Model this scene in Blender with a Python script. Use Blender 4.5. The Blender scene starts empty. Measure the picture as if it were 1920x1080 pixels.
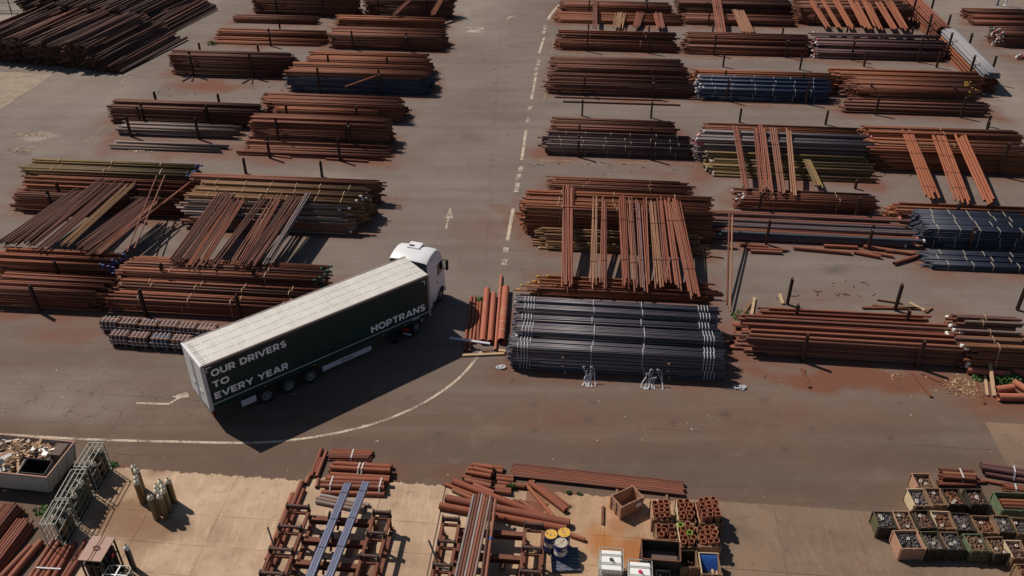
import bpy, bmesh, math, random
import numpy as np
from mathutils import Vector, Matrix, Euler
C = bpy.context.scene.collection
D = bpy.data
sc = bpy.context.scene
rnd = random.Random(7)
CAM = {'f': 1633.58, 'pitch': 0.58877, 'roll': -0.00127, 'H': 31.31, 'row': -0.09141, 'truck': [-17.067, 35.835, 0.671], 'hub': 2.982, 'az': -0.5961, 'el': 0.8634}
ROW = CAM['row']                                   # heading of the stack rows
E = Vector((math.cos(ROW), math.sin(ROW), 0)); N = Vector((-math.sin(ROW), math.cos(ROW), 0))

# ------------------------------------------------------------ camera, sky, sun, exposure
cam = D.objects.new('camera', D.cameras.new('camera')); C.objects.link(cam)
cam.data.sensor_width = 36.0
cam.data.lens = CAM['f'] / 1920 * 36.0
cam.data.clip_end = 2000
cam.location = (0, 0, CAM['H'])
cam.rotation_euler = (math.pi / 2 - CAM['pitch'], 0, 0)
sc.camera = cam
w = D.worlds.new('World'); sc.world = w; w.use_nodes = True
nt = w.node_tree; nt.nodes.clear()
sky = nt.nodes.new('ShaderNodeTexSky'); sky.sky_type = 'NISHITA'; sky.sun_disc = False
sky.sun_elevation = CAM['el']; sky.air_density = 1.0; sky.dust_density = 1.0
sun_to = Vector((-math.cos(CAM['az']) * math.cos(CAM['el']), -math.sin(CAM['az']) * math.cos(CAM['el']), math.sin(CAM['el'])))
sky.sun_rotation = math.atan2(sun_to.x, sun_to.y)
bg = nt.nodes.new('ShaderNodeBackground'); bg.inputs[1].default_value = 0.05
out = nt.nodes.new('ShaderNodeOutputWorld')
nt.links.new(sky.outputs[0], bg.inputs[0]); nt.links.new(bg.outputs[0], out.inputs[0])
sl = D.lights.new('sun', 'SUN'); sl.energy = 4.6; sl.angle = math.radians(0.53); sl.color = (1.0, 0.905, 0.80)
so = D.objects.new('sun', sl); C.objects.link(so); so.location = (0, 0, 60)
so.rotation_euler = (-sun_to).to_track_quat('-Z', 'Y').to_euler()
sc.cycles.diffuse_bounces = 2
sc.view_settings.view_transform = 'Standard'; sc.view_settings.look = 'None'
sc.view_settings.exposure = -0.12; sc.view_settings.gamma = 1.0; sc.view_settings.use_curve_mapping = False

# ------------------------------------------------------------ materials
MATS = {}
def nodes(name):
    m = D.materials.new(name); m.use_nodes = True
    t = m.node_tree; b = t.nodes['Principled BSDF']
    return m, t, b
def N_(t, kind, **kw):
    n = t.nodes.new(kind)
    for k, v in kw.items():
        if k in n.inputs: n.inputs[k].default_value = v
        else: setattr(n, k, v)
    return n
def L_(t, a, b): t.links.new(a, b)
def rampnode(t, cols):
    r = t.nodes.new('ShaderNodeValToRGB'); el = r.color_ramp.elements
    while len(el) < len(cols): el.new(0.5)
    for i, c in enumerate(cols):
        el[i].position = i / max(1, len(cols) - 1); el[i].color = (*c, 1)
    return r
def pipe_mat(name, cols, streak=(.06, .028, .02), amount=.5, rough=.74, patch=None, patch_at=.62, metallic=0.0, spec=.3, scale=(.7, 9, 9)):
    """painted or rusted steel: each pipe has its own tint, with streaks along it"""
    m, t, b = nodes(name)
    at = N_(t, 'ShaderNodeAttribute', attribute_name='tint')
    oi = N_(t, 'ShaderNodeObjectInfo')
    ad = N_(t, 'ShaderNodeMath', operation='ADD'); L_(t, at.outputs['Fac'], ad.inputs[0]); L_(t, oi.outputs['Random'], ad.inputs[1])
    fr = N_(t, 'ShaderNodeMath', operation='FRACT'); L_(t, ad.outputs[0], fr.inputs[0])
    r = rampnode(t, cols); L_(t, fr.outputs[0], r.inputs[0])
    tc = N_(t, 'ShaderNodeTexCoord')
    off = N_(t, 'ShaderNodeVectorMath', operation='ADD'); L_(t, tc.outputs['Object'], off.inputs[0])
    cb = N_(t, 'ShaderNodeCombineXYZ'); sc_ = N_(t, 'ShaderNodeMath', operation='MULTIPLY'); L_(t, fr.outputs[0], sc_.inputs[0]); sc_.inputs[1].default_value = 37.0
    L_(t, sc_.outputs[0], cb.inputs[0]); L_(t, cb.outputs[0], off.inputs[1])
    mp = N_(t, 'ShaderNodeMapping'); mp.inputs['Scale'].default_value = scale; L_(t, off.outputs[0], mp.inputs[0])
    nz = N_(t, 'ShaderNodeTexNoise', Scale=1.6, Detail=5.0, Roughness=.65); L_(t, mp.outputs[0], nz.inputs['Vector'])
    mr = N_(t, 'ShaderNodeMapRange'); mr.inputs[1].default_value = .42; mr.inputs[2].default_value = .72; mr.inputs[4].default_value = amount
    L_(t, nz.outputs['Fac'], mr.inputs[0])
    mx = N_(t, 'ShaderNodeMix', data_type='RGBA'); L_(t, mr.outputs[0], mx.inputs[0]); L_(t, r.outputs[0], mx.inputs[6]); mx.inputs[7].default_value = (*streak, 1)
    col = mx.outputs[2]
    if patch:
        n2 = N_(t, 'ShaderNodeTexNoise', Scale=.9, Detail=3.0); L_(t, off.outputs[0], n2.inputs['Vector'])
        m2 = N_(t, 'ShaderNodeMapRange'); m2.inputs[1].default_value = patch_at; m2.inputs[2].default_value = patch_at + .08; L_(t, n2.outputs['Fac'], m2.inputs[0])
        x2 = N_(t, 'ShaderNodeMix', data_type='RGBA'); L_(t, m2.outputs[0], x2.inputs[0]); L_(t, col, x2.inputs[6]); x2.inputs[7].default_value = (*patch, 1)
        col = x2.outputs[2]
    L_(t, col, b.inputs['Base Color']); b.inputs['Roughness'].default_value = rough; b.inputs['Metallic'].default_value = metallic
    b.inputs['Specular IOR Level'].default_value = spec
    MATS[name] = m; return m
def plain(name, col, rough=.7, var=.25, scale=3.0, dirt=None, dirt_at=.58, metallic=0.0, spec=.3, bump=0.0, detail=6.0):
    """one colour with uneven wear, and spots of dirt or rust"""
    m, t, b = nodes(name)
    tc = N_(t, 'ShaderNodeTexCoord'); oi = N_(t, 'ShaderNodeObjectInfo')
    off = N_(t, 'ShaderNodeVectorMath', operation='ADD'); L_(t, tc.outputs['Object'], off.inputs[0]); L_(t, oi.outputs['Location'], off.inputs[1])
    nz = N_(t, 'ShaderNodeTexNoise', Scale=scale, Detail=detail, Roughness=.62); L_(t, off.outputs[0], nz.inputs['Vector'])
    mx = N_(t, 'ShaderNodeMix', data_type='RGBA'); L_(t, nz.outputs['Fac'], mx.inputs[0])
    mx.inputs[6].default_value = (*[c * (1 - var) for c in col], 1); mx.inputs[7].default_value = (*[min(1, c * (1 + var)) for c in col], 1)
    c_ = mx.outputs[2]
    if dirt:
        n2 = N_(t, 'ShaderNodeTexNoise', Scale=scale * 1.7, Detail=7.0, Roughness=.7); L_(t, off.outputs[0], n2.inputs['Vector'])
        m2 = N_(t, 'ShaderNodeMapRange'); m2.inputs[1].default_value = dirt_at; m2.inputs[2].default_value = dirt_at + .12; L_(t, n2.outputs['Fac'], m2.inputs[0])
        x2 = N_(t, 'ShaderNodeMix', data_type='RGBA'); L_(t, m2.outputs[0], x2.inputs[0]); L_(t, c_, x2.inputs[6]); x2.inputs[7].default_value = (*dirt, 1)
        c_ = x2.outputs[2]
    L_(t, c_, b.inputs['Base Color']); b.inputs['Roughness'].default_value = rough; b.inputs['Metallic'].default_value = metallic
    b.inputs['Specular IOR Level'].default_value = spec
    if bump:
        bp = N_(t, 'ShaderNodeBump', Strength=bump, Distance=.02); L_(t, nz.outputs['Fac'], bp.inputs['Height']); L_(t, bp.outputs[0], b.inputs['Normal'])
    MATS[name] = m; return m
pipe_mat('rust', [(0.1052, 0.0334, 0.0193), (0.2345, 0.0721, 0.0361), (0.1458, 0.049, 0.0295), (0.3158, 0.1064, 0.0533), (0.1867, 0.0711, 0.0446), (0.2526, 0.1159, 0.0768), (0.0732, 0.0294, 0.02)])
pipe_mat('orange', [(0.2265, 0.0688, 0.03), (0.3325, 0.1125, 0.048), (0.1587, 0.0524, 0.0268), (0.2944, 0.0914, 0.0393), (0.2578, 0.1097, 0.0599), (0.1135, 0.0402, 0.0241)])
pipe_mat('orangeflat', [(0.2656, 0.0817, 0.0382), (0.3173, 0.1083, 0.0531), (0.2143, 0.068, 0.0337)], amount=.3)
pipe_mat('rustred', [(0.207, 0.0598, 0.0342), (0.3234, 0.1059, 0.0627), (0.1491, 0.0452, 0.0276), (0.2571, 0.0828, 0.0532), (0.2994, 0.1195, 0.0739), (0.2003, 0.0923, 0.0643), (0.1162, 0.0403, 0.0267)])
pipe_mat('brown', [(0.0801, 0.0322, 0.0211), (0.169, 0.0663, 0.0398), (0.1159, 0.0491, 0.0337), (0.2313, 0.0927, 0.0568), (0.0671, 0.0338, 0.0261)])
pipe_mat('dark', [(.065, .028, .02), (.145, .052, .033), (.095, .04, .028), (.20, .07, .042), (.075, .04, .033)])
pipe_mat('tan', [(.28, .13, .075), (.34, .17, .10), (.24, .105, .06), (.30, .18, .12)])
pipe_mat('olive', [(.17, .115, .045), (.24, .16, .06), (.13, .09, .045), (.21, .14, .075)])
pipe_mat('olivebrown', [(.23, .125, .055), (.19, .095, .045), (.28, .16, .075), (.14, .07, .04)])
pipe_mat('grey', [(.24, .20, .185), (.30, .25, .235), (.19, .15, .13), (.16, .10, .08)], streak=(.15, .08, .05))
pipe_mat('mixgrey', [(.26, .22, .205), (.22, .09, .055), (.34, .30, .28), (.20, .08, .045), (.15, .10, .085)])
pipe_mat('purple', [(.11, .055, .055), (.15, .07, .066), (.12, .062, .066), (.19, .095, .085)], rough=.6)
pipe_mat('darkpurple', [(.10, .062, .06), (.15, .085, .075), (.075, .05, .055), (.17, .12, .115)], rough=.65)
pipe_mat('greypurple', [(.20, .165, .17), (.13, .105, .115), (.26, .22, .22), (.16, .09, .075)], rough=.6)
pipe_mat('blue', [(0.0486, 0.0641, 0.1127), (0.0635, 0.0821, 0.1379), (0.0387, 0.0511, 0.0883), (0.0766, 0.0931, 0.1489)], streak=(.02, .026, .045), rough=.55)
pipe_mat('bluedark', [(0.0355, 0.0449, 0.073), (0.0487, 0.0581, 0.0908), (0.0273, 0.0343, 0.0554), (0.0644, 0.0737, 0.1076)], streak=(.016, .02, .03), rough=.5)
pipe_mat('mixblue', [(.10, .13, .21), (.22, .085, .05), (.25, .11, .07), (.13, .14, .19)], rough=.6)
pipe_mat('black', [(0.1022, 0.0943, 0.1179), (0.1447, 0.1264, 0.1395), (0.081, 0.0797, 0.1072), (0.124, 0.1122, 0.141), (0.1866, 0.1539, 0.1473)], streak=(.022, .021, .027), rough=.42, spec=.5)
pipe_mat('mixred', [(.22, .065, .04), (.075, .095, .115), (.25, .085, .05), (.10, .11, .125), (.20, .06, .04)], streak=(.09, .05, .04), rough=.6)
pipe_mat('mixrust', [(.20, .07, .04), (.26, .125, .06), (.14, .05, .035), (.22, .17, .14), (.24, .09, .045), (.12, .07, .055)])
pipe_mat('heap', [(.045, .024, .021), (.11, .045, .032), (.075, .045, .04), (.20, .075, .045), (.13, .08, .065), (.06, .035, .032), (.26, .12, .07)], amount=.4)
pipe_mat('timber', [(.36, .22, .125), (.30, .17, .095), (.26, .13, .075), (.48, .33, .2)], streak=(.2, .1, .06), rough=.9)
pipe_mat('steel_grey', [(.30, .25, .235), (.22, .18, .17), (.26, .16, .12)], streak=(.13, .07, .05), rough=.55)
pipe_mat('bluetube', [(.15, .165, .25), (.17, .185, .28), (.13, .145, .22)], streak=(.08, .085, .12), rough=.45, metallic=.3)
pipe_mat('palegrey', [(.28, .27, .29), (.32, .31, .33), (.25, .24, .26)], streak=(.2, .19, .2), rough=.5)
pipe_mat('bigpipe', [(.37, .115, .068), (.40, .14, .085), (.33, .105, .065)], amount=.25, streak=(.19, .055, .034), scale=(.8, 2, 2), patch=(.36, .15, .09), patch_at=.6)
pipe_mat('bigpipe2', [(0.2419, 0.0723, 0.0382), (0.3048, 0.0994, 0.0531), (0.2605, 0.1015, 0.0621), (0.1972, 0.0608, 0.0364)], amount=.35, streak=(.11, .04, .028), scale=(.8, 3, 3))
for nm, c in (('endblue', (.075, .115, .25)), ('endgreen', (.022, .10, .075)), ('pink', (.55, .16, .2)), ('white', (.75, .73, .7)), ('yellow', (.62, .36, .05)), ('pale', (.5, .43, .34))):
    plain(nm, c, .6, .15)
plain('wire', (.40, .27, .16), .6, .2); plain('darkwire', (.05, .028, .022), .7, .2)
plain('strapwhite', (.50, .51, .55), .6, .1); MATS['strap_white'] = MATS['strapwhite']
plain('postrust', (.062, .034, .026), .85, .4, 2.5, (.15, .06, .035), .6)
plain('rackrust', (.17, .065, .04), .85, .35, 2.5, (.08, .035, .025), .56)
plain('roller', (.10, .055, .045), .6, .3, 4)
plain('darksteel', (.035, .03, .028), .7, .4, 3, (.10, .045, .03), .6)
plain('timberpale', (.45, .31, .19), .9, .25, 6, (.25, .14, .08), .6)
plain('timberdark', (.20, .12, .075), .9, .3, 6)
plain('woodpink', (.40, .225, .15), .85, .2, 5, (.2, .1, .06), .62)
plain('woodpale', (.55, .43, .27), .85, .2, 5, (.3, .18, .1), .62)
plain('woodbrown', (.22, .135, .08), .88, .25, 5, (.1, .055, .035), .58)
plain('cratedark', (.045, .035, .024), .85, .4, 4, (.11, .055, .03), .6)
plain('crategreen', (.12, .165, .09), .78, .3, 3, (.15, .10, .06), .54)
plain('crateolive', (.105, .098, .05), .8, .3, 3, (.13, .065, .035), .57)
plain('truckwhite', (.72, .73, .75), .35, .04, 1.2, spec=.5)
plain('truckgrey', (.20, .235, .26), .5, .1, 2)
plain('curtain', (.010, .034, .031), .45, .3, 1.1, (.022, .040, .037), .60, spec=.35, bump=.5)
plain('lettering', (.84, .86, .92), .5, .03)
plain('ghost', (.016, .054, .047), .5, .1)
plain('sidegrey', (.52, .52, .58), .5, .06)
plain('tyre', (.022, .021, .021), .85, .3, 8)
plain('rim', (.22, .23, .24), .45, .2, 6, metallic=.4)
plain('chassis', (.020, .021, .024), .6, .3, 4)
plain('redlight', (.5, .02, .02), .3, .1); plain('orangelight', (.65, .25, .04), .3, .1); plain('greentag', (.30, .32, .05), .6, .1)
m, t, b = nodes('glass'); b.inputs['Base Color'].default_value = (.012, .016, .015, 1); b.inputs['Roughness'].default_value = .06; MATS['glass'] = m
plain('cylinderolive', (.16, .12, .06), .5, .18, 2, (.10, .07, .04), .6, spec=.4)
plain('cylindertop', (.66, .60, .48), .45, .15, 4)
plain('cylindergreen', (.07, .085, .065), .55, .25, 3)
plain('cagesteel', (.33, .345, .30), .55, .2, 4, (.2, .12, .08), .62)
plain('skipwhite', (.50, .48, .43), .65, .12, 1.5, (.26, .11, .065), .6)
plain('skiprust', (.34, .20, .155), .8, .3, 4)
plain('scrapwhite', (.68, .62, .54), .8, .25, 6); plain('skipinside', (.12, .085, .075), .85, .35, 3)
plain('lidpink', (.40, .26, .215), .75, .08, 2, (.28, .15, .11), .62)
plain('barrelblue', (.018, .035, .16), .4, .12, 3, spec=.5); plain('barrelwhite', (.62, .61, .58), .45, .1, 5)
plain('barrelyellow', (.62, .36, .05), .55, .18, 7, (.45, .42, .36), .55)
plain('barrelgrey', (.42, .37, .29), .55, .12, 7, (.55, .33, .06), .56)
plain('palletblue', (.085, .105, .155), .75, .35, 3, (.25, .24, .24), .56)
plain('tankwhite', (.78, .78, .77), .45, .05, 3, (.55, .5, .43), .66)
plain('capdark', (.06, .06, .065), .5, .2); plain('capred', (.55, .03, .08), .4, .1); plain('cyan', (.25, .42, .5), .5, .1)
plain('sheetblue', (.018, .07, .28), .5, .2, 4)
plain('coupling', (.12, .07, .05), .6, .5, 9); plain('couplingpale', (.6, .55, .48), .5, .15)
plain('weld', (.5, .34, .27), .7, .1); plain('ringgreen', (.45, .55, .15), .6, .1); plain('ringrust', (.42, .16, .08), .8, .25, 9)
plain('slingwhite', (.60, .61, .64), .8, .15, 9); plain('leaf', (.06, .125, .028), .7, .4, 5); plain('rubbletan', (.42, .28, .17), .95, .3, 8)
plain('kerb', (.45, .43, .38), .9, .15, 4); plain('kerbyellow', (.5, .36, .05), .85, .2, 4); plain('fencegrey', (.10, .11, .125), .6, .15, 4)
plain('polewhite', (.7, .7, .72), .6, .05); plain('poleblue', (.04, .05, .14), .6, .1)
plain('tape', (.55, .5, .48), .7, .1)

# ------------------------------------------------------------ mesh helpers
class MB:
    """collects boxes, bars, tubes and plates into one mesh"""
    def __init__(s): s.v = []; s.f = []; s.m = []; s.t = []
    def add(s, v, f, mi=0, tint=0.0):
        b = len(s.v); s.v += [tuple(p) for p in v]; s.f += [tuple(i + b for i in q) for q in f]; s.m += [mi] * len(f); s.t += [tint] * len(f); return s
    def box(s, c, d, rz=0.0, mi=0, tint=0.0, R=None):
        x, y, z = d[0] / 2, d[1] / 2, d[2] / 2
        P = [Vector(q) for q in ((-x,-y,-z),(x,-y,-z),(x,y,-z),(-x,y,-z),(-x,-y,z),(x,-y,z),(x,y,z),(-x,y,z))]
        M = R if R is not None else Matrix.Rotation(rz, 3, 'Z')
        c = Vector(c)
        return s.add([c + M @ q for q in P], [(3,2,1,0),(4,5,6,7),(0,1,5,4),(1,2,6,5),(2,3,7,6),(3,0,4,7)], mi, tint)
    def bar(s, a, b, w, h, mi=0, tint=0.0):
        a, b = Vector(a), Vector(b); d = b - a; M = frame3(d)
        return s.box((a + b) / 2, (d.length, w, h), R=M, mi=mi, tint=tint)
    def tube(s, a, b, r, n=10, ri=None, mi=0, tint=0.0, cap=True, r2=None):
        a, b = Vector(a), Vector(b); M = frame3(b - a); r2 = r if r2 is None else r2
        ring = lambda c, q: [c + M @ Vector((0, q * math.cos(2 * math.pi * k / n), q * math.sin(2 * math.pi * k / n))) for k in range(n)]
        v = ring(a, r) + ring(b, r2); f = [(k, (k + 1) % n, n + (k + 1) % n, n + k) for k in range(n)]
        if ri:
            v += ring(a, ri) + ring(b, ri)
            for k in range(n):
                j = (k + 1) % n
                f += [(2*n+j, 2*n+k, 3*n+k, 3*n+j), (j, k, 2*n+k, 2*n+j), (n+k, n+j, 3*n+j, 3*n+k)]
        elif cap: f += [tuple(range(n - 1, -1, -1)), tuple(range(n, 2 * n))]
        return s.add(v, f, mi, tint)
    def lathe(s, c, prof, n=20, mi=0, M=None, tint=0.0):
        M = M or Matrix.Identity(3); c = Vector(c); v = []; f = []
        for r, z in prof:
            v += [c + M @ Vector((r * math.cos(2 * math.pi * k / n), r * math.sin(2 * math.pi * k / n), z)) for k in range(n)]
        for i in range(len(prof) - 1):
            for k in range(n):
                j = (k + 1) % n; f.append((i*n+k, i*n+j, (i+1)*n+j, (i+1)*n+k))
        f.append(tuple(range((len(prof)-1)*n, len(prof)*n)))
        return s.add(v, f, mi, tint)
    def plate(s, pts, z0, z1, mi=0):
        n = len(pts); v = [(x, y, z0) for x, y in pts] + [(x, y, z1) for x, y in pts]
        return s.add(v, [tuple(range(n-1, -1, -1)), tuple(range(n, 2*n))] + [(k, (k+1) % n, n+(k+1) % n, n+k) for k in range(n)], mi)
    def mesh(s, name, mats, smooth=None):
        me = D.meshes.new(name); me.from_pydata(s.v, [], s.f)
        for q in (mats if isinstance(mats, (list, tuple)) else [mats]): me.materials.append(MATS[q])
        if any(s.m): me.polygons.foreach_set('material_index', s.m)
        if any(s.t):
            a = me.attributes.new('tint', 'FLOAT', 'FACE'); a.data.foreach_set('value', s.t)
        if smooth is not None:
            me.polygons.foreach_set('use_smooth', [True] * len(s.f)); me.set_sharp_from_angle(angle=math.radians(smooth))
        me.update(); return me
    def build(s, name, mats, parent=None, smooth=None, kind=None, **kw):
        o = D.objects.new(name, s.mesh(name, mats, smooth)); C.objects.link(o)
        if parent is not None: o.parent = parent
        if kind: o['kind'] = kind
        for k, v in kw.items(): o[k] = v
        return o
def frame3(d):
    x = Vector(d).normalized(); up = Vector((0, 0, 1)) if abs(x.z) < .95 else Vector((0, 1, 0))
    y = up.cross(x).normalized(); z = x.cross(y)
    return Matrix((x, y, z)).transposed()
def thing(name, label, cat, loc=(0, 0, 0), rz=0.0, group=None, R=None):
    o = D.objects.new(name, None); C.objects.link(o); o.location = loc
    o.rotation_euler = R.to_euler() if R is not None else (0, 0, rz)
    return tag(o, label, cat, group)
def tag(o, label, cat, group=None):
    o['label'] = label; o['category'] = cat
    if group: o['group'] = group
    return o
def link(name, me, parent=None, loc=(0, 0, 0), rot=(0, 0, 0), **kw):
    o = D.objects.new(name, me); C.objects.link(o); o.location = loc; o.rotation_euler = rot
    if parent is not None: o.parent = parent
    for k, v in kw.items(): o[k] = v
    return o
def tubes(P0, P1, R0, tint, n=8, wall=.78, name='pipes', mat='rust', mi=None):
    """many hollow pipes in one mesh, vectorised"""
    P0 = np.asarray(P0, float); P1 = np.asarray(P1, float); m = len(P0); R0 = np.broadcast_to(np.asarray(R0, float), (m,))
    d = P1 - P0; d /= np.linalg.norm(d, axis=1)[:, None]
    up = np.tile(np.array([0, 0, 1.]), (m, 1)); up[np.abs(d[:, 2]) > .95] = (0, 1, 0)
    y = np.cross(up, d); y /= np.linalg.norm(y, axis=1)[:, None]; z = np.cross(d, y)
    ph = 2 * np.pi * (np.arange(n)[None] + np.asarray(tint)[:, None] * 3.7) / n
    ring = (np.cos(ph)[..., None] * y[:, None] + np.sin(ph)[..., None] * z[:, None]) * R0[:, None, None]
    V = np.stack([P0[:, None] + ring, P1[:, None] + ring, P0[:, None] + ring * wall, P1[:, None] + ring * wall], 1).reshape(-1, 3)
    k = np.arange(n); j = (k + 1) % n
    F = np.concatenate([np.stack([k, j, n + j, n + k], 1), np.stack([2*n+j, 2*n+k, 3*n+k, 3*n+j], 1), np.stack([j, k, 2*n+k, 2*n+j], 1), np.stack([n+k, n+j, 3*n+j, 3*n+k], 1)])
    A = (F[None] + (np.arange(m) * 4 * n)[:, None, None]).reshape(-1)
    nf = m * 4 * n
    me = D.meshes.new(name); me.vertices.add(len(V)); me.vertices.foreach_set('co', V.reshape(-1))
    me.loops.add(nf * 4); me.loops.foreach_set('vertex_index', A.astype(np.int32))
    me.polygons.add(nf); me.polygons.foreach_set('loop_start', np.arange(0, nf * 4, 4, dtype=np.int32))
    me.update(calc_edges=True)
    a = me.attributes.new('tint', 'FLOAT', 'FACE'); a.data.foreach_set('value', np.repeat(np.asarray(tint, float), 4 * n))
    for q_ in (mat if isinstance(mat, list) else [mat]): me.materials.append(MATS[q_])
    if mi is not None: me.polygons.foreach_set('material_index', np.repeat(np.asarray(mi, np.int32), 4 * n))
    me.validate()
    return me
UNIT = {}
def unit_pipe(r, L, mat, n=12, wall=.84):
    k = (round(r, 3), round(L, 1), mat, n)
    if k not in UNIT:
        me = tubes([(-L / 2, 0, 0)], [(L / 2, 0, 0)], [r], [0.0], n, wall, 'pipe', mat)
        if n >= 10:
            me.polygons.foreach_set('use_smooth', [True] * len(me.polygons)); me.set_sharp_from_angle(angle=math.radians(40))
        UNIT[k] = me
    return UNIT[k]

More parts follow.
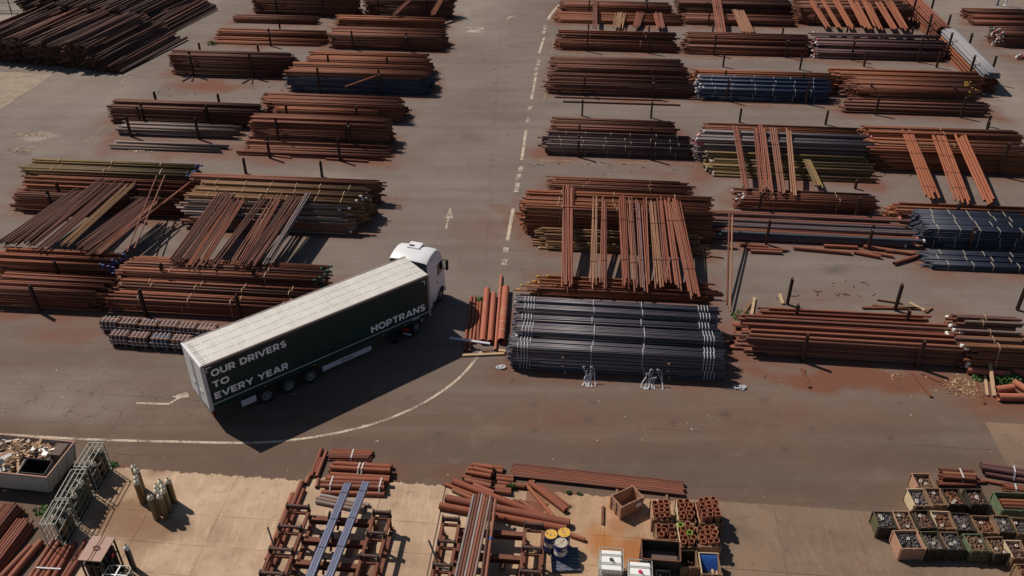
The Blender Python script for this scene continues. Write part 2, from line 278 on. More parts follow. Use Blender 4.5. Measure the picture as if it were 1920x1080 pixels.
# ------------------------------------------------------------ the ground
STACKS = [
 {'id': 'LA1', 'desc': 'back-row stack left of the two leaning bundles', 'x': -25.13, 'y': 106.31, 'L': 13.04, 'D': 1.82, 'H': 2.1, 'n': 3, 'pd': 0.14, 'pal': 'brown', 'posts': [-3.37, 2.42], 'bh': 0.8, 'pieces': 0},
 {'id': 'LA2', 'desc': 'back-row stack that two bundles lean against', 'x': -12.36, 'y': 105.66, 'L': 10.65, 'D': 1.82, 'H': 2.2, 'n': 3, 'pd': 0.14, 'pal': 'brown', 'posts': [-3.74, 2.22], 'bh': 0.8, 'pieces': 0},
 {'id': 'LB1b', 'desc': 'short stack behind the low striped stack', 'x': -28.17, 'y': 103.25, 'L': 10.07, 'D': 1.47, 'H': 0.84, 'n': 2, 'pd': 0.13, 'pal': 'rust', 'pieces': 0},
 {'id': 'LB1f', 'desc': 'low striped stack beside the green weed', 'x': -27.12, 'y': 95.29, 'L': 12.42, 'D': 3.26, 'H': 0.37, 'n': 4, 'pd': 0.13, 'pal': 'orange', 'hs': [1, 1.7, 2.5, 3.2], 'posts': [0.45], 'postH': 1.9, 'pieces': 0},
 {'id': 'LB2b', 'desc': 'orange stack under the feet of the leaning bundles', 'x': -14.56, 'y': 101.83, 'L': 12.68, 'D': 1.66, 'H': 1.0, 'n': 2, 'pd': 0.13, 'pal': 'orange', 'pieces': 0},
 {'id': 'LB2f', 'desc': 'stack behind the white patch on the road', 'x': -13.82, 'y': 93.8, 'L': 12.45, 'D': 3.36, 'H': 1.6, 'n': 3, 'pd': 0.13, 'pal': 'rust', 'posts': [-3.59, 2.42], 'bh': 0.7, 'pieces': 0},
 {'id': 'LC1', 'desc': 'brown stack whose two posts have long feet', 'x': -28.59, 'y': 85.6, 'L': 12.61, 'D': 2.23, 'H': 2.17, 'n': 2, 'pd': 0.14, 'pal': 'brown', 'posts': [-3.82, 2.38], 'bh': 0.8, 'pieces': 0},
 {'id': 'LC2b', 'desc': 'orange stack behind the one with blue lower layers', 'x': -14.71, 'y': 85.06, 'L': 12.36, 'D': 3.2, 'H': 1.9, 'n': 2, 'pd': 0.15, 'pal': 'orange', 'hid': 1, 'pieces': 0},
 {'id': 'LC2f', 'desc': 'orange topped stack with blue lower layers', 'x': -15.04, 'y': 80.85, 'L': 13.73, 'D': 3.41, 'H': 2.1, 'n': 3, 'pd': 0.15, 'pal': 'orange', 'posts': [-3.62, 2.34], 'low': 'bluedark', 'bh': 0.6, 'pieces': 0},
 {'id': 'LD1b', 'desc': 'brown stack behind the grey pipe stack', 'x': -29.41, 'y': 72.86, 'L': 13.79, 'D': 2.44, 'H': 1.8, 'n': 3, 'pd': 0.13, 'pal': 'brown', 'posts': [-3.41, 2.56], 'bh': 0.6, 'pieces': 0},
 {'id': 'LD1f', 'desc': 'grey pipe stack between two posts', 'x': -29.42, 'y': 70.53, 'L': 10.72, 'D': 1.7, 'H': 0.89, 'n': 2, 'pd': 0.17, 'pal': 'grey', 'posts': [-3.88, 2.26], 'bh': 0.55, 'pieces': 0},
 {'id': 'LD1g', 'desc': 'low row of grey pipes by the left lane', 'x': -29.12, 'y': 67.54, 'L': 10.13, 'D': 1.36, 'H': 0.49, 'n': 2, 'pd': 0.2, 'pal': 'grey', 'bh': 0.4, 'pieces': 0},
 {'id': 'LD2b', 'desc': 'rusty stack crossed by the stray diagonal pipe', 'x': -16.39, 'y': 74.18, 'L': 12.73, 'D': 2.55, 'H': 1.8, 'n': 3, 'pd': 0.14, 'pal': 'rust', 'hid': 1, 'pieces': 0},
 {'id': 'LD2m', 'desc': 'short orange stack before the stray diagonal pipe', 'x': -16.99, 'y': 73.06, 'L': 9.28, 'D': 1.96, 'H': 1.5, 'n': 2, 'pd': 0.13, 'pal': 'orange', 'hid': 1, 'pieces': 0},
 {'id': 'LD2f', 'desc': 'tall brown stack right of the grey pipes', 'x': -16.5, 'y': 68.45, 'L': 11.75, 'D': 2.49, 'H': 2.2, 'n': 3, 'pd': 0.14, 'pal': 'rust', 'posts': [-3.33, 2.87], 'bh': 0.7, 'pieces': 0},
 {'id': 'LD2g', 'desc': 'low striped stack before the tall brown stack', 'x': -16.63, 'y': 66.24, 'L': 12.43, 'D': 2.24, 'H': 0.45, 'n': 3, 'pd': 0.14, 'pal': 'rust', 'hs': [1, 1.3, 1.6], 'posts': [-3.54, 2.43], 'postH': 1.9, 'pieces': 0},
 {'id': 'LE1a', 'desc': 'olive stack with pale blue ends', 'x': -31.24, 'y': 60.45, 'L': 13.69, 'D': 2.27, 'H': 1.7, 'n': 3, 'pd': 0.14, 'pal': 'olive', 'ends': ['R', ['endblue'], 0.8], 'straps': 3, 'hid': 1, 'bh': 0.6, 'pieces': 0},
 {'id': 'LE1b', 'desc': 'orange stack in front of the olive stack', 'x': -30.57, 'y': 57.81, 'L': 13.02, 'D': 2.47, 'H': 1.55, 'n': 4, 'pd': 0.17, 'pal': 'orange', 'hid': 1, 'pieces': 0},
 {'id': 'LE1c', 'desc': 'stack under the tops of the left leaning piles', 'x': -30.72, 'y': 56.6, 'L': 12.83, 'D': 0.97, 'H': 1.52, 'n': 2, 'pd': 0.16, 'pal': 'rust', 'posts': [-3.19, 2.84], 'bh': 0.6, 'pieces': 0},
 {'id': 'LE2a', 'desc': 'long thin stack behind the strapped yellowish stack', 'x': -17.11, 'y': 58.85, 'L': 14.87, 'D': 0.79, 'H': 1.8, 'n': 1, 'pd': 0.13, 'pal': 'rust', 'hid': 1, 'pieces': 0},
 {'id': 'LE2b', 'desc': 'yellowish strapped stack left of the truck cab', 'x': -16.91, 'y': 55.24, 'L': 12.88, 'D': 2.7, 'H': 2.05, 'n': 3, 'pd': 0.14, 'pal': 'olivebrown', 'ends': ['R', ['white'], 0.25], 'straps': 6, 'hid': 1, 'pieces': 0},
 {'id': 'LE2c', 'desc': 'stepped grey stack below the yellowish strapped stack', 'x': -17.48, 'y': 54.06, 'L': 12.14, 'D': 0.9, 'H': 1.06, 'n': 4, 'pd': 0.17, 'pal': 'mixgrey', 'hs': [1, 1.35, 1.7, 1.95], 'ends': ['R', ['white'], 0.25], 'jit': 0.35, 'bh': 0.55, 'pieces': 0},
 {'id': 'LF1a', 'desc': 'orange stack with dark blue ends near the left edge', 'x': -29.76, 'y': 47.4, 'L': 8.31, 'D': 1.97, 'H': 1.6, 'n': 3, 'pd': 0.15, 'pal': 'orange', 'ends': ['R', ['endblue'], 0.8], 'hid': 1, 'pieces': 0},
 {'id': 'LF1b', 'desc': 'low front stack cut off by the left edge', 'x': -29.17, 'y': 44.36, 'L': 7.47, 'D': 2.44, 'H': 1.5, 'n': 4, 'pd': 0.15, 'pal': 'rust', 'posts': [-0.19], 'jit': 0.3, 'bh': 0.6, 'pieces': 0},
 {'id': 'LF2a', 'desc': 'stack with green ends behind the trailer roof', 'x': -18.78, 'y': 46.11, 'L': 13.53, 'D': 2.18, 'H': 1.6, 'n': 3, 'pd': 0.14, 'pal': 'rust', 'ends': ['R', ['endgreen'], 0.7], 'straps': 2, 'hid': 1, 'pieces': 0},
 {'id': 'LF2b', 'desc': 'front stack behind the short strapped bundles', 'x': -18.71, 'y': 43.57, 'L': 13.41, 'D': 2.65, 'H': 1.23, 'n': 4, 'pd': 0.15, 'pal': 'rust', 'posts': [-3.84, 2.18], 'straps': 4, 'jit': 0.2, 'bh': 0.6, 'pieces': 0},
 {'id': 'RA1a', 'desc': 'far stack crossed by one narrow bundle', 'x': 12.66, 'y': 107.2, 'L': 13.3, 'D': 3.03, 'H': 0.98, 'n': 2, 'pd': 0.13, 'pal': 'rust', 'posts': [-3.25, 3.73], 'bh': 0.7, 'pieces': 0},
 {'id': 'RA1b', 'desc': 'far orange stack with scrap sticks leaning on it', 'x': 12.57, 'y': 102.97, 'L': 15.01, 'D': 3.25, 'H': 0.56, 'n': 2, 'pd': 0.15, 'pal': 'orange', 'jit': 0.25, 'pieces': 0},
 {'id': 'RA2a', 'desc': 'far brown stack behind the wide leaning bundle', 'x': 27.2, 'y': 106.48, 'L': 13.62, 'D': 2.82, 'H': 1.48, 'n': 2, 'pd': 0.15, 'pal': 'brown', 'bh': 0.8, 'pieces': 0},
 {'id': 'RA2b', 'desc': 'far striped stack under the wide leaning bundle', 'x': 26.57, 'y': 102.39, 'L': 12.92, 'D': 2.6, 'H': 0.78, 'n': 2, 'pd': 0.14, 'pal': 'rust', 'posts': [-3.46], 'bh': 0.6, 'pieces': 0},
 {'id': 'RA3', 'desc': 'far stack behind the seven flat leaning bundles', 'x': 40.12, 'y': 102.51, 'L': 12.83, 'D': 3.88, 'H': 2.15, 'n': 3, 'pd': 0.14, 'pal': 'rust', 'posts': [-4.45, 5.26], 'bh': 0.9, 'pieces': 0},
 {'id': 'RB1', 'desc': 'far stack beside the dashed line bracket', 'x': 11.27, 'y': 93.24, 'L': 13.0, 'D': 2.06, 'H': 0.93, 'n': 4, 'pd': 0.15, 'pal': 'rust', 'hs': [1, 1.35, 1.7, 2.0], 'posts': [-3.06, 3.56], 'straps': 2, 'pieces': 0},
 {'id': 'RB2', 'desc': 'far stack in front of the wide leaning bundle', 'x': 25.14, 'y': 91.97, 'L': 13.16, 'D': 2.84, 'H': 0.92, 'n': 4, 'pd': 0.14, 'pal': 'rust', 'hs': [1, 1.4, 1.75, 2.05], 'posts': [-3.37, 4.16], 'jit': 0.25, 'pieces': 0},
 {'id': 'RB3', 'desc': 'purple brown stack with pink ends', 'x': 39.03, 'y': 90.46, 'L': 13.7, 'D': 3.23, 'H': 1.06, 'n': 4, 'pd': 0.2, 'pal': 'purple', 'hs': [1, 1.4, 1.75, 2.05], 'posts': [-2.98, 3.87], 'ends': ['L', ['pink', 'white'], 0.7], 'bh': 0.6, 'pieces': 0},
 {'id': 'RC1a', 'desc': 'loose brown stack tied with two white bands', 'x': 10.48, 'y': 84.05, 'L': 13.18, 'D': 3.83, 'H': 1.35, 'n': 3, 'pd': 0.14, 'pal': 'brown', 'jit': 0.25, 'hid': 1, 'pieces': 0},
 {'id': 'RC1b', 'desc': 'brown stack left of the bright blue stack', 'x': 10.2, 'y': 80.16, 'L': 13.82, 'D': 1.99, 'H': 1.11, 'n': 4, 'pd': 0.13, 'pal': 'brown', 'hs': [1, 1.15, 1.3, 1.4], 'posts': [-3.25, 3.27], 'jit': 0.3, 'bh': 0.6, 'pieces': 0},
 {'id': 'RC2a', 'desc': 'orange stack behind the bright blue stack', 'x': 24.39, 'y': 80.97, 'L': 13.23, 'D': 1.97, 'H': 1.9, 'n': 2, 'pd': 0.17, 'pal': 'orange', 'hid': 1, 'pieces': 0},
 {'id': 'RC2b', 'desc': 'bright blue stack with white bands', 'x': 23.78, 'y': 78.8, 'L': 12.62, 'D': 2.12, 'H': 1.18, 'n': 4, 'pd': 0.17, 'pal': 'blue', 'hs': [1, 1.15, 1.35, 1.5], 'posts': [-3.37, 4.01], 'ends': ['L', ['white'], 0.6], 'straps': 6, 'bh': 0.6, 'strapmat': 'white', 'pieces': 0},
 {'id': 'RC3a', 'desc': 'long orange stack reaching under the grey tubes', 'x': 38.17, 'y': 80.92, 'L': 14.31, 'D': 2.3, 'H': 1.9, 'n': 2, 'pd': 0.22, 'pal': 'orange', 'hid': 1, 'pieces': 0},
 {'id': 'RC3b', 'desc': 'loose rusty stack with yellow paint marks', 'x': 37.69, 'y': 77.66, 'L': 10.77, 'D': 3.48, 'H': 1.7, 'n': 3, 'pd': 0.12, 'pal': 'rust', 'ends': ['R', ['yellow'], 0.3], 'jit': 0.4, 'hid': 1, 'pieces': 0},
 {'id': 'RC3c', 'desc': 'evenly stacked brown pipes right of the blue stack', 'x': 37.48, 'y': 75.41, 'L': 12.9, 'D': 2.56, 'H': 0.88, 'n': 3, 'pd': 0.2, 'pal': 'brown', 'posts': [-4.02, 3.55], 'bh': 0.6, 'pieces': 0},
 {'id': 'RD1a', 'desc': 'small dark stack behind the long dark stack', 'x': 8.74, 'y': 69.68, 'L': 10.59, 'D': 2.34, 'H': 1.3, 'n': 3, 'pd': 0.16, 'pal': 'brown', 'hid': 1, 'pieces': 0},
 {'id': 'RD1b', 'desc': 'long dark stack with short pale bands', 'x': 8.73, 'y': 66.44, 'L': 12.42, 'D': 1.93, 'H': 1.09, 'n': 4, 'pd': 0.15, 'pal': 'darkpurple', 'hs': [1, 1.15, 1.3, 1.45], 'posts': [-3.22, 2.81], 'straps': 6, 'bh': 0.6, 'strapmat': 'pale', 'pieces': 0},
 {'id': 'RD2a', 'desc': 'orange stack behind the grey stack with pink ends', 'x': 22.7, 'y': 67.79, 'L': 12.74, 'D': 1.25, 'H': 2.0, 'n': 2, 'pd': 0.15, 'pal': 'orange', 'hid': 1, 'pieces': 0},
 {'id': 'RD2b', 'desc': 'grey purple stack with pink and white ends', 'x': 22.48, 'y': 65.0, 'L': 14.46, 'D': 2.5, 'H': 2.1, 'n': 3, 'pd': 0.2, 'pal': 'greypurple', 'ends': ['LR', ['pink', 'white'], 0.7], 'jit': 0.25, 'hid': 1, 'pieces': 0},
 {'id': 'RD2c', 'desc': 'low stepped stack of olive pipes', 'x': 22.07, 'y': 62.18, 'L': 13.21, 'D': 2.77, 'H': 0.54, 'n': 4, 'pd': 0.2, 'pal': 'olive', 'hs': [1, 1.5, 2.0, 2.4], 'ends': ['L', ['pale'], 0.6], 'bh': 0.55, 'pieces': 0},
 {'id': 'RD3', 'desc': 'wide orange stack under three flat leaning bundles', 'x': 35.06, 'y': 63.58, 'L': 12.41, 'D': 3.98, 'H': 1.94, 'n': 5, 'pd': 0.16, 'pal': 'orange', 'hs': [1, 1.06, 1.12, 1.2, 1.27], 'posts': [3.95], 'straps': 1, 'bh': 0.7, 'pieces': 0},
 {'id': 'RE2', 'desc': 'short stack under the feet of the olive bundle', 'x': 21.86, 'y': 56.98, 'L': 10.18, 'D': 1.83, 'H': 1.16, 'n': 3, 'pd': 0.13, 'pal': 'rust', 'ends': ['L', ['white'], 0.3], 'straps': 2, 'bh': 0.7, 'pieces': 0},
 {'id': 'RE3', 'desc': 'orange stack behind the blue strapped stack', 'x': 32.58, 'y': 54.95, 'L': 9.79, 'D': 1.76, 'H': 1.1, 'n': 3, 'pd': 0.17, 'pal': 'orange', 'pieces': 0},
 {'id': 'RE1a', 'desc': 'loose low stack behind the tall crossed stack', 'x': 8.3, 'y': 60.01, 'L': 10.85, 'D': 1.83, 'H': 0.5, 'n': 4, 'pd': 0.12, 'pal': 'rust', 'straps': 2, 'jit': 0.35, 'pieces': 0},
 {'id': 'RE1b', 'desc': 'tall orange stack under eight crossing bundles', 'x': 7.21, 'y': 53.03, 'L': 13.26, 'D': 2.8, 'H': 2.4, 'n': 4, 'pd': 0.14, 'pal': 'orange', 'straps': 3, 'jit': 0.15, 'bh': 0.8, 'pieces': 0},
 {'id': 'RE1c', 'desc': 'stepped stack below the tall crossed stack', 'x': 7.16, 'y': 51.1, 'L': 11.05, 'D': 1.5, 'H': 0.68, 'n': 3, 'pd': 0.14, 'pal': 'olivebrown', 'hs': [1, 1.5, 1.9], 'ends': ['L', ['pale'], 0.3], 'jit': 0.5, 'bh': 0.5, 'pieces': 0},
 {'id': 'RG1', 'desc': 'low stack with yellow ends under the crossing feet', 'x': 6.8, 'y': 45.46, 'L': 10.95, 'D': 1.93, 'H': 0.66, 'n': 4, 'pd': 0.12, 'pal': 'orange', 'ends': ['L', ['yellow'], 0.7], 'jit': 0.6, 'loose': 1, 'pieces': 0},
 {'id': 'RE4', 'desc': 'stack of wide red and blue grey pipes', 'x': 20.77, 'y': 52.27, 'L': 14.36, 'D': 3.61, 'H': 0.83, 'n': 4, 'pd': 0.26, 'pal': 'mixred', 'posts': [-3.01, 3.93], 'ends': ['R', ['pink', 'white'], 0.5], 'jit': 0.6, 'bh': 0.5, 'pieces': 1},
 {'id': 'RE5', 'desc': 'tall blue stack with white straps', 'x': 31.98, 'y': 51.56, 'L': 7.36, 'D': 2.97, 'H': 1.56, 'n': 4, 'pd': 0.11, 'pal': 'bluedark', 'posts': [-0.49], 'straps': 5, 'bh': 0.5, 'strapmat': 'pale', 'pieces': 0},
 {'id': 'RE5b', 'desc': 'low blue layer before the tall blue stack', 'x': 31.2, 'y': 48.78, 'L': 6.92, 'D': 2.11, 'H': 0.43, 'n': 3, 'pd': 0.11, 'pal': 'bluedark', 'straps': 4, 'strapmat': 'pale', 'pieces': 0},
 {'id': 'RF1', 'desc': 'black stack with white straps beside the wide pipes', 'x': 5.79, 'y': 37.96, 'L': 12.11, 'D': 5.22, 'H': 1.64, 'n': 7, 'pd': 0.11, 'pal': 'black', 'hs': [1, 0.96, 1.02, 0.95, 1.03, 0.97, 1.0], 'ends': ['L', ['white', 'yellow'], 0.12], 'straps': [-5.45, -5.25, -5.08, -4.9, -1.35, 1.5, 4.85, 5.02, 5.2, 5.38], 'jit': 0.1, 'bh': 0.5, 'strapmat': 'white', 'pieces': 0},
 {'id': 'RF2a', 'desc': 'narrow stack behind the rear posts of the front stack', 'x': 19.48, 'y': 41.18, 'L': 9.56, 'D': 1.62, 'H': 1.5, 'n': 2, 'pd': 0.17, 'pal': 'rust', 'jit': 0.25, 'hid': 1, 'pieces': 1},
 {'id': 'RF2b', 'desc': 'wide rusty front stack above the red dirt strip', 'x': 19.59, 'y': 39.18, 'L': 12.65, 'D': 2.6, 'H': 1.58, 'n': 5, 'pd': 0.2, 'pal': 'rustred', 'posts': [-2.94, 3.44], 'jit': 0.35, 'bh': 0.55, 'pieces': 1},
 {'id': 'RF3', 'desc': 'mixed front stack with white capped ends', 'x': 27.13, 'y': 38.06, 'L': 3.73, 'D': 3.7, 'H': 1.9, 'n': 5, 'pd': 0.2, 'pal': 'mixrust', 'ends': ['L', ['white'], 0.35], 'straps': 1, 'jit': 0.35, 'bh': 0.6, 'pieces': 1},
 {'id': 'RA5a', 'desc': 'striped stack at the right edge of the back row', 'x': 57.91, 'y': 102.17, 'L': 7.03, 'D': 4.11, 'H': 0.55, 'n': 3, 'pd': 0.15, 'pal': 'rust', 'hs': [1, 1.4, 2.2], 'pieces': 0},
 {'id': 'RA5b', 'desc': 'dark stack with white and green ends', 'x': 55.4, 'y': 94.62, 'L': 3.86, 'D': 2.79, 'H': 1.66, 'n': 3, 'pd': 0.14, 'pal': 'brown', 'ends': ['L', ['white', 'endgreen', 'pink'], 0.8], 'bh': 0.7, 'pieces': 0},
 {'id': 'RA5c', 'desc': 'short stack end with white and red caps at right edge', 'x': 54.53, 'y': 90.38, 'L': 2.12, 'D': 0.89, 'H': 0.6, 'n': 2, 'pd': 0.16, 'pal': 'rust', 'ends': ['L', ['white', 'pink'], 0.8], 'pieces': 0},
]
CROSS = [
 {'desc': 'leftmost bundle leaning from the orange stack to the left edge', 'a': [-31.7, 57.08, 1.62], 'b': [-33.49, 49.63, 1.7], 'w': 1.27, 'pd': 0.12, 'layers': 2, 'pal': 'dark', 'straps': 0},
 {'desc': 'dark bundle leaning beside the leftmost one', 'a': [-30.56, 58.39, 1.65], 'b': [-32.08, 49.49, 1.7], 'w': 1.44, 'pd': 0.12, 'layers': 2, 'pal': 'dark', 'straps': 0},
 {'desc': 'dark leaning bundle with a pale tie halfway', 'a': [-29.37, 58.39, 1.65], 'b': [-30.8, 48.68, 1.7], 'w': 0.92, 'pd': 0.12, 'layers': 1, 'pal': 'dark', 'straps': 0},
 {'desc': 'tan edged leaning bundle above the clear asphalt', 'a': [-28.35, 58.21, 1.65], 'b': [-29.49, 49.35, 1.7], 'w': 0.83, 'pd': 0.12, 'layers': 1, 'pal': 'olivebrown', 'straps': 0},
 {'desc': 'flat fan of leaning pipes above the blue ends', 'a': [-26.28, 55.9, 1.62], 'b': [-28.19, 48.94, 1.7], 'w': 1.46, 'pd': 0.12, 'layers': 1, 'pal': 'dark', 'straps': 0},
 {'desc': 'loose leaning pipes right of the flat fan', 'a': [-25.33, 55.57, 1.62], 'b': [-27.0, 48.4, 1.7], 'w': 0.88, 'pd': 0.12, 'layers': 1, 'pal': 'rust', 'straps': 0},
 {'desc': 'few thin pipes leaning from the blue ends', 'a': [-23.99, 58.08, 1.8], 'b': [-27.35, 50.4, 0.9], 'w': 0.33, 'pd': 0.12, 'layers': 1, 'pal': 'rust', 'straps': 0},
 {'desc': 'steep pair of thin leaning poles, left one', 'a': [-26.98, 59.8, 1.65], 'b': [-25.03, 48.53, 1.7], 'w': 0.12, 'pd': 0.12, 'layers': 1, 'pal': 'rust', 'straps': 0},
 {'desc': 'steep pair of thin leaning poles, right one', 'a': [-26.13, 59.8, 1.65], 'b': [-24.97, 48.93, 1.7], 'w': 0.12, 'pd': 0.12, 'layers': 1, 'pal': 'rust', 'straps': 0},
 {'desc': 'broad bundle leaning onto the green ended stack', 'a': [-20.46, 55.54, 2.15], 'b': [-21.39, 47.34, 1.7], 'w': 1.38, 'pd': 0.12, 'layers': 2, 'pal': 'dark', 'straps': 0},
 {'desc': 'bundle leaning right of the broad one', 'a': [-19.49, 55.05, 2.15], 'b': [-20.11, 46.96, 1.7], 'w': 1.29, 'pd': 0.12, 'layers': 1, 'pal': 'rust', 'straps': 0},
 {'desc': 'narrow pair of pipes leaning between the broad bundles', 'a': [-17.63, 55.21, 2.15], 'b': [-19.02, 46.7, 1.7], 'w': 0.57, 'pd': 0.12, 'layers': 1, 'pal': 'dark', 'straps': 0},
 {'desc': 'loosely fanned bundle leaning left of the brown one', 'a': [-16.76, 55.04, 2.15], 'b': [-17.49, 46.82, 1.7], 'w': 0.97, 'pd': 0.12, 'layers': 1, 'pal': 'rust', 'straps': 0},
 {'desc': 'brown leaning bundle second from the cab', 'a': [-15.4, 54.88, 2.15], 'b': [-16.71, 46.69, 1.7], 'w': 1.19, 'pd': 0.12, 'layers': 2, 'pal': 'dark', 'straps': 0},
 {'desc': 'pale square tube leaning nearest the cab', 'a': [-14.61, 55.53, 2.15], 'b': [-15.61, 47.2, 1.7], 'w': 0.52, 'pd': 0.13, 'layers': 2, 'pal': 'greypurple', 'straps': 0},
 {'desc': 'left bundle leaning on the back-row stack', 'a': [-12.12, 105.07, 2.3], 'b': [-13.83, 102.53, 1.1], 'w': 0.6, 'pd': 0.12, 'layers': 1, 'pal': 'rust', 'straps': 0},
 {'desc': 'right bundle leaning on the back-row stack', 'a': [-8.35, 105.51, 2.3], 'b': [-9.34, 102.73, 1.1], 'w': 0.73, 'pd': 0.12, 'layers': 1, 'pal': 'orange', 'straps': 0},
 {'desc': 'narrow bundle crossing the far left stack', 'a': [10.29, 109.63, 1.08], 'b': [9.36, 97.99, 1.03], 'w': 0.66, 'pd': 0.12, 'layers': 1, 'pal': 'rustred', 'straps': 0},
 {'desc': 'wide bundle leaning between the far stacks', 'a': [24.9, 107.97, 1.58], 'b': [23.11, 95.1, 1.02], 'w': 1.13, 'pd': 0.12, 'layers': 1, 'pal': 'rustred', 'straps': 1},
 {'desc': 'pale scrap timbers fanned on the far stack', 'a': [13.05, 105.42, 0.66], 'b': [12.24, 100.41, 0.4], 'w': 1.32, 'pd': 0.14, 'layers': 1, 'pal': 'timber', 'straps': 0},
 {'desc': 'reddish scrap fan right of the pale timbers', 'a': [15.39, 105.19, 0.66], 'b': [14.33, 100.4, 0.4], 'w': 0.93, 'pd': 0.14, 'layers': 1, 'pal': 'rustred', 'straps': 0},
 {'desc': 'short reddish bundle right of the scrap fans', 'a': [17.44, 105.18, 0.66], 'b': [17.17, 99.99, 0.4], 'w': 1.06, 'pd': 0.14, 'layers': 1, 'pal': 'rustred', 'straps': 0},
 {'desc': 'short pale bundle right of the wide leaning one', 'a': [27.13, 105.48, 0.88], 'b': [26.28, 96.41, 1.02], 'w': 1.46, 'pd': 0.13, 'layers': 1, 'pal': 'tan', 'straps': 0},
 {'desc': 'first from the left of seven flat leaning bundles', 'a': [35.39, 104.59, 2.25], 'b': [35.54, 97.66, 1.16], 'w': 0.88, 'pd': 0.2, 'layers': 1, 'pal': 'orangeflat', 'straps': 0},
 {'desc': 'second from the left of seven flat leaning bundles', 'a': [36.85, 105.04, 2.25], 'b': [36.73, 97.46, 1.16], 'w': 0.68, 'pd': 0.2, 'layers': 1, 'pal': 'orangeflat', 'straps': 0},
 {'desc': 'third from the left of seven flat leaning bundles', 'a': [38.37, 105.03, 2.25], 'b': [38.05, 97.46, 1.16], 'w': 0.82, 'pd': 0.2, 'layers': 1, 'pal': 'orangeflat', 'straps': 0},
 {'desc': 'fourth from the left of seven flat leaning bundles', 'a': [40.24, 104.35, 2.25], 'b': [39.84, 97.25, 1.16], 'w': 1.17, 'pd': 0.2, 'layers': 1, 'pal': 'orangeflat', 'straps': 0},
 {'desc': 'fifth from the left of seven flat leaning bundles', 'a': [41.67, 104.12, 2.25], 'b': [41.08, 97.06, 1.16], 'w': 1.04, 'pd': 0.2, 'layers': 1, 'pal': 'orangeflat', 'straps': 0},
 {'desc': 'sixth from the left of seven flat leaning bundles', 'a': [43.13, 104.33, 2.25], 'b': [42.89, 97.44, 1.16], 'w': 0.83, 'pd': 0.2, 'layers': 1, 'pal': 'orangeflat', 'straps': 0},
 {'desc': 'seventh from the left of seven flat leaning bundles', 'a': [44.51, 104.33, 2.25], 'b': [44.01, 97.24, 1.16], 'w': 1.05, 'pd': 0.2, 'layers': 1, 'pal': 'orangeflat', 'straps': 0},
 {'desc': 'narrow leaning bundle over the pink ends', 'a': [18.6, 67.88, 2.2], 'b': [17.49, 58.33, 1.26], 'w': 0.57, 'pd': 0.14, 'layers': 1, 'pal': 'rustred', 'straps': 1},
 {'desc': 'broad leaning bundle right of the narrow one', 'a': [20.52, 67.55, 2.2], 'b': [18.84, 57.63, 1.26], 'w': 1.15, 'pd': 0.16, 'layers': 1, 'pal': 'rustred', 'straps': 0},
 {'desc': 'three pipe bundle left of the olive bundle', 'a': [21.64, 67.43, 2.2], 'b': [20.0, 57.55, 1.26], 'w': 0.66, 'pd': 0.16, 'layers': 1, 'pal': 'rustred', 'straps': 1},
 {'desc': 'two pipe bundle nearest the olive bundle', 'a': [22.84, 67.1, 2.2], 'b': [20.8, 57.29, 1.26], 'w': 0.49, 'pd': 0.16, 'layers': 1, 'pal': 'tan', 'straps': 0},
 {'desc': 'olive bundle leaning on the low stack', 'a': [23.97, 65.7, 0.64], 'b': [23.08, 58.48, 1.26], 'w': 0.76, 'pd': 0.14, 'layers': 1, 'pal': 'olive', 'straps': 0},
 {'desc': 'leftmost of three flat bundles with a white tie', 'a': [32.62, 67.01, 2.04], 'b': [30.86, 56.71, 1.2], 'w': 1.2, 'pd': 0.22, 'layers': 1, 'pal': 'orangeflat', 'straps': 2},
 {'desc': 'middle one of three flat bundles', 'a': [34.96, 66.57, 2.04], 'b': [32.91, 56.37, 1.2], 'w': 1.21, 'pd': 0.18, 'layers': 1, 'pal': 'orangeflat', 'straps': 2},
 {'desc': 'rightmost of three flat bundles without ties', 'a': [36.52, 65.82, 2.04], 'b': [34.7, 55.96, 1.2], 'w': 1.12, 'pd': 0.25, 'layers': 1, 'pal': 'orangeflat', 'straps': 0},
 {'desc': 'leftmost two level bundle crossing the tall stack', 'a': [4.04, 56.12, 2.5], 'b': [3.51, 45.98, 0.76], 'w': 0.83, 'pd': 0.12, 'layers': 2, 'pal': 'rustred', 'straps': 0},
 {'desc': 'pair of strapped bundles second from the left', 'a': [5.86, 54.48, 2.5], 'b': [5.14, 45.97, 0.76], 'w': 0.54, 'pd': 0.12, 'layers': 1, 'pal': 'tan', 'straps': 1},
 {'desc': 'twin bundle right of the second from the left', 'a': [6.5, 54.48, 2.5], 'b': [5.78, 45.97, 0.76], 'w': 0.54, 'pd': 0.12, 'layers': 1, 'pal': 'rustred', 'straps': 1},
 {'desc': 'first bundle of the wide crossing group', 'a': [7.72, 54.32, 2.5], 'b': [7.26, 45.97, 0.76], 'w': 0.61, 'pd': 0.12, 'layers': 2, 'pal': 'rustred', 'straps': 1},
 {'desc': 'second bundle of the wide crossing group', 'a': [8.25, 54.32, 2.5], 'b': [7.82, 45.84, 0.76], 'w': 0.5, 'pd': 0.12, 'layers': 1, 'pal': 'rustred', 'straps': 1},
 {'desc': 'blue streaked bundle of the wide crossing group', 'a': [8.77, 54.32, 2.5], 'b': [8.28, 45.72, 0.76], 'w': 0.43, 'pd': 0.12, 'layers': 1, 'pal': 'mixblue', 'straps': 1},
 {'desc': 'fourth bundle of the wide crossing group', 'a': [9.26, 54.31, 2.5], 'b': [8.63, 45.84, 0.76], 'w': 0.43, 'pd': 0.12, 'layers': 1, 'pal': 'rustred', 'straps': 0},
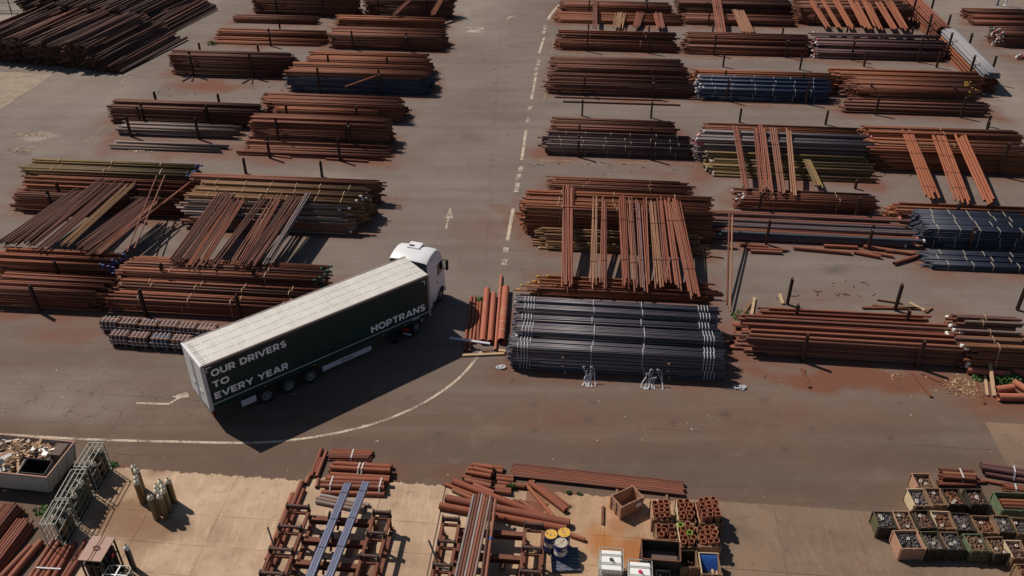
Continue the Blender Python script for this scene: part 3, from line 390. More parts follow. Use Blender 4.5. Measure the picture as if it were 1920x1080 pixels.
 {'desc': 'tan bundle of the wide crossing group', 'a': [9.82, 54.07, 2.5], 'b': [9.32, 45.9, 0.76], 'w': 0.58, 'pd': 0.12, 'layers': 1, 'pal': 'tan', 'straps': 1},
 {'desc': 'bundle left of the rightmost crossing pair', 'a': [10.38, 54.07, 2.5], 'b': [9.86, 45.96, 0.76], 'w': 0.51, 'pd': 0.12, 'layers': 1, 'pal': 'rustred', 'straps': 1},
 {'desc': 'tall poled bundle beside the rightmost one', 'a': [10.85, 54.23, 2.5], 'b': [10.54, 45.96, 0.76], 'w': 0.51, 'pd': 0.12, 'layers': 2, 'pal': 'rustred', 'straps': 1},
 {'desc': 'rightmost slanting bundle of the crossing group', 'a': [11.39, 54.31, 2.5], 'b': [11.34, 44.76, 0.76], 'w': 0.79, 'pd': 0.12, 'layers': 1, 'pal': 'rustred', 'straps': 1},
 {'desc': 'left one of two long poles beside the blue grey pipes', 'a': [15.16, 53.36, 1.7], 'b': [13.36, 44.29, 0.12], 'w': 0.18, 'pd': 0.16, 'layers': 1, 'pal': 'rust', 'straps': 0},
 {'desc': 'right one of two long poles beside the blue grey pipes', 'a': [15.34, 53.36, 1.7], 'b': [13.5, 43.72, 0.12], 'w': 0.14, 'pd': 0.14, 'layers': 1, 'pal': 'tan', 'straps': 0},
]
rng = np.random.default_rng(3)
def vnoise(X, Y, s, seed=0):
    """smooth value noise on a lattice"""
    r = np.random.default_rng(seed); G = r.random((256, 256))
    x = X / s + 1000.5; y = Y / s + 1000.5; i = np.floor(x).astype(int); j = np.floor(y).astype(int); fx = x - i; fy = y - j
    fx = fx * fx * (3 - 2 * fx); fy = fy * fy * (3 - 2 * fy); i %= 255; j %= 255
    return (G[i, j] * (1 - fx) + G[i + 1, j] * fx) * (1 - fy) + (G[i, j + 1] * (1 - fx) + G[i + 1, j + 1] * fx) * fy
def fbm(X, Y, s, seed=0, o=4):
    return sum(vnoise(X, Y, s / 2 ** k, seed + k) * .5 ** k for k in range(o)) / sum(.5 ** k for k in range(o))
def axis(lo, hi, st, far):
    return np.concatenate([-np.array(far[::-1]), np.arange(lo, hi, st), np.array(far)]) if lo < 0 else np.concatenate([np.array([-400, -100, -20.]), np.arange(lo, hi, st), np.array(far)])
gx = axis(-72, 76, .3, [110., 200, 450, 900]); gy = axis(18, 124, .3, [140., 200, 400, 900])
GX, GY = np.meshgrid(gx, gy, indexing='xy')
WX = GX + (fbm(GX, GY, 3, 11) - .5) * 3; WY = GY + (fbm(GX, GY, 3, 21) - .5) * 3
rust = np.zeros_like(GX); dust = np.zeros_like(GX); dark = np.zeros_like(GX); crack = np.zeros_like(GX)
er, nr = np.array(E[:2]), np.array(N[:2])
for s in STACKS:                                     # rust dust washed out round every stack
    dx, dy = WX - s['x'], WY - s['y']
    a = np.abs(dx * er[0] + dy * er[1]) - s['L'] / 2 - .2; b_ = dx * nr[0] + dy * nr[1]
    b_ = np.maximum(-b_ - .3, b_ - s['D'])
    dd = np.hypot(np.maximum(a, 0), np.maximum(b_, 0))
    rust = np.maximum(rust, np.clip(1 - dd / 1.9, 0, 1) ** 1.3 * .62)
def blob(A, c, rx, ry, k, rot=ROW):
    dx, dy = WX - c[0], WY - c[1]; a = dx * math.cos(rot) + dy * math.sin(rot); b_ = -dx * math.sin(rot) + dy * math.cos(rot)
    A[:] = np.maximum(A, k * np.clip(1.25 - np.hypot(a / rx, b_ / ry), 0, 1) ** .8)
for c, rx, ry, k in (((19.61,37.48,0), 7.5, 1.15, 1.25), ((25.93,36.33,0), 2.6, 2.6, .9), ((26.57,42.74,0), 3.0, 3.0, .5), ((-2.30,54.49,0), 2.0, 3.0, .4), ((0.01,56.87,0), 1.0, 4.0, .6),
                     ((-19.26,31.25,0), .7, .5, .8), ((-5.74,30.25,0), 1.6, 1.2, .55), ((-2.62,30.42,0), 1.5, .9, .5), ((-0.01,29.03,0), 3.2, 1.1, .7), ((4.60,26.77,0), 1.6, 1.2, .5), ((8.12,29.02,0), 4.5, 1.0, .25),
                     ((-29.46,82.50,0), 4.5, 2.2, .9), ((-20.74,81.05,0), 3.0, 2.0, .8), ((-21.20,41.24,0), 3.0, 1.5, .4), ((-26.07,42.31,0), 4.0, .9, .5), ((13.85,34.63,0), 9, 2.2, .35), ((3.92,34.24,0), 6, 2.0, .3), ((-11.50,66.04,0), 5, 2, .25),
                     ((19.64,45.62,0), 3.5, 2.4, .35), ((38.88,64.89,0), 5, 2.4, .3), ((28.67,55.19,0), 3, 1.6, .6), ((12.11,63.98,0), 4, 1.0, .45), ((-12.85,76.33,0), 5, 2.5, .35), ((16.10,24.98,0), 6, 1.4, .6), ((19.03,26.44,0), 5, 2.4, .5),
                     ((47.76,84.44,0), 2, 4, .3), ((31.73,74.93,0), 3, 1.5, .4), ((-21.24,66.07,0), 4, 1.2, .4), ((-14.36,73.24,0), 3, 3, .3), ((27.34,62.97,0), 6, 2.0, .35)):
    blob(rust, c, rx, ry, k)
for c, rx, ry, k in (((-42.09,70.99,0), 1.6, .7, .8), ((-39.46,68.22,0), 12, 3, .25), ((-41.76,80.42,0), 8, 6, .3), ((-43.79,100.34,0), 6, 30, .45), ((-4.61,100.77,0), 5, 5, .35), ((-5.89,108.66,0), 6, 14, .4), ((47.47,81.52,0), 4, 10, .4), ((-13.52,62.14,0), 5, 2, .3),
                     ((-24.53,36.43,0), 9, 3.2, .32), ((-58.70,104.50,0), 12, 9, .75), ((24.38,36.11,0), .9, .4, .4), ((24.94,35.03,0), .6, .5, .45), ((56.65,108.39,0), 12, 8, .35), ((-0.57,33.84,0), 2, 2, .15)):
    blob(dust, c, rx, ry, k)
for c, rx, ry, k in (((22.34,48.75,0), 1.8, .8, .6), ((-10.69,31.53,0), 14, 1.2, .25), ((8.93,30.76,0), 10, 2.5, .45), ((19.72,31.48,0), 5, 3, .4), ((-1.65,32.65,0), 8, 2, .25), ((-41.71,67.69,0), 1.0, .6, .6), ((-4.26,55.28,0), .8, .8, .2), ((12.43,34.64,0), 4, 2, .2)):
    blob(dark, c, rx, ry, k)
for c, rx, ry, k in (((-23.07,36.43,0), 7, 3.0, 1.0), ((-23.48,32.69,0), 7, 1.5, .6), ((11.22,38.67,0), 2, 1, .4)):
    blob(crack, c, rx, ry, k)
def track(A, pts, wd, k):
    P = [Vector((p[0], p[1])) for p in pts]
    for a, b in zip(P, P[1:]):
        d = b - a; L = d.length; d = d / L; t_ = np.clip((WX_ - a.x) * d.x + (WY_ - a.y) * d.y, 0, L); dd = np.hypot(WX_ - a.x - d.x * t_, WY_ - a.y - d.y * t_)
        A[:] = np.maximum(A, k * np.clip(1.3 - dd / wd, 0, 1))
WX_ = GX + (fbm(GX, GY, 5, 61) - .5) * .5; WY_ = GY + (fbm(GX, GY, 5, 71) - .5) * .5
for pts, wd, k in (([(-5.20,30.07,0), (-1.61,31.44,0), (3.81,32.64,0), (12.25,33.82,0), (26.17,33.79,0)], .3, .30), ([(-5.12,29.21,0), (-1.58,30.60,0), (3.75,31.80,0), (12.05,32.94,0), (25.69,32.80,0)], .3, .26), ([(-26.43,34.30,0), (-19.81,33.87,0), (-12.37,34.27,0), (-7.01,36.40,0), (-3.43,40.17,0), (-1.87,45.67,0), (-1.71,53.73,0), (-1.48,77.59,0), (-1.28,108.64,0)], .32, .26),
                   ([(-27.03,35.56,0), (-20.29,35.20,0), (-13.27,35.71,0), (-8.10,37.95,0), (-5.06,41.20,0), (-3.73,45.67,0), (-3.49,53.74,0), (-3.24,77.59,0), (-2.92,108.65,0)], .32, .22), ([(-17.11,108.71,0), (-12.02,77.62,0), (-8.11,63.07,0), (-6.08,53.74,0), (-5.16,51.55,0)], .3, .12), ([(-37.62,83.26,0), (-37.64,67.15,0), (-38.80,53.83,0)], .35, .2), ([(-35.25,82.52,0), (-35.40,67.15,0), (-37.27,55.36,0)], .35, .18)):
    track(dark, pts, wd, k)
q_ = np.random.default_rng(9)
for _ in range(70):                                  # oil drips
    px_, py_ = (q_.uniform(-3, 1), q_.uniform(44, 100)) if _ < 30 else (q_.uniform(-14, 22), q_.uniform(31, 38))
    dark = np.maximum(dark, q_.uniform(.3, .8) * np.clip(1.2 - np.hypot(GX - px_, GY - py_) / q_.uniform(.15, .45), 0, 1))
for c, rx, ry in (((-2.80,71.21,0), 1.8, 1.4), ((-7.05,32.28,0), 2.2, .7), ((4.23,31.13,0), 1.5, .9)):   # square patch repairs
    a = np.abs((GX - c[0]) * er[0] + (GY - c[1]) * er[1]); b_ = np.abs((GX - c[0]) * nr[0] + (GY - c[1]) * nr[1]); dark = np.maximum(dark, .28 * ((a < rx) & (b_ < ry)))
rust *= .45 + .9 * fbm(GX, GY, 1.3, 31); dust *= .5 + .8 * fbm(GX, GY, 1.7, 41); dark *= .5 + .9 * fbm(GX, GY, 1.1, 51)
# lanes polished by tyres: paler streaks along the centre road, browner film on the front road
u_ = GX * er[0] + GY * er[1]; v_ = GX * nr[0] + GY * nr[1]
front = np.clip((43 - v_) / 10, 0, 1)
me = D.meshes.new('ground'); nx, ny = len(gx), len(gy)
V = np.stack([GX, GY, np.zeros_like(GX)], -1).reshape(-1, 3)
idx = np.arange(nx * ny).reshape(ny, nx); F = np.stack([idx[:-1, :-1], idx[:-1, 1:], idx[1:, 1:], idx[1:, :-1]], -1).reshape(-1, 4)
me.vertices.add(len(V)); me.vertices.foreach_set('co', V.reshape(-1)); me.loops.add(F.size); me.loops.foreach_set('vertex_index', F.reshape(-1).astype(np.int32))
me.polygons.add(len(F)); me.polygons.foreach_set('loop_start', np.arange(0, F.size, 4, dtype=np.int32)); me.update(calc_edges=True)
for nm, A in (('rust', rust), ('dust', dust), ('dark', dark), ('crack', crack), ('front', front)):
    a = me.attributes.new(nm, 'FLOAT', 'POINT'); a.data.foreach_set('value', np.clip(A, 0, 1).reshape(-1))
def asphalt_material(name, white=None, wear=.5):
    m, t, b = nodes(name)
    geo = N_(t, 'ShaderNodeNewGeometry'); pos = geo.outputs['Position']
    def noise(scale, detail=6, rough=.6, mapping=None):
        n = N_(t, 'ShaderNodeTexNoise', Scale=scale, Detail=detail, Roughness=rough)
        if mapping:
            mp = N_(t, 'ShaderNodeMapping'); mp.inputs['Scale'].default_value = mapping; mp.inputs['Rotation'].default_value = (0, 0, -ROW); L_(t, pos, mp.inputs[0]); L_(t, mp.outputs[0], n.inputs['Vector'])
        else: L_(t, pos, n.inputs['Vector'])
        return n.outputs['Fac']
    def mix(fac, a, c, col=True):
        x = N_(t, 'ShaderNodeMix', data_type='RGBA')
        if isinstance(fac, float): x.inputs[0].default_value = fac
        else: L_(t, fac, x.inputs[0])
        for s_, q in ((6, a), (7, c)):
            if isinstance(q, tuple): x.inputs[s_].default_value = (*q, 1)
            else: L_(t, q, x.inputs[s_])
        return x.outputs[2]
    def rng_(f, lo, hi, a=0.0, c=1.0):
        r = N_(t, 'ShaderNodeMapRange'); L_(t, f, r.inputs[0]); r.inputs[1].default_value = lo; r.inputs[2].default_value = hi; r.inputs[3].default_value = a; r.inputs[4].default_value = c; return r.outputs[0]
    def attr(n):
        return N_(t, 'ShaderNodeAttribute', attribute_name=n).outputs['Fac']
    def mul(a, c):
        x = N_(t, 'ShaderNodeMath', operation='MULTIPLY'); L_(t, a, x.inputs[0])
        if isinstance(c, float): x.inputs[1].default_value = c
        else: L_(t, c, x.inputs[1])
        return x.outputs[0]
    big = noise(.11, 4); mid = noise(.9, 6, .65); fine = noise(22, 3, .7); lane = noise(.35, 5, .6, (.12, 2.2, 1)); grit = noise(70, 2, .7)
    col = mix(rng_(big, .35, .65), (.160, .124, .105), (.204, .165, .144))
    col = mix(attr('front'), col, (.132, .087, .062))
    col = mix(mul(rng_(lane, .48, .75), .40), col, (.107, .083, .070))
    col = mix(mul(rng_(lane, .5, .28), .22), col, (.235, .205, .185))
    col = mix(mul(rng_(mid, .55, .75), .28), col, (.10, .075, .062))
    col = mix(mul(rng_(mid, .45, .30), .22), col, (.23, .19, .16))
    col = mix(rng_(mul(attr('dust'), 1.6), .15, 1.0, 0, .9), col, (.31, .265, .225))
    col = mix(rng_(attr('rust'), .08, .75, 0, .9), col, (.165, .062, .036))
    col = mix(rng_(attr('dark'), .15, .8, 0, .75), col, (.060, .048, .043))
    col = mix(mul(rng_(fine, .50, .76), .5), col, (.075, .062, .056))
    col = mix(mul(rng_(grit, .58, .80), .42), col, (.32, .28, .245))
    vo = N_(t, 'ShaderNodeTexVoronoi', feature='DISTANCE_TO_EDGE', Scale=.75); wv = N_(t, 'ShaderNodeTexNoise', Scale=1.3, Detail=4.0)
    L_(t, pos, wv.inputs['Vector']); ad = N_(t, 'ShaderNodeVectorMath', operation='ADD'); L_(t, pos, ad.inputs[0]); L_(t, wv.outputs['Color'], ad.inputs[1]); L_(t, ad.outputs[0], vo.inputs['Vector'])
    ck = mul(mul(rng_(vo.outputs['Distance'], .014, .004), attr('crack')), rng_(mid, .40, .56))
    col = mix(ck, col, (.045, .035, .03))
    sp = N_(t, 'ShaderNodeMapping'); sp.inputs['Rotation'].default_value = (0, 0, -ROW); L_(t, pos, sp.inputs[0]); sx = N_(t, 'ShaderNodeSeparateXYZ'); L_(t, sp.outputs[0], sx.inputs[0])
    wob = N_(t, 'ShaderNodeMath', operation='MULTIPLY_ADD'); L_(t, noise(.5, 4), wob.inputs[0]); wob.inputs[1].default_value = .35; L_(t, sx.outputs[1], wob.inputs[2])
    pp = N_(t, 'ShaderNodeMath', operation='PINGPONG'); L_(t, wob.outputs[0], pp.inputs[0]); pp.inputs[1].default_value = 2.15
    col = mix(mul(mul(rng_(pp.outputs[0], .035, .012), rng_(noise(.3, 3), .46, .56)), .55), col, (.05, .04, .035))      # paving seams
    vo2 = N_(t, 'ShaderNodeTexVoronoi', feature='DISTANCE_TO_EDGE', Scale=.06); L_(t, ad.outputs[0], vo2.inputs['Vector'])
    rough = .93
    if white:
        chip = noise(9, 6, .75, (1, 1, 1)); big2 = noise(1.2, 3)
        s_ = N_(t, 'ShaderNodeMath', operation='ADD'); L_(t, chip, s_.inputs[0]); L_(t, mul(big2, .6), s_.inputs[1])
        col = mix(rng_(s_.outputs[0], wear + .30, wear + .16), col, white)
    L_(t, col, b.inputs['Base Color']); b.inputs['Roughness'].default_value = rough; b.inputs['Specular IOR Level'].default_value = .22
    bp = N_(t, 'ShaderNodeBump', Strength=.25, Distance=.012); L_(t, fine, bp.inputs['Height']); L_(t, bp.outputs[0], b.inputs['Normal'])
    MATS[name] = m; return m
asphalt_material('asphalt'); asphalt_material('roadpaint', (.52, .445, .345), .60); asphalt_material('roadpaintworn', (.52, .45, .36), .54); asphalt_material('yellowpaint', (.42, .27, .09), .50)
me.materials.append(MATS['asphalt']); g = D.objects.new('ground', me); C.objects.link(g); g['kind'] = 'structure'

# concrete aprons: cast slabs with open joints
def concrete(name, ca, cb, stain, rust_at=.60, dirt=(.25, .165, .105), spots=()):
    m, t, b = nodes(name)
    geo = N_(t, 'ShaderNodeNewGeometry'); oi = N_(t, 'ShaderNodeObjectInfo')
    n1 = N_(t, 'ShaderNodeTexNoise', Scale=.5, Detail=7.0, Roughness=.65); n2 = N_(t, 'ShaderNodeTexNoise', Scale=2.3, Detail=8.0, Roughness=.72); n3 = N_(t, 'ShaderNodeTexNoise', Scale=28.0, Detail=3.0, Roughness=.7)
    mp = N_(t, 'ShaderNodeMapping'); mp.inputs['Rotation'].default_value = (0, 0, .5); mp.inputs['Scale'].default_value = (2.4, .35, 1); n4 = N_(t, 'ShaderNodeTexNoise', Scale=2.0, Detail=5.0)
    for n in (n1, n2, n3): L_(t, geo.outputs['Position'], n.inputs['Vector'])
    L_(t, geo.outputs['Position'], mp.inputs[0]); L_(t, mp.outputs[0], n4.inputs['Vector'])
    def mix(f, a, c, lo, hi, k=1.0):
        r = N_(t, 'ShaderNodeMapRange'); L_(t, f, r.inputs[0]); r.inputs[1].default_value = lo; r.inputs[2].default_value = hi; r.inputs[4].default_value = k
        x = N_(t, 'ShaderNodeMix', data_type='RGBA'); L_(t, r.outputs[0], x.inputs[0])
        for s_, q in ((6, a), (7, c)):
            if isinstance(q, tuple): x.inputs[s_].default_value = (*q, 1)
            else: L_(t, q, x.inputs[s_])
        return x.outputs[2]
    c = mix(n1.outputs['Fac'], tuple(q * .86 for q in ca), cb, .36, .64); c = mix(oi.outputs['Random'], c, ca, 0, 1, .35)
    c = mix(n4.outputs['Fac'], c, tuple(q * 1.25 for q in cb), .52, .75, .45)
    c = mix(n2.outputs['Fac'], c, tuple(q * .5 for q in ca), .54, .72, .65); n5 = N_(t, 'ShaderNodeTexNoise', Scale=.16, Detail=4.0, Roughness=.6); L_(t, geo.outputs['Position'], n5.inputs['Vector']); c = mix(n5.outputs['Fac'], c, dirt, .50, .68, .85)
    for sp_, rad, colr in spots:
        vd = N_(t, 'ShaderNodeVectorMath', operation='DISTANCE'); L_(t, geo.outputs['Position'], vd.inputs[0]); vd.inputs[1].default_value = sp_
        dm = N_(t, 'ShaderNodeMath', operation='MULTIPLY_ADD'); L_(t, n1.outputs['Fac'], dm.inputs[0]); dm.inputs[1].default_value = rad * 1.6; L_(t, vd.outputs['Value'], dm.inputs[2])
        c = mix(dm.outputs[0], c, colr, rad * 2.0, rad * 1.25, .85)
    c = mix(n1.outputs['Fac'], c, stain, rust_at, rust_at + .14, .75)
    c = mix(n3.outputs['Fac'], c, tuple(q * .5 for q in ca), .58, .8, .5)
    L_(t, c, b.inputs['Base Color']); b.inputs['Roughness'].default_value = .92; b.inputs['Specular IOR Level'].default_value = .2
    bp = N_(t, 'ShaderNodeBump', Strength=.3, Distance=.01); L_(t, n2.outputs['Fac'], bp.inputs['Height']); L_(t, bp.outputs[0], b.inputs['Normal'])
    MATS[name] = m
concrete('concretetan', (.43, .305, .205), (.53, .39, .275), (.32, .175, .09), .64, spots=(((-18.28,27.91,0), 1.9, (.21, .12, .07)), ((-15.42,27.11,0), .8, (.26, .17, .11)), ((-16.77,26.80,0), 1.3, (.23, .135, .08)), ((-6.39,27.25,0), .5, (.33, .15, .06)), ((-10.16,27.10,0), .7, (.24, .15, .10)), ((-17.39,30.81,0), .7, (.25, .16, .10))))
concrete('concretepath', (.27, .215, .165), (.36, .29, .225), (.20, .11, .065), .56, (.16, .11, .08))
concrete('concretebrown', (.175, .122, .088), (.225, .162, .120), (.19, .09, .05), .60)
concrete('concreterust', (.39, .25, .15), (.48, .33, .21), (.36, .15, .05), .54, spots=(((4.07,26.31,0), .9, (.36, .14, .04)), ((5.43,25.57,0), .9, (.33, .12, .035)), ((4.89,27.24,0), .6, (.32, .16, .075)), ((1.00,29.03,0), 1.6, (.20, .095, .055)), ((-2.35,30.07,0), 1.0, (.24, .15, .09))))
def ragged(a, b, k=10, amp=.05):
    a, b = Vector(a), Vector(b); d = (b - a); nn = Vector((-d.y, d.x)).normalized(); k = k if amp < .02 else 60; ph = rnd.uniform(0, 9)
    return [a + d * (i / k) + nn * (rnd.uniform(-.35, .35) * amp + amp * (.5 * math.sin(i * .31 + ph) + .35 * math.sin(i * .83 + 2 * ph) + .25 * math.sin(i * 1.9 + ph))) * (1 if 0 < i else 0) for i in range(k)]
def apron(name, corner, cols, rows, mats, near, group=None, z=.012, edge=.09):
    """slabs laid out from the asphalt edge (corner, along E) towards the camera"""
    c = Vector(corner[:2] + (0,)) if isinstance(corner, tuple) else Vector(corner); c.z = 0
    root = D.objects.new(name, None); C.objects.link(root); root['kind'] = 'structure'
    x = 0.0
    for i, wd in enumerate(cols):
        y = 0.0
        for j, dp in enumerate(rows):
            P = [c + E * (x + .006) - N * (y + .006), c + E * (x + wd - .006) - N * (y + .006), c + E * (x + wd - .006) - N * (y + dp - .006), c + E * (x + .006) - N * (y + dp - .006)]
            pts = []
            for k in range(4):
                a_, b_ = P[k].to_2d(), P[(k + 1) % 4].to_2d()
                pts += ragged(a_, b_, 14, edge if (k == 0 and j == 0) else .006)
            mb = MB(); mb.plate([tuple(p) for p in pts], -.1, z + rnd.uniform(-.003, .003))
            mb.build('concrete_slab', mats(i, j), root)
            y += dp
        x += wd
    return root
apron('concrete_apron', (-19.93,30.92,0), [3.2, 3.35, 3.3], [2.55, 1.75, 1.6, 1.5, 2.6, 3.0], lambda i, j: 'concretetan', 0)
apron('concrete_apron', (-10.05,30.29,0), [3.9, 2.96], [2.35, 1.75, 1.6, 1.6, 2.6, 3.0], lambda i, j: 'concretetan', 0)
apron('concrete_apron', (-3.16,29.72,0), [3.9, 3.7, 3.55], [2.4, 1.7, 1.6, 1.6, 2.6, 3.0], lambda i, j: 'concreterust' if i >= 1 else 'concretetan', 0)
apron('concrete_apron', (8.22,28.85,0), [4.1, 3.6, 3.6, 3.6, 3.6], [3.9, 4.2, 4.5], lambda i, j: 'concretebrown', 0, edge=.03)
apron('concrete_apron', (24.85,34.20,0), [4.5, 4.5], [3.4, 3.6], lambda i, j: 'concretebrown', 0, edge=.03)
apron('concrete_path', (-61.94,87.78,0), [3.2, 3.4, 4.0, 4.6], [5.2, 5.4, 5.4, 5.4, 5.4], lambda i, j: 'concretepath', 0, edge=.12)

# ------------------------------------------------------------ painted markings
def strip(name, pts, wid, mat, z=.004, z_step=0):
    mb = MB(); P = [Vector((p[0], p[1])) for p in pts]; L = []; R = []
    for i, p in enumerate(P):
        d = (P[min(i + 1, len(P) - 1)] - P[max(i - 1, 0)]).normalized(); n_ = Vector((-d.y, d.x)) * wid / 2
        L.append(p + n_); R.append(p - n_)
    v = [(q.x, q.y, z) for q in L] + [(q.x, q.y, z) for q in R]; k = len(P)
    mb.add(v, [(i, k + i, k + i + 1, i + 1) for i in range(k - 1)])
    o = mb.build(name, mat); o['kind'] = 'structure'; return o
def smooth(pts, n=8):
    P = [Vector((p[0], p[1])) for p in pts]; P = [P[0] * 2 - P[1]] + P + [P[-1] * 2 - P[-2]]; out = []
    for i in range(1, len(P) - 2):
        for k in range(n):
            t_ = k / n; a, b, c, d = P[i-1:i+3]
            out.append(.5 * ((2*b) + (c-a)*t_ + (2*a-5*b+4*c-d)*t_*t_ + (3*b-a-3*c+d)*t_**3))
    return out + [P[-2]]
strip('road_line', smooth([(-28.21,33.41,0), (-24.77,33.12,0), (-22.21,32.92,0), (-19.70,32.80,0), (-17.21,32.72,0), (-14.46,32.64,0), (-12.29,32.71,0), (-9.91,33.14,0), (-7.55,33.93,0), (-5.43,35.18,0), (-3.82,36.70,0), (-2.77,38.13,0), (-2.07,39.57,0), (-1.72,40.42,0)]), .16, 'roadpaint')
strip('road_line', smooth([(4.27,104.87,0), (4.81,107.27,0), (5.50,109.76,0), (6.34,112.11,0), (7.37,114.79,0)]), .34, 'roadpaint')
for a_, b_, wd, mt in (((2.92,92.71,0), (3.67,98.19,0), .25, 'roadpaint'), ((1.86,79.45,0), (2.41,85.51,0), .24, 'roadpaint'), ((0.81,66.01,0), (1.25,72.25,0), .24, 'roadpaint'), ((-0.33,52.91,0), (0.09,57.61,0), .24, 'roadpaint'),
                   ((3.53,99.35,0), (3.75,100.54,0), .35, 'roadpaintworn'), ((3.77,101.14,0), (3.95,102.98,0), .35, 'roadpaintworn'), ((2.66,88.99,0), (2.93,90.82,0), .4, 'roadpaintworn'), ((2.51,87.38,0), (2.65,88.50,0), .35, 'roadpaintworn'), ((2.36,85.82,0), (2.50,87.07,0), .35, 'roadpaintworn'),
                   ((1.61,76.93,0), (1.73,77.84,0), .35, 'roadpaintworn'), ((1.37,73.92,0), (1.53,75.02,0), .3, 'roadpaintworn'), ((0.62,63.82,0), (0.80,64.90,0), .4, 'roadpaintworn'), ((0.43,62.39,0), (0.61,63.43,0), .35, 'roadpaintworn'), ((0.30,60.28,0), (0.47,61.92,0), .35, 'roadpaintworn'),
                   ((-0.51,51.25,0), (-0.40,51.96,0), .4, 'roadpaintworn'), ((-0.57,49.67,0), (-0.51,50.42,0), .4, 'roadpaintworn'), ((-0.76,46.58,0), (-0.67,48.15,0), .25, 'roadpaintworn')):
    strip('road_marking', [a_, b_], wd, mt)
for pts, wd in (([(3.91,98.00,0), (5.12,97.99,0)], .15), ([(4.25,92.53,0), (4.75,97.81,0)], .15), ([(4.25,92.53,0), (30.67,90.54,0)], .16), ([(2.23,66.00,0), (14.91,65.16,0)], .14), ([(16.00,57.65,0), (18.33,57.31,0)], .16), ([(18.76,78.58,0), (31.45,77.09,0)], .15),
                ([(3.09,79.44,0), (3.58,86.44,0)], .16), ([(-36.81,69.52,0), (-36.49,73.19,0)], .18), ([(54.37,97.42,0), (54.02,92.16,0)], .16), ([(53.17,109.55,0), (59.22,108.84,0)], .22), ([(55.98,113.09,0), (65.61,112.56,0)], .3), ([(-37.26,56.56,0), (-37.13,57.79,0)], .18), ([(20.14,96.99,0), (22.09,96.79,0)], .12)):
    strip('yellow_line', pts, wd, 'yellowpaint')
def arrow(pts, mat='roadpaintworn', z=.004):
    mb = MB(); mb.add([(p[0], p[1], z) for p in pts], [tuple(range(len(pts)))]); o = mb.build('road_arrow', mat); o['kind'] = 'structure'
arrow([(-4.83,54.50,0), (-4.68,54.50,0), (-4.62,56.15,0), (-4.35,56.15,0), (-4.62,57.79,0), (-4.94,56.15,0), (-4.74,56.15,0)], 'roadpaint')
strip('road_arrow', [(-20.30,35.70,0), (-19.30,35.65,0), (-18.52,35.63,0), (-18.33,35.85,0), (-18.08,36.15,0)], .14, 'roadpaint'); arrow([(-17.60,36.20,0), (-17.81,36.60,0), (-18.57,36.24,0), (-18.16,36.06,0)][::-1], 'roadpaint', .0045)
arrow([(-39.06,83.56,0), (-38.65,85.35,0), (-38.98,85.81,0), (-38.72,87.22,0), (-38.88,86.12,0), (-39.14,85.36,0), (-39.24,84.75,0)])
arrow([(-5.50,99.98,0), (-3.40,99.78,0), (-3.27,101.88,0), (-5.40,101.99,0)])
arrow([(-0.72,104.26,0), (-0.54,105.97,0), (0.43,106.63,0), (0.37,106.19,0), (-0.41,105.54,0), (-0.53,104.26,0)])

# ------------------------------------------------------------ pipe stacks
INNER = {'P0': [], 'P1': [], 'r': [], 't': [], 'm': []}; PALS = []
def pack(w, h, pd, square=False, q=None):
    """pipe centres of one bundle cross-section; a top bundle is rounded at the shoulders, one under load is square"""
    if square:
        nr, nc = max(1, round(h / pd)), max(1, int(w / pd + .001)); q = h / nr
        return [((c - (nc - 1) / 2) * pd + (.012 if r % 2 else -.012), q * (r + .5), r == nr - 1, c in (0, nc - 1)) for r in range(nr) for c in range(nc)]
    pitch = pd * .88; nr = max(1, int((h - pd) / pitch + 1.001)); nc = max(1, int(w / pd + .001)); out = []
    for r in range(nr):
        k = nc - (r % 2)
        if nr > 2 and r == nr - 1: k -= 1
        k = max(1, k)
        last = r == nr - 1
        for c in range(k):
            if q and last and nr > 2 and k > 4 and q.random() < .17: continue          # a missing pipe leaves a groove
            out.append(((c - (k - 1) / 2) * pd + (q.uniform(-.1, .1) * pd if q and last else 0), pd / 2 + r * pitch + (q.uniform(-.16, .10) * pd if q and last and nr > 1 else 0), last, c in (0, k - 1)))
    return out
END_RGB = {}
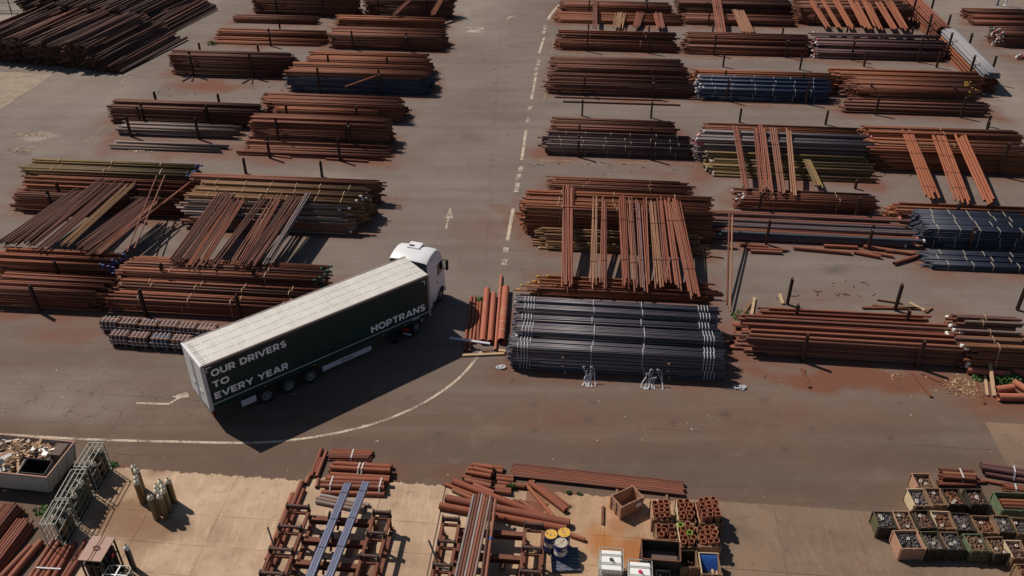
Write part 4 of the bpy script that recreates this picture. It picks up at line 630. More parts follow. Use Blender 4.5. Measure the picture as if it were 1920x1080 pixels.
def fill_bundle(root, L, w, h, pd, pal, pieces=False, straps=0, jit=.1, ends=None, strapmat='wire', seed=0, bend=0.0, square=False):
    q = random.Random(seed); P0, P1, T = [], [], []; caps = {}
    cs = pack(w, h, pd, square, q)
    for (y, z, top, side) in cs:
        dx = q.gauss(0, jit); l = L * (1 - abs(q.gauss(0, .012))) ; yy = q.gauss(0, bend); zz = q.uniform(-.012, .012); zt_ = q.uniform(-.03, .03) if pieces and bend > .03 else 0
        a = Vector((dx - l / 2, y - yy + q.uniform(-.01, .01), z + zz + max(0, zt_))); b = Vector((dx + l / 2, y + yy, z + zz + max(0, -zt_))); tn = q.random()
        if pieces and (top or side):
            o = link('pipe', unit_pipe(pd * .46, l, pal), root, (a + b) / 2, (0, -math.asin((b.z - a.z) / (b - a).length), math.atan2(b.y - a.y, b.x - a.x)))
        else: P0.append(a); P1.append(b); T.append(tn)
        if ends:
            for sd in ends[0]:
                if q.random() < ends[2]:
                    e = a if sd == 'L' else b; s_ = 1 if sd == 'L' else -1
                    caps.setdefault(q.choice(ends[1]), []).append((e - Vector((.012 * s_, 0, 0)), e + Vector((.16 * s_, 0, 0))))
    if P0: link('pipes', tubes(P0, P1, pd * .455, T, 6 if pd < .15 else 8, .8, 'pipes', pal), root, kind='stuff')
    for mt, L_s in caps.items():
        link('pipe_ends', tubes([a for a, b in L_s], [b for a, b in L_s], pd / 2 + .008, [0.0] * len(L_s), 8, .5, 'pipe_ends', mt), root, kind='stuff')
    if straps:
        xs = straps if isinstance(straps, list) else [(-.5 + (i + .5) / straps) * L * .92 + q.uniform(-.25, .25) for i in range(straps)]
        wd = .05 if strapmat == 'wire' else .035
        mk = (round(w, 2), round(h, 2), strapmat, wd, square)
        top = max(c[1] for c in cs) + pd / 2 + .01; ww = max(abs(c[0]) for c in cs) + pd / 2 + .01
        wt = max([abs(c[0]) for c in cs if c[2]] or [ww]) + pd / 2 + .008
        if mk not in UNIT:
            mb = MB(); t_ = .012
            pr = [(-ww, .0), (ww, .0), (ww, top - pd * .6), (wt - pd * .3, top), (-wt + pd * .3, top), (-ww, top - pd * .6)]
            for i in range(6):
                (y0, z0), (y1, z1) = pr[i], pr[(i + 1) % 6]
                mb.bar((0, y0, z0 + .01), (0, y1, z1 + .01), wd, t_) if abs(y0 - y1) > .02 else mb.box((0, y0, (z0 + z1) / 2), (wd, t_, abs(z1 - z0)))
            UNIT[mk] = mb.mesh('strap', {'wire': 'wire', 'white': 'strapwhite', 'pale': 'pale', 'dark': 'darkwire'}[strapmat])
        for x in xs: link('strap', UNIT[mk], root, (x, 0, 0))
COLN = {'rust': 'rusty', 'orange': 'orange rusty', 'brown': 'brown', 'dark': 'dark brown', 'olive': 'olive', 'olivebrown': 'yellowish', 'grey': 'grey', 'mixgrey': 'grey', 'purple': 'purple brown',
        'darkpurple': 'dark', 'greypurple': 'grey purple', 'blue': 'blue', 'black': 'black', 'mixred': 'red and grey', 'rustred': 'rusty', 'mixrust': 'mixed'}
def colpos(i, n):
    if n == 1: return 'top'
    if n == 2: return ('front top', 'rear top')[i]
    if n == 3: return ('front top', 'middle top', 'rear top')[i]
    return (['front top', 'second top', 'third top', 'fourth top', 'fifth top', 'sixth top', 'seventh top'][i] if i < n - 1 else 'rear top')
POST = {}
def post_mesh(h):
    k = round(h, 1)
    if k not in POST:
        mb = MB(); w_, t_ = .2, .032
        for s_ in (-1, 1): mb.box((0, s_ * (w_ / 2 - t_ / 2), k / 2), (w_ * .8, t_, k))
        mb.box((0, 0, k / 2 - .02), (t_, w_ - 2 * t_ - .004, k - .04))
        mb.plate([(-.03, -.12), (.03, -.12), (.03, .12), (-.03, .12)], k, k + .09)
        POST[k] = mb.mesh('post', 'postrust')
    return POST[k]
DRIVER = {}
for si, s in enumerate(STACKS):
    c = Vector((s['x'], s['y'], 0)); n = s['n']; Dp, H = s['D'], s['H']; hs = s.get('hs', [1] * n)
    if len(hs) < n: hs = hs + [hs[-1]] * (n - len(hs))
    cw = Dp / n; q = random.Random(100 + si); bh0 = s.get('bh') or max(.5, min(.8, cw)); jit = s.get('jit', .2)
    for i in range(n):
        hcol = H * hs[i] * (1 + q.uniform(-.10, .06) * (i > 0 and s['pal'] not in ('bluedark', 'blue'))); nl = max(1, round(hcol / bh0)); lh = hcol / nl
        for l in range(nl):
            top = l == nl - 1; shown = top or (i == 0 and not s.get('hid')) or (i > 0 and not s.get('hid') and l * lh >= H * hs[i - 1] * .95)
            off = q.uniform(-.3, .3) if s['pal'] not in ('black', 'bluedark', 'blue') else q.uniform(-.1, .1) + (0 if not s['pieces'] else q.uniform(-.2, .2)); L = s['L'] * (1 - q.uniform(0, .035))
            pos = c + E * off + N * (cw * (i + .5)) + Vector((0, 0, l * lh + .02))
            pal = s['pal'] if (top or 'low' not in s) else s['low']
            gap = (.0 if not top else .03)
            if shown:
                lp = colpos(i, n) if top else (('bottom' if l == 0 else 'lower' if l < nl - 2 or nl < 3 else 'upper') + (' front' if i == 0 else ' inner') + ('' if nl < 5 or l in (0, nl - 2) else ' layer %s' % ('two', 'three', 'four', 'five')[min(3, l - 1)]))
                kind_ = 'bundle' if s.get('straps') else 'layer'
                lab = '%s %s of %s pipes, %s' % (lp, kind_, COLN.get(pal, pal), s['desc'])
                if len(lab.split()) > 16: lab = '%s %s, %s' % (lp, kind_, s['desc'])
                r = thing('pipe_bundle', lab, 'pipe bundle', pos, ROW + q.uniform(-.006, .006), 'pipe bundles stacked in the yard')
                if s['id'] == 'RF1' and i == 0:
                    for x_ in (-2.9, 2.95): mb = MB(); mb.box((x_, -cw / 2 + .1, -.002), (.13, .3, .07)); mb.build('bearer', 'timberpale', r)
                fill_bundle(r, L, (cw - (.05 if s['pal'] in ('bluedark', 'blue') else min(.18, .11 + .06 * q.random())) if top else cw - (.2 if i == 0 else .03)) if n > 1 else (cw if top else cw - .2), lh - gap, s['pd'], pal, s['pieces'], s.get('straps', 0), jit, s.get('ends'), s.get('strapmat', 'wire'), si * 50 + i * 8 + l, bend=.02 if s['pal'] != 'black' else .006, square=not top or s['pal'] in ('bluedark', 'blue'))
            else:
                for (y, z, t_, sd) in pack(cw - .06, lh - gap, s['pd']):
                    dx = q.gauss(0, jit); a = pos + E * (dx - L / 2) + N * y + Vector((0, 0, z)); b = pos + E * (dx + L / 2) + N * y + Vector((0, 0, z))
                    INNER['P0'].append(tuple(a)); INNER['P1'].append(tuple(b)); INNER['r'].append(s['pd'] / 2); INNER['t'].append(q.random()); INNER['m'].append(PALS.index(pal) if pal in PALS else (PALS.append(pal), len(PALS) - 1)[1])
    xs = s.get('posts', [])
    if xs:
        for k, x in enumerate(xs):
            ph_ = s.get('postH') or max(1.95, H * max(hs) + .35); deep = Dp + .3
            wh = '' if len(xs) == 1 else ('left ' if k == 0 else 'right ')
            r = thing('post_frame', '%spost frame of the %s' % (wh, s['desc']), 'post frame', c + E * x - N * .17, ROW, 'steel post frames between the stacks')
            pm = post_mesh(ph_)
            link('post', pm, r, (0, 0, 0)); link('post', pm, r, (0, deep + .04, 0))
            mb = MB(); mb.box((0, deep / 2, .009), (.18, deep - .25, .018)); mb.build('base_beam', 'postrust', r)
            if s['id'] == 'LC1':
                for sg in (-.5, .5): mb = MB(); mb.bar((0, -.1, .05), (sg, -1.7, .05), .12, .1); mb.build('foot', 'postrust', r)
            if (si + k) % 3 == 0: tb = MB(); tb.box((0, -.102 - .012, ph_ - .35), (.15, .012, .12)); tb.build('number_plate', 'white', r)
if INNER['P0']:
    o = link('stacked_pipes', tubes(INNER['P0'], INNER['P1'], INNER['r'], INNER['t'], 6, .8, 'stacked_pipes', PALS, INNER['m']), kind='stuff')
    tag(o, 'pipes buried inside the stacks beneath the outer bundles', 'pipes')
for i, s in enumerate(CROSS):
    a, b = Vector(s['a']), Vector(s['b']); d = b - a; M = frame3(d); h = s['pd'] * (1 + .88 * (s['layers'] - 1)) + .002
    r = thing('pipe_bundle', s['desc'], 'pipe bundle', (a + b) / 2, R=M, group='loose bundles lying across the stacks')
    if s['pal'] == 'timber': r.name = 'timber_bundle'; r['category'] = 'timbers'
    fill_bundle(r, d.length, max(s['w'], s['pd']), h, s['pd'] * .92, s['pal'], True, s['straps'] * 2, .26, None, 'dark', 900 + i, bend=.09 if s['pal'] in ('dark', 'rust', 'timber') else .035)
# diagonal stacks at the upper right
def side_stack(desc, a, b, z, wdt, pd, pal, toppal, posts):
    a, b = Vector(a), Vector(b); a.z = b.z = 0; d = (b - a); ang = math.atan2(d.y, d.x); n_ = Vector((-d.y, d.x, 0)).normalized()
    mid = (a + b) / 2
    for l in range(3):
        r = thing('pipe_bundle', '%s layer of the %s' % (('bottom', 'middle', 'top')[l], desc), 'pipe bundle', mid + n_ * wdt / 2 + Vector((0, 0, l * z / 3 + .02)), ang, 'pipe bundles stacked in the yard')
        fill_bundle(r, d.length, wdt - .05, z / 3 - .02, pd, toppal if l == 2 else pal, False, 0, .06, None, 'wire', 700 + l)
    for k, f in enumerate(posts):
        r = thing('post_frame', 'rusty %s steel post frame of the %s' % (('far', 'middle', 'near')[k], desc), 'post frame', a + d * f - n_ * .15, ang, 'steel post frames between the stacks')
        link('post', post_mesh(z + .6), r); link('post', post_mesh(z + .6), r, (0, wdt + .3, 0)); mb = MB(); mb.box((0, wdt / 2 + .15, .009), (.18, wdt, .018)); mb.build('base_beam', 'postrust', r)
A1, A2 = (47.64,95.50,2.1), (48.73,105.52,2.1)
side_stack('far slanting stack with an orange side', (48.46,95.50,2.1), (50.2, 112.0, 0), 2.1, 1.7, .2, 'orange', 'rustred', (.12, .5))
side_stack('slanting stack topped with pale grey tubes', (47.06,80.92,2.1), (48.60,94.74,2.1), 2.1, 1.7, .18, 'orange', 'palegrey', (.2, .72))
# the big heap in the upper left corner
def heap(desc, o, az, L, W, H, pd, seed, slope=.62):
    q = random.Random(seed); d = Vector((math.cos(az), math.sin(az), 0)); n_ = Vector((-d.y, d.x, 0))
    r = thing('pipe_heap', desc, 'pipe heap', o, 0, 'great heaps of dark pipes'); P0, P1, T, RR = [], [], [], []; made = 0
    s_ = 0.0
    while s_ < W:
        h = min(H, s_ * slope) + (.28 * math.sin(s_ * 1.9 + seed) + .2 * math.sin(s_ * 4.1 + seed)) * min(1, s_ / 2) + q.uniform(-.16, .16); h = max(pd / 2, h); k = 0
        while h - k * pd > 0:
            z = h - k * pd; jx = q.gauss(0, .28) + .25 * k * .3; dv = q.gauss(0, .02 if k else .034); dd = (d + n_ * dv).normalized(); a = n_ * s_ + d * jx + Vector((0, 0, z)); rr = pd / 2 * q.uniform(.7, 1.15)
            b = a + dd * L * q.uniform(.93, 1.02) + Vector((0, 0, q.uniform(-.15, .15) if k == 0 else 0)); b.z = max(b.z, pd / 2)
            if k == 0 and made < 190:
                made += 1; v = b - a; link('pipe', unit_pipe(round(rr, 2), round(v.length, 1), 'heap', 8), r, (a + b) / 2, (0, -math.asin(v.z / v.length), math.atan2(v.y, v.x)))
            else: P0.append(tuple(a)); P1.append(tuple(b)); T.append(q.random()); RR.append(rr)
            k += 1
        s_ += pd * q.uniform(.7, 1.05)
    link('pipes', tubes(P0, P1, RR, T, 6, .8, 'pipes', 'heap'), r, kind='stuff')
heap('nearer great heap of dark rusty pipes with jagged black ends', (-40.03,86.28,0), math.radians(76.5), 11.6, 17.5, 2.5, .27, 5)
heap('farther great heap of dark rusty pipes behind the nearer one', (-39.84,97.22,0), math.radians(76.5), 13.0, 17.5, 2.9, .28, 6)

# ------------------------------------------------------------ the truck
tx, ty, th = CAM['truck']
fw = Vector((math.cos(th), math.sin(th), 0)); rt = Vector((math.sin(th), -math.cos(th), 0))
T0 = Vector((tx, ty, 0)) + rt * 1.275
truck = thing('articulated_truck', 'white cab pulling a dark green curtain sided trailer with a pale roof', 'truck', T0, th)
HW, TL, TH = 1.275, 13.62, 4.0
mb = MB(); mb.box((TL / 2, 0, TH - .035), (TL - .06, 2 * HW - .08, .03)); roof = mb.build('trailer_roof', 'roofsheet' if 'roofsheet' in MATS else 'truckwhite', truck)
rm, t, b = nodes('roofsheet'); tc = N_(t, 'ShaderNodeTexCoord')
n1 = N_(t, 'ShaderNodeTexNoise', Scale=1.1, Detail=6.0, Roughness=.65); L_(t, tc.outputs['Object'], n1.inputs['Vector'])
mp = N_(t, 'ShaderNodeMapping'); mp.inputs['Scale'].default_value = (.8, 7, 1); L_(t, tc.outputs['Object'], mp.inputs[0]); n2 = N_(t, 'ShaderNodeTexNoise', Scale=1.5, Detail=6.0, Roughness=.7); L_(t, mp.outputs[0], n2.inputs['Vector'])
r1 = rampnode(t, [(.42, .40, .365), (.62, .60, .565), (.52, .50, .465), (.66, .64, .61)]); L_(t, n1.outputs['Fac'], r1.inputs[0])
mr = N_(t, 'ShaderNodeMapRange'); mr.inputs[1].default_value = .56; mr.inputs[2].default_value = .70; mr.inputs[4].default_value = .75; L_(t, n2.outputs['Fac'], mr.inputs[0])
mx = N_(t, 'ShaderNodeMix', data_type='RGBA'); L_(t, mr.outputs[0], mx.inputs[0]); L_(t, r1.outputs[0], mx.inputs[6]); mx.inputs[7].default_value = (.37, .35, .315, 1)
L_(t, mx.outputs[2], b.inputs['Base Color']); b.inputs['Roughness'].default_value = .55
bp = N_(t, 'ShaderNodeBump', Strength=.6, Distance=.08); L_(t, n1.outputs['Fac'], bp.inputs['Height']); L_(t, bp.outputs[0], b.inputs['Normal'])
roof.data.materials[0] = rm; MATS['roofsheet'] = rm
plain('seamlight', (.64, .62, .58), .5, .05); plain('seamdark', (.42, .37, .31), .6, .1); plain('railpink', (.30, .235, .225), .5, .1)
bow = MB().box((0, 0, 0), (.05, 2 * HW - .12, .014)).mesh('roof_bow', 'seamlight')
for k in range(1, 20): link('roof_bow', bow, roof, (TL * k / 20 + .08, 0, TH - .0145))
for yy in (-.62, 0, .62):
    mb = MB()
    for k in range(20): mb.bar((TL * k / 20 + .12, yy + rnd.uniform(-.03, .03), TH - .0165), (TL * (k + 1) / 20 + .04, yy + rnd.uniform(-.03, .03), TH - .0165), .02, .008)
    mb.build('roof_seam', 'seamdark', roof)
fold = MB()
for k in range(11): fold.bar((.12, -1.1 + k * .2, TH - .012), (.36, -1.06 + k * .2, TH - .008), .06, .02)
fold.build('roof_folds', 'roofsheet', roof, kind='stuff')
for sgn in (-1, 1):
    mb = MB(); mb.box((TL / 2, sgn * (HW - .03), TH - .06), (TL, .075, .13)); mb.build('roof_rail', 'railpink', truck)
    mb = MB(); mb.box((TL / 2, sgn * (HW - .035), 2.66), (TL - .3, .05, 2.66)); cu = mb.build('side_curtain', 'curtain', truck)
    mb = MB(); mb.box((TL / 2, sgn * (HW - .03), 1.22), (TL - .02, .06, .22)); mb.build('side_rave', 'curtain', truck)
    mb = MB(); mb.box((TL / 2, sgn * (HW - .006), 1.43), (TL - .32, .012, .045)); mb.build('trim_line', 'sidegrey', truck)
    for k in range(17):
        if sgn < 0: mb = MB(); mb.box((.6 + k * .78, sgn * (HW - .003), 1.27), (.035, .02, .11)); mb.build('curtain_buckle', 'chassis', cu)
    mb = MB(); mb.box((.07, sgn * (HW - .035), 2.53), (.14, .075, 2.82)); mb.build('rear_post', 'sidegrey', truck)
    mb = MB(); mb.box((TL - .07, sgn * (HW - .035), 2.53), (.14, .075, 2.82)); mb.build('front_post', 'railpink', truck)
mb = MB(); mb.box((TL - .03, 0, 2.5), (.06, 2.4, 2.8)); mb.build('front_wall', 'truckwhite', truck)
for sgn in (-1, 1):
    mb = MB(); mb.box((-.02, sgn * .6, 2.52), (.05, 1.19, 2.66)); dr = mb.build('rear_door', 'truckwhite', truck)
    for q in (.12,): mb = MB(); mb.tube((-.06, sgn * q, 1.2), (-.06, sgn * q, 3.8), .013, 8); mb.build('lock_rod', 'truckwhite', dr)
    mb = MB(); mb.box((-.07, sgn * .5, 2.0), (.03, .4, .05)); mb.build('door_handle', 'rim', dr)
mb = MB(); mb.box((0, 0, TH - .07), (.1, 2 * HW, .12)); mb.build('rear_header', 'truckwhite', truck)
mb = MB(); mb.box((.02, 0, 1.06), (.1, 2 * HW - .04, .12)); mb.build('rear_sill', 'sidegrey', truck)
mb = MB(); mb.box((.16, 0, .58), (.12, 2.4, .16)); bm_ = mb.build('rear_bumper', 'chassis', truck)
for sgn in (-1, 1):
    mb = MB(); mb.box((.08, sgn * 1.0, .76), (.06, .5, .16)); mb.build('tail_light', 'redlight', bm_)
mb = MB()
for yy in (-.5, .5): mb.box((TL / 2, yy, .98), (TL - .3, .12, .22))
for k in range(14): mb.box((.5 + k * .98, 0, 1.07), (.1, 2.4, .07))
mb.box((1.9, 0, .75), (.3, 2.2, .1)); mb.box((11.2, -.9, .55), (.14, .14, .9)); mb.box((11.2, .9, .55), (.14, .14, .9)); mb.box((11.2, -.9, .06), (.3, .3, .05)); mb.box((11.2, .9, .06), (.3, .3, .05))
mb.build('chassis_frame', 'chassis', truck)
def wheel(parent, pos, r=.51, wd=.36, side=-1):
    mb = MB(); M = Matrix.Rotation(math.pi / 2 * (1 if side < 0 else -1), 3, 'X')
    mb.lathe(pos, [(.27, -wd/2), (r - .05, -wd/2), (r, -wd/2 + .05), (r, wd/2 - .05), (r - .05, wd/2), (.30, wd/2), (.28, wd/2 - .05)], 28, M=M)
    wl = mb.build('wheel', 'tyre', parent, smooth=35)
    rm_ = MB(); rm_.lathe(pos, [(.295, wd/2 - .02), (.285, wd/2 + .004), (.26, wd/2 - .03), (.15, wd/2 - .06), (.13, wd/2 + .03), (.07, wd/2 + .05), (.02, wd/2 + .05)], 24, M=M)
    rm_.build('rim', 'rim', wl, smooth=35)
    nb = MB()
    for k in range(10):
        a_ = k * math.pi / 5; pp = Vector(pos) + M @ Vector((.2 * math.cos(a_), .2 * math.sin(a_), wd/2 - .045)); nb.tube(pp, pp + M @ Vector((0, 0, .03)), .016, 6)
    nb.build('wheel_nuts', 'sidegrey', wl, kind='stuff')
hub = CAM['hub']
for k in range(3):
    for sgn in (-1, 1): wheel(truck, (hub + 1.31 * k, sgn * 1.07, .51), side=sgn)
    mb = MB(); mb.tube((hub + 1.31 * k, -.9, .51), (hub + 1.31 * k, .9, .51), .09, 8); mb.build('axle', 'chassis', truck)
    mb = MB(); mb.box((hub + 1.31 * k, -1.08, 1.085), (1.22, .3, .02)); mb.build('mudguard', 'chassis', truck)
for (x0, x1, z0, z1) in ((1.58, 2.40, .48, .87), (6.35, 9.46, .48, .80)):
    mb = MB(); mb.box(((x0 + x1) / 2, -1.235, (z0 + z1) / 2), (x1 - x0, .035, z1 - z0)); sg = mb.build('side_guard', 'sidegrey', truck)
mb = MB(); mb.box((7.9, 1.235, .65), (3.1, .035, .32)); mb.build('side_guard', 'sidegrey', truck)
for x_ in (6.6, 8.0, 9.2):
    mb = MB(); mb.box((x_, -1.2, .88), (.06, .03, .3)); mb.build('guard_bracket', 'chassis', truck)
for k, x_ in enumerate((3.0, 5.9, 10.3, 11.8)):
    mb = MB(); mb.box((x_, -HW - .004, 1.19), (.1, .014, .05)); mb.build('marker_light', 'orangelight', truck)
def text(s_, x0, x1, z0, cap, mat, parent=truck, y=-HW - .012, name='lettering', bold=.012, rot=(math.pi / 2, 0, 0)):
    cu = D.curves.new('lettering', 'FONT'); cu.body = s_; cu.size = 1; cu.offset = bold; cu.resolution_u = 3; cu.space_character = 1.1
    o = D.objects.new('tmp', cu); C.objects.link(o); dg = bpy.context.evaluated_depsgraph_get(); me = D.meshes.new_from_object(o.evaluated_get(dg)); D.objects.remove(o)
    co = np.empty(len(me.vertices) * 3); me.vertices.foreach_get('co', co); co = co.reshape(-1, 3); mn, mx_ = co.min(0), co.max(0)
    co[:, 0] = (co[:, 0] - mn[0]) / (mx_[0] - mn[0]) * (x1 - x0); co[:, 1] = (co[:, 1] - mn[1]) / (mx_[1] - mn[1]) * cap; me.vertices.foreach_set('co', co.reshape(-1))
    me.materials.clear(); me.materials.append(MATS[mat]); q = link(name, me, parent, (x0, y, z0), rot); return q
BO = .055
def arc(cx, cy, rx, ry, a0, a1, n=9): return [(cx + rx * math.cos(math.radians(a0 + (a1 - a0) * i / n)), cy + ry * math.sin(math.radians(a0 + (a1 - a0) * i / n))) for i in range(n + 1)]
GL = {  # heavy sans capitals as stroke centre lines: advance width, strokes
 'O': (1.02, [arc(.51, .5, .41, .4, 0, 360, 20)]), 'C': (.9, [arc(.5, .5, .4, .4, 50, 310, 14)]), '0': (.8, [arc(.4, .5, .3, .4, 0, 360, 18)]),
 'H': (.86, [[(.1, 0), (.1, 1)], [(.76, 0), (.76, 1)], [(.1, .5), (.76, .5)]]), 'T': (.78, [[(.39, 0), (.39, .9)], [(0, .9), (.78, .9)]]), 'I': (.22, [[(.11, 0), (.11, 1)]]), 'L': (.66, [[(.1, 0), (.1, 1)], [(.1, .1), (.64, .1)]]),
 'P': (.78, [[(.1, 0), (.1, 1)], [(.1, .9), (.42, .9)] + arc(.42, .64, .25, .26, 90, -90, 8)[1:] + [(.1, .38)]]), 'D': (.88, [[(.1, 0), (.1, 1)], [(.1, .9), (.38, .9)] + arc(.38, .5, .39, .4, 90, -90, 10)[1:] + [(.1, .1)]]),
 'R': (.82, [[(.1, 0), (.1, 1)], [(.1, .9), (.44, .9)] + arc(.44, .66, .24, .24, 90, -90, 8)[1:] + [(.1, .42)], [(.42, .42), (.70, 0)]]),
 'A': (.96, [[(.06, 0), (.48, 1)], [(.90, 0), (.48, 1)], [(.22, .27), (.74, .27)]]), 'V': (.92, [[(.06, 1), (.46, 0)], [(.86, 1), (.46, 0)]]), 'Y': (.88, [[(.04, 1), (.44, .46)], [(.84, 1), (.44, .46)], [(.44, 0), (.44, .5)]]),
 'N': (.88, [[(.1, 0), (.1, 1)], [(.78, 0), (.78, 1)], [(.1, .96), (.78, .04)]]), 'E': (.74, [[(.1, 0), (.1, 1)], [(.1, .9), (.70, .9)], [(.1, .5), (.64, .5)], [(.1, .1), (.71, .1)]]),
 'U': (.86, [[(.1, 1), (.1, .42)] + arc(.43, .42, .33, .32, 180, 360, 10)[1:] + [(.76, 1)]]), 'S': (.74, [arc(.38, .70, .25, .20, 25, 250, 10) + arc(.36, .30, .27, .20, 70, -155, 10)]),
 '1': (.44, [[(.3, 0), (.3, 1)], [(.04, .84), (.3, .93)]]), '2': (.74, [arc(.36, .68, .25, .22, 165, -35, 8) + [(.1, .1)], [(.08, .1), (.7, .1)]]), ' ': (.36, [])}
def letters(s_, x0, x1, z0, cap, mat, wt=.245):
    adv = sum(GL[c][0] for c in s_) + .13 * (len(s_) - 1); sx = (x1 - x0) / (adv * cap); x = x0
    for c in s_:
        mb = MB(); k = 0
        for st in GL[c][1]:
            for i, ((ax, ay), (bx_, by)) in enumerate(zip(st, st[1:])):
                k += 1; a = Vector((x + ax * cap * sx, ay * cap)); b_ = Vector((x + bx_ * cap * sx, by * cap)); d = (b_ - a); L = d.length; d.normalize(); ext = wt * cap * .2 if len(st) > 3 else 0
                n_ = Vector((-d.y, d.x)) * wt * cap / 2; a -= d * (ext if i else 0); b_ += d * (ext if i < len(st) - 2 else 0); y = -HW - .010 - .0004 * k
                mb.add([(p.x, y, z0 + max(0, min(cap, p.y))) for p in (a - n_, b_ - n_, b_ + n_, a + n_)], [(0, 1, 2, 3)])
        if k: mb.build('letter', mat, truck)
        x += (GL[c][0] + .13) * cap * sx
letters('OUR DRIVERS', .40, 4.52, 3.13, .42, 'lettering'); letters('TO', .36, 1.23, 2.43, .41, 'lettering'); letters('EVERY YEAR', .33, 4.42, 1.70, .42, 'lettering'); letters('HOPTRANS', 9.57, 13.22, 1.67, .45, 'lettering'); letters('120 000 CLIENTS', 1.52, 6.75, 2.43, .41, 'ghost')
mb = MB()
for (x0, x1, z0, z1) in ((.2, .24, 3.5, 3.78), (.24, .47, 3.74, 3.78), (13.28, 13.32, 3.42, 3.72), (13.06, 13.28, 3.68, 3.72)): mb.box(((x0 + x1) / 2, -HW - .008, (z0 + z1) / 2), (x1 - x0, .008, z1 - z0))
mb.build('corner_bracket', 'lettering', truck)
mb = MB()
for (x0, x1, z0, z1) in ((8.36, 8.46, 1.8, 2.3), (8.46, 8.58, 1.8, 1.88), (8.46, 8.58, 2.22, 2.3), (9.2, 9.3, 1.78, 2.28), (9.08, 9.2, 1.78, 1.86), (9.08, 9.2, 2.2, 2.28), (8.66, 8.76, 1.86, 2.24), (8.9, 9.0, 1.86, 2.24), (8.76, 8.9, 2.0, 2.1), (8.76, 8.9, 2.17, 2.24)): mb.box(((x0 + x1) / 2, -HW - .008, (z0 + z1) / 2), (x1 - x0, .006, z1 - z0))
mb.build('logo', 'ghost', truck)
text('KRONE', 7.72, 8.24, .575, .12, 'chassis', y=-1.2545 - .006, bold=.03); mb = MB(); mb.tube((7.6, -1.253, .64), (7.6, -1.26, .64), .08, 16, ri=.055); mb.tube((7.6, -1.253, .67), (7.6, -1.262, .67), .03, 8); mb.build('logo', 'chassis', truck)
mb = MB(); mb.box((12.55, -HW - .004, 1.33), (.52, .008, .07)); mb.build('info_sticker', 'sidegrey', truck)
# tractor unit, turned on the kingpin
kp = Vector((TL - 1.6, 0, 0)); dh = math.radians(71) - th
R_ = Matrix.Rotation(dh, 4, 'Z')
class TB(MB):
    def build(s, name, mats, parent=None, smooth=None, kind=None, **kw):
        s.v = [tuple((R_ @ Vector(q)) + kp) for q in s.v]; return MB.build(s, name, mats, parent, smooth, kind, **kw)
mb = TB()
for yy in (-.42, .42): mb.box((1.2, yy, .86), (5.2, .09, .26))
mb.box((-1.35, 0, .86), (.1, 1.0, .2)); mb.tube((0, -1.0, .52), (0, 1.0, .52), .11, 8); mb.lathe((0, 0, .98), [(.45, 0), (.5, .05), (.5, .13), (.2, .15)], 20)
mb.box((1.3, -.85, .7), (1.5, .55, .6)); mb.box((1.3, .85, .7), (1.5, .55, .6))
mb.build('tractor_chassis', 'chassis', truck)
PW = truck
def twheel(x, y, side, wd=.34):
    mb = TB(); M = Matrix.Rotation(math.pi / 2 * (1 if side < 0 else -1), 3, 'X'); pos = (x, y, .52)
    mb.lathe(pos, [(.27, -wd/2), (.47, -wd/2), (.52, -wd/2 + .05), (.52, wd/2 - .05), (.47, wd/2), (.30, wd/2), (.28, wd/2 - .05)], 28, M=M); wl = mb.build('wheel', 'tyre', truck, smooth=35)
    mb = TB(); mb.lathe(pos, [(.295, wd/2 - .02), (.285, wd/2 + .004), (.26, wd/2 - .05), (.18, wd/2 - .1), (.15, wd/2), (.05, wd/2 + .03)], 24, M=M); mb.build('rim', 'rim', wl, smooth=35)
for sgn in (-1, 1):
    twheel(0, sgn * 1.08, sgn, .3); twheel(0, sgn * .74, sgn, .3); twheel(3.7, sgn * 1.07, sgn)
    mb = TB(); mb.box((-.72, sgn * .95, .62), (.03, .62, .62)); fl = mb.build('mud_flap', 'chassis', truck)
    mb = TB(); mb.box((-.86, sgn * .95, .88), (.1, .36, .13)); mb.build('tail_light', 'redlight', truck)
    for k in range(6):
        pass
    mb = TB()
    for k in range(8):
        a0, a1 = math.pi * (.1 + .8 * k / 8), math.pi * (.1 + .8 * (k + 1) / 8)
        mb.bar((.62 * math.cos(a0), sgn * .93, .52 + .62 * math.sin(a0)), (.62 * math.cos(a1), sgn * .93, .52 + .62 * math.sin(a1)), .68, .03)
    mb.build('mudguard', 'chassis', truck)
mb = TB(); mb.box((-.74, -.98, .46), (.012, .5, .12)); mb.build('flap_badge', 'sidegrey', truck)
mb = TB(); mb.box((-.6, -.3, 1.0), (.3, .25, .25)); mb.build('valve_tag', 'greentag', truck)
# cab shell: side profile swept across the width, corners rounded
prof = [(2.42, .95), (2.42, 3.5), (2.55, 3.62), (3.6, 3.62), (4.0, 3.44), (4.2, 3.05), (4.42, 2.35), (4.5, 1.5), (4.5, .42), (4.35, .36), (4.3, .5), (4.22, .82), (4.02, 1.04), (3.7, 1.12), (3.38, 1.04), (3.18, .82), (3.1, .55), (2.6, .55), (2.6, .95)]
mb = TB(); k = len(prof); ysl = (-1.24, 1.24)
v = [(x, y, z) for y in ysl for x, z in prof]; mb.add(v, [tuple(range(k)), tuple(range(2*k-1, k-1, -1))] + [(i, k + i, k + (i + 1) % k, (i + 1) % k) for i in range(k)])
cab = mb.build('cab', 'truckwhite', truck, smooth=30); bv = cab.modifiers.new('bevel', 'BEVEL'); bv.width = .05; bv.segments = 2; bv.limit_method = 'ANGLE'; bv.angle_limit = math.radians(50)
mb = TB(); mb.box((2.405, 0, 2.25), (.03, 2.3, 2.5)); bk = mb.build('cab_back', 'truckgrey', cab)
for yy in (-.75, -.1, .45): mb = TB(); mb.box((2.38, yy, 2.3), (.03, .06, 2.3)); mb.build('back_rib', 'truckgrey', bk)
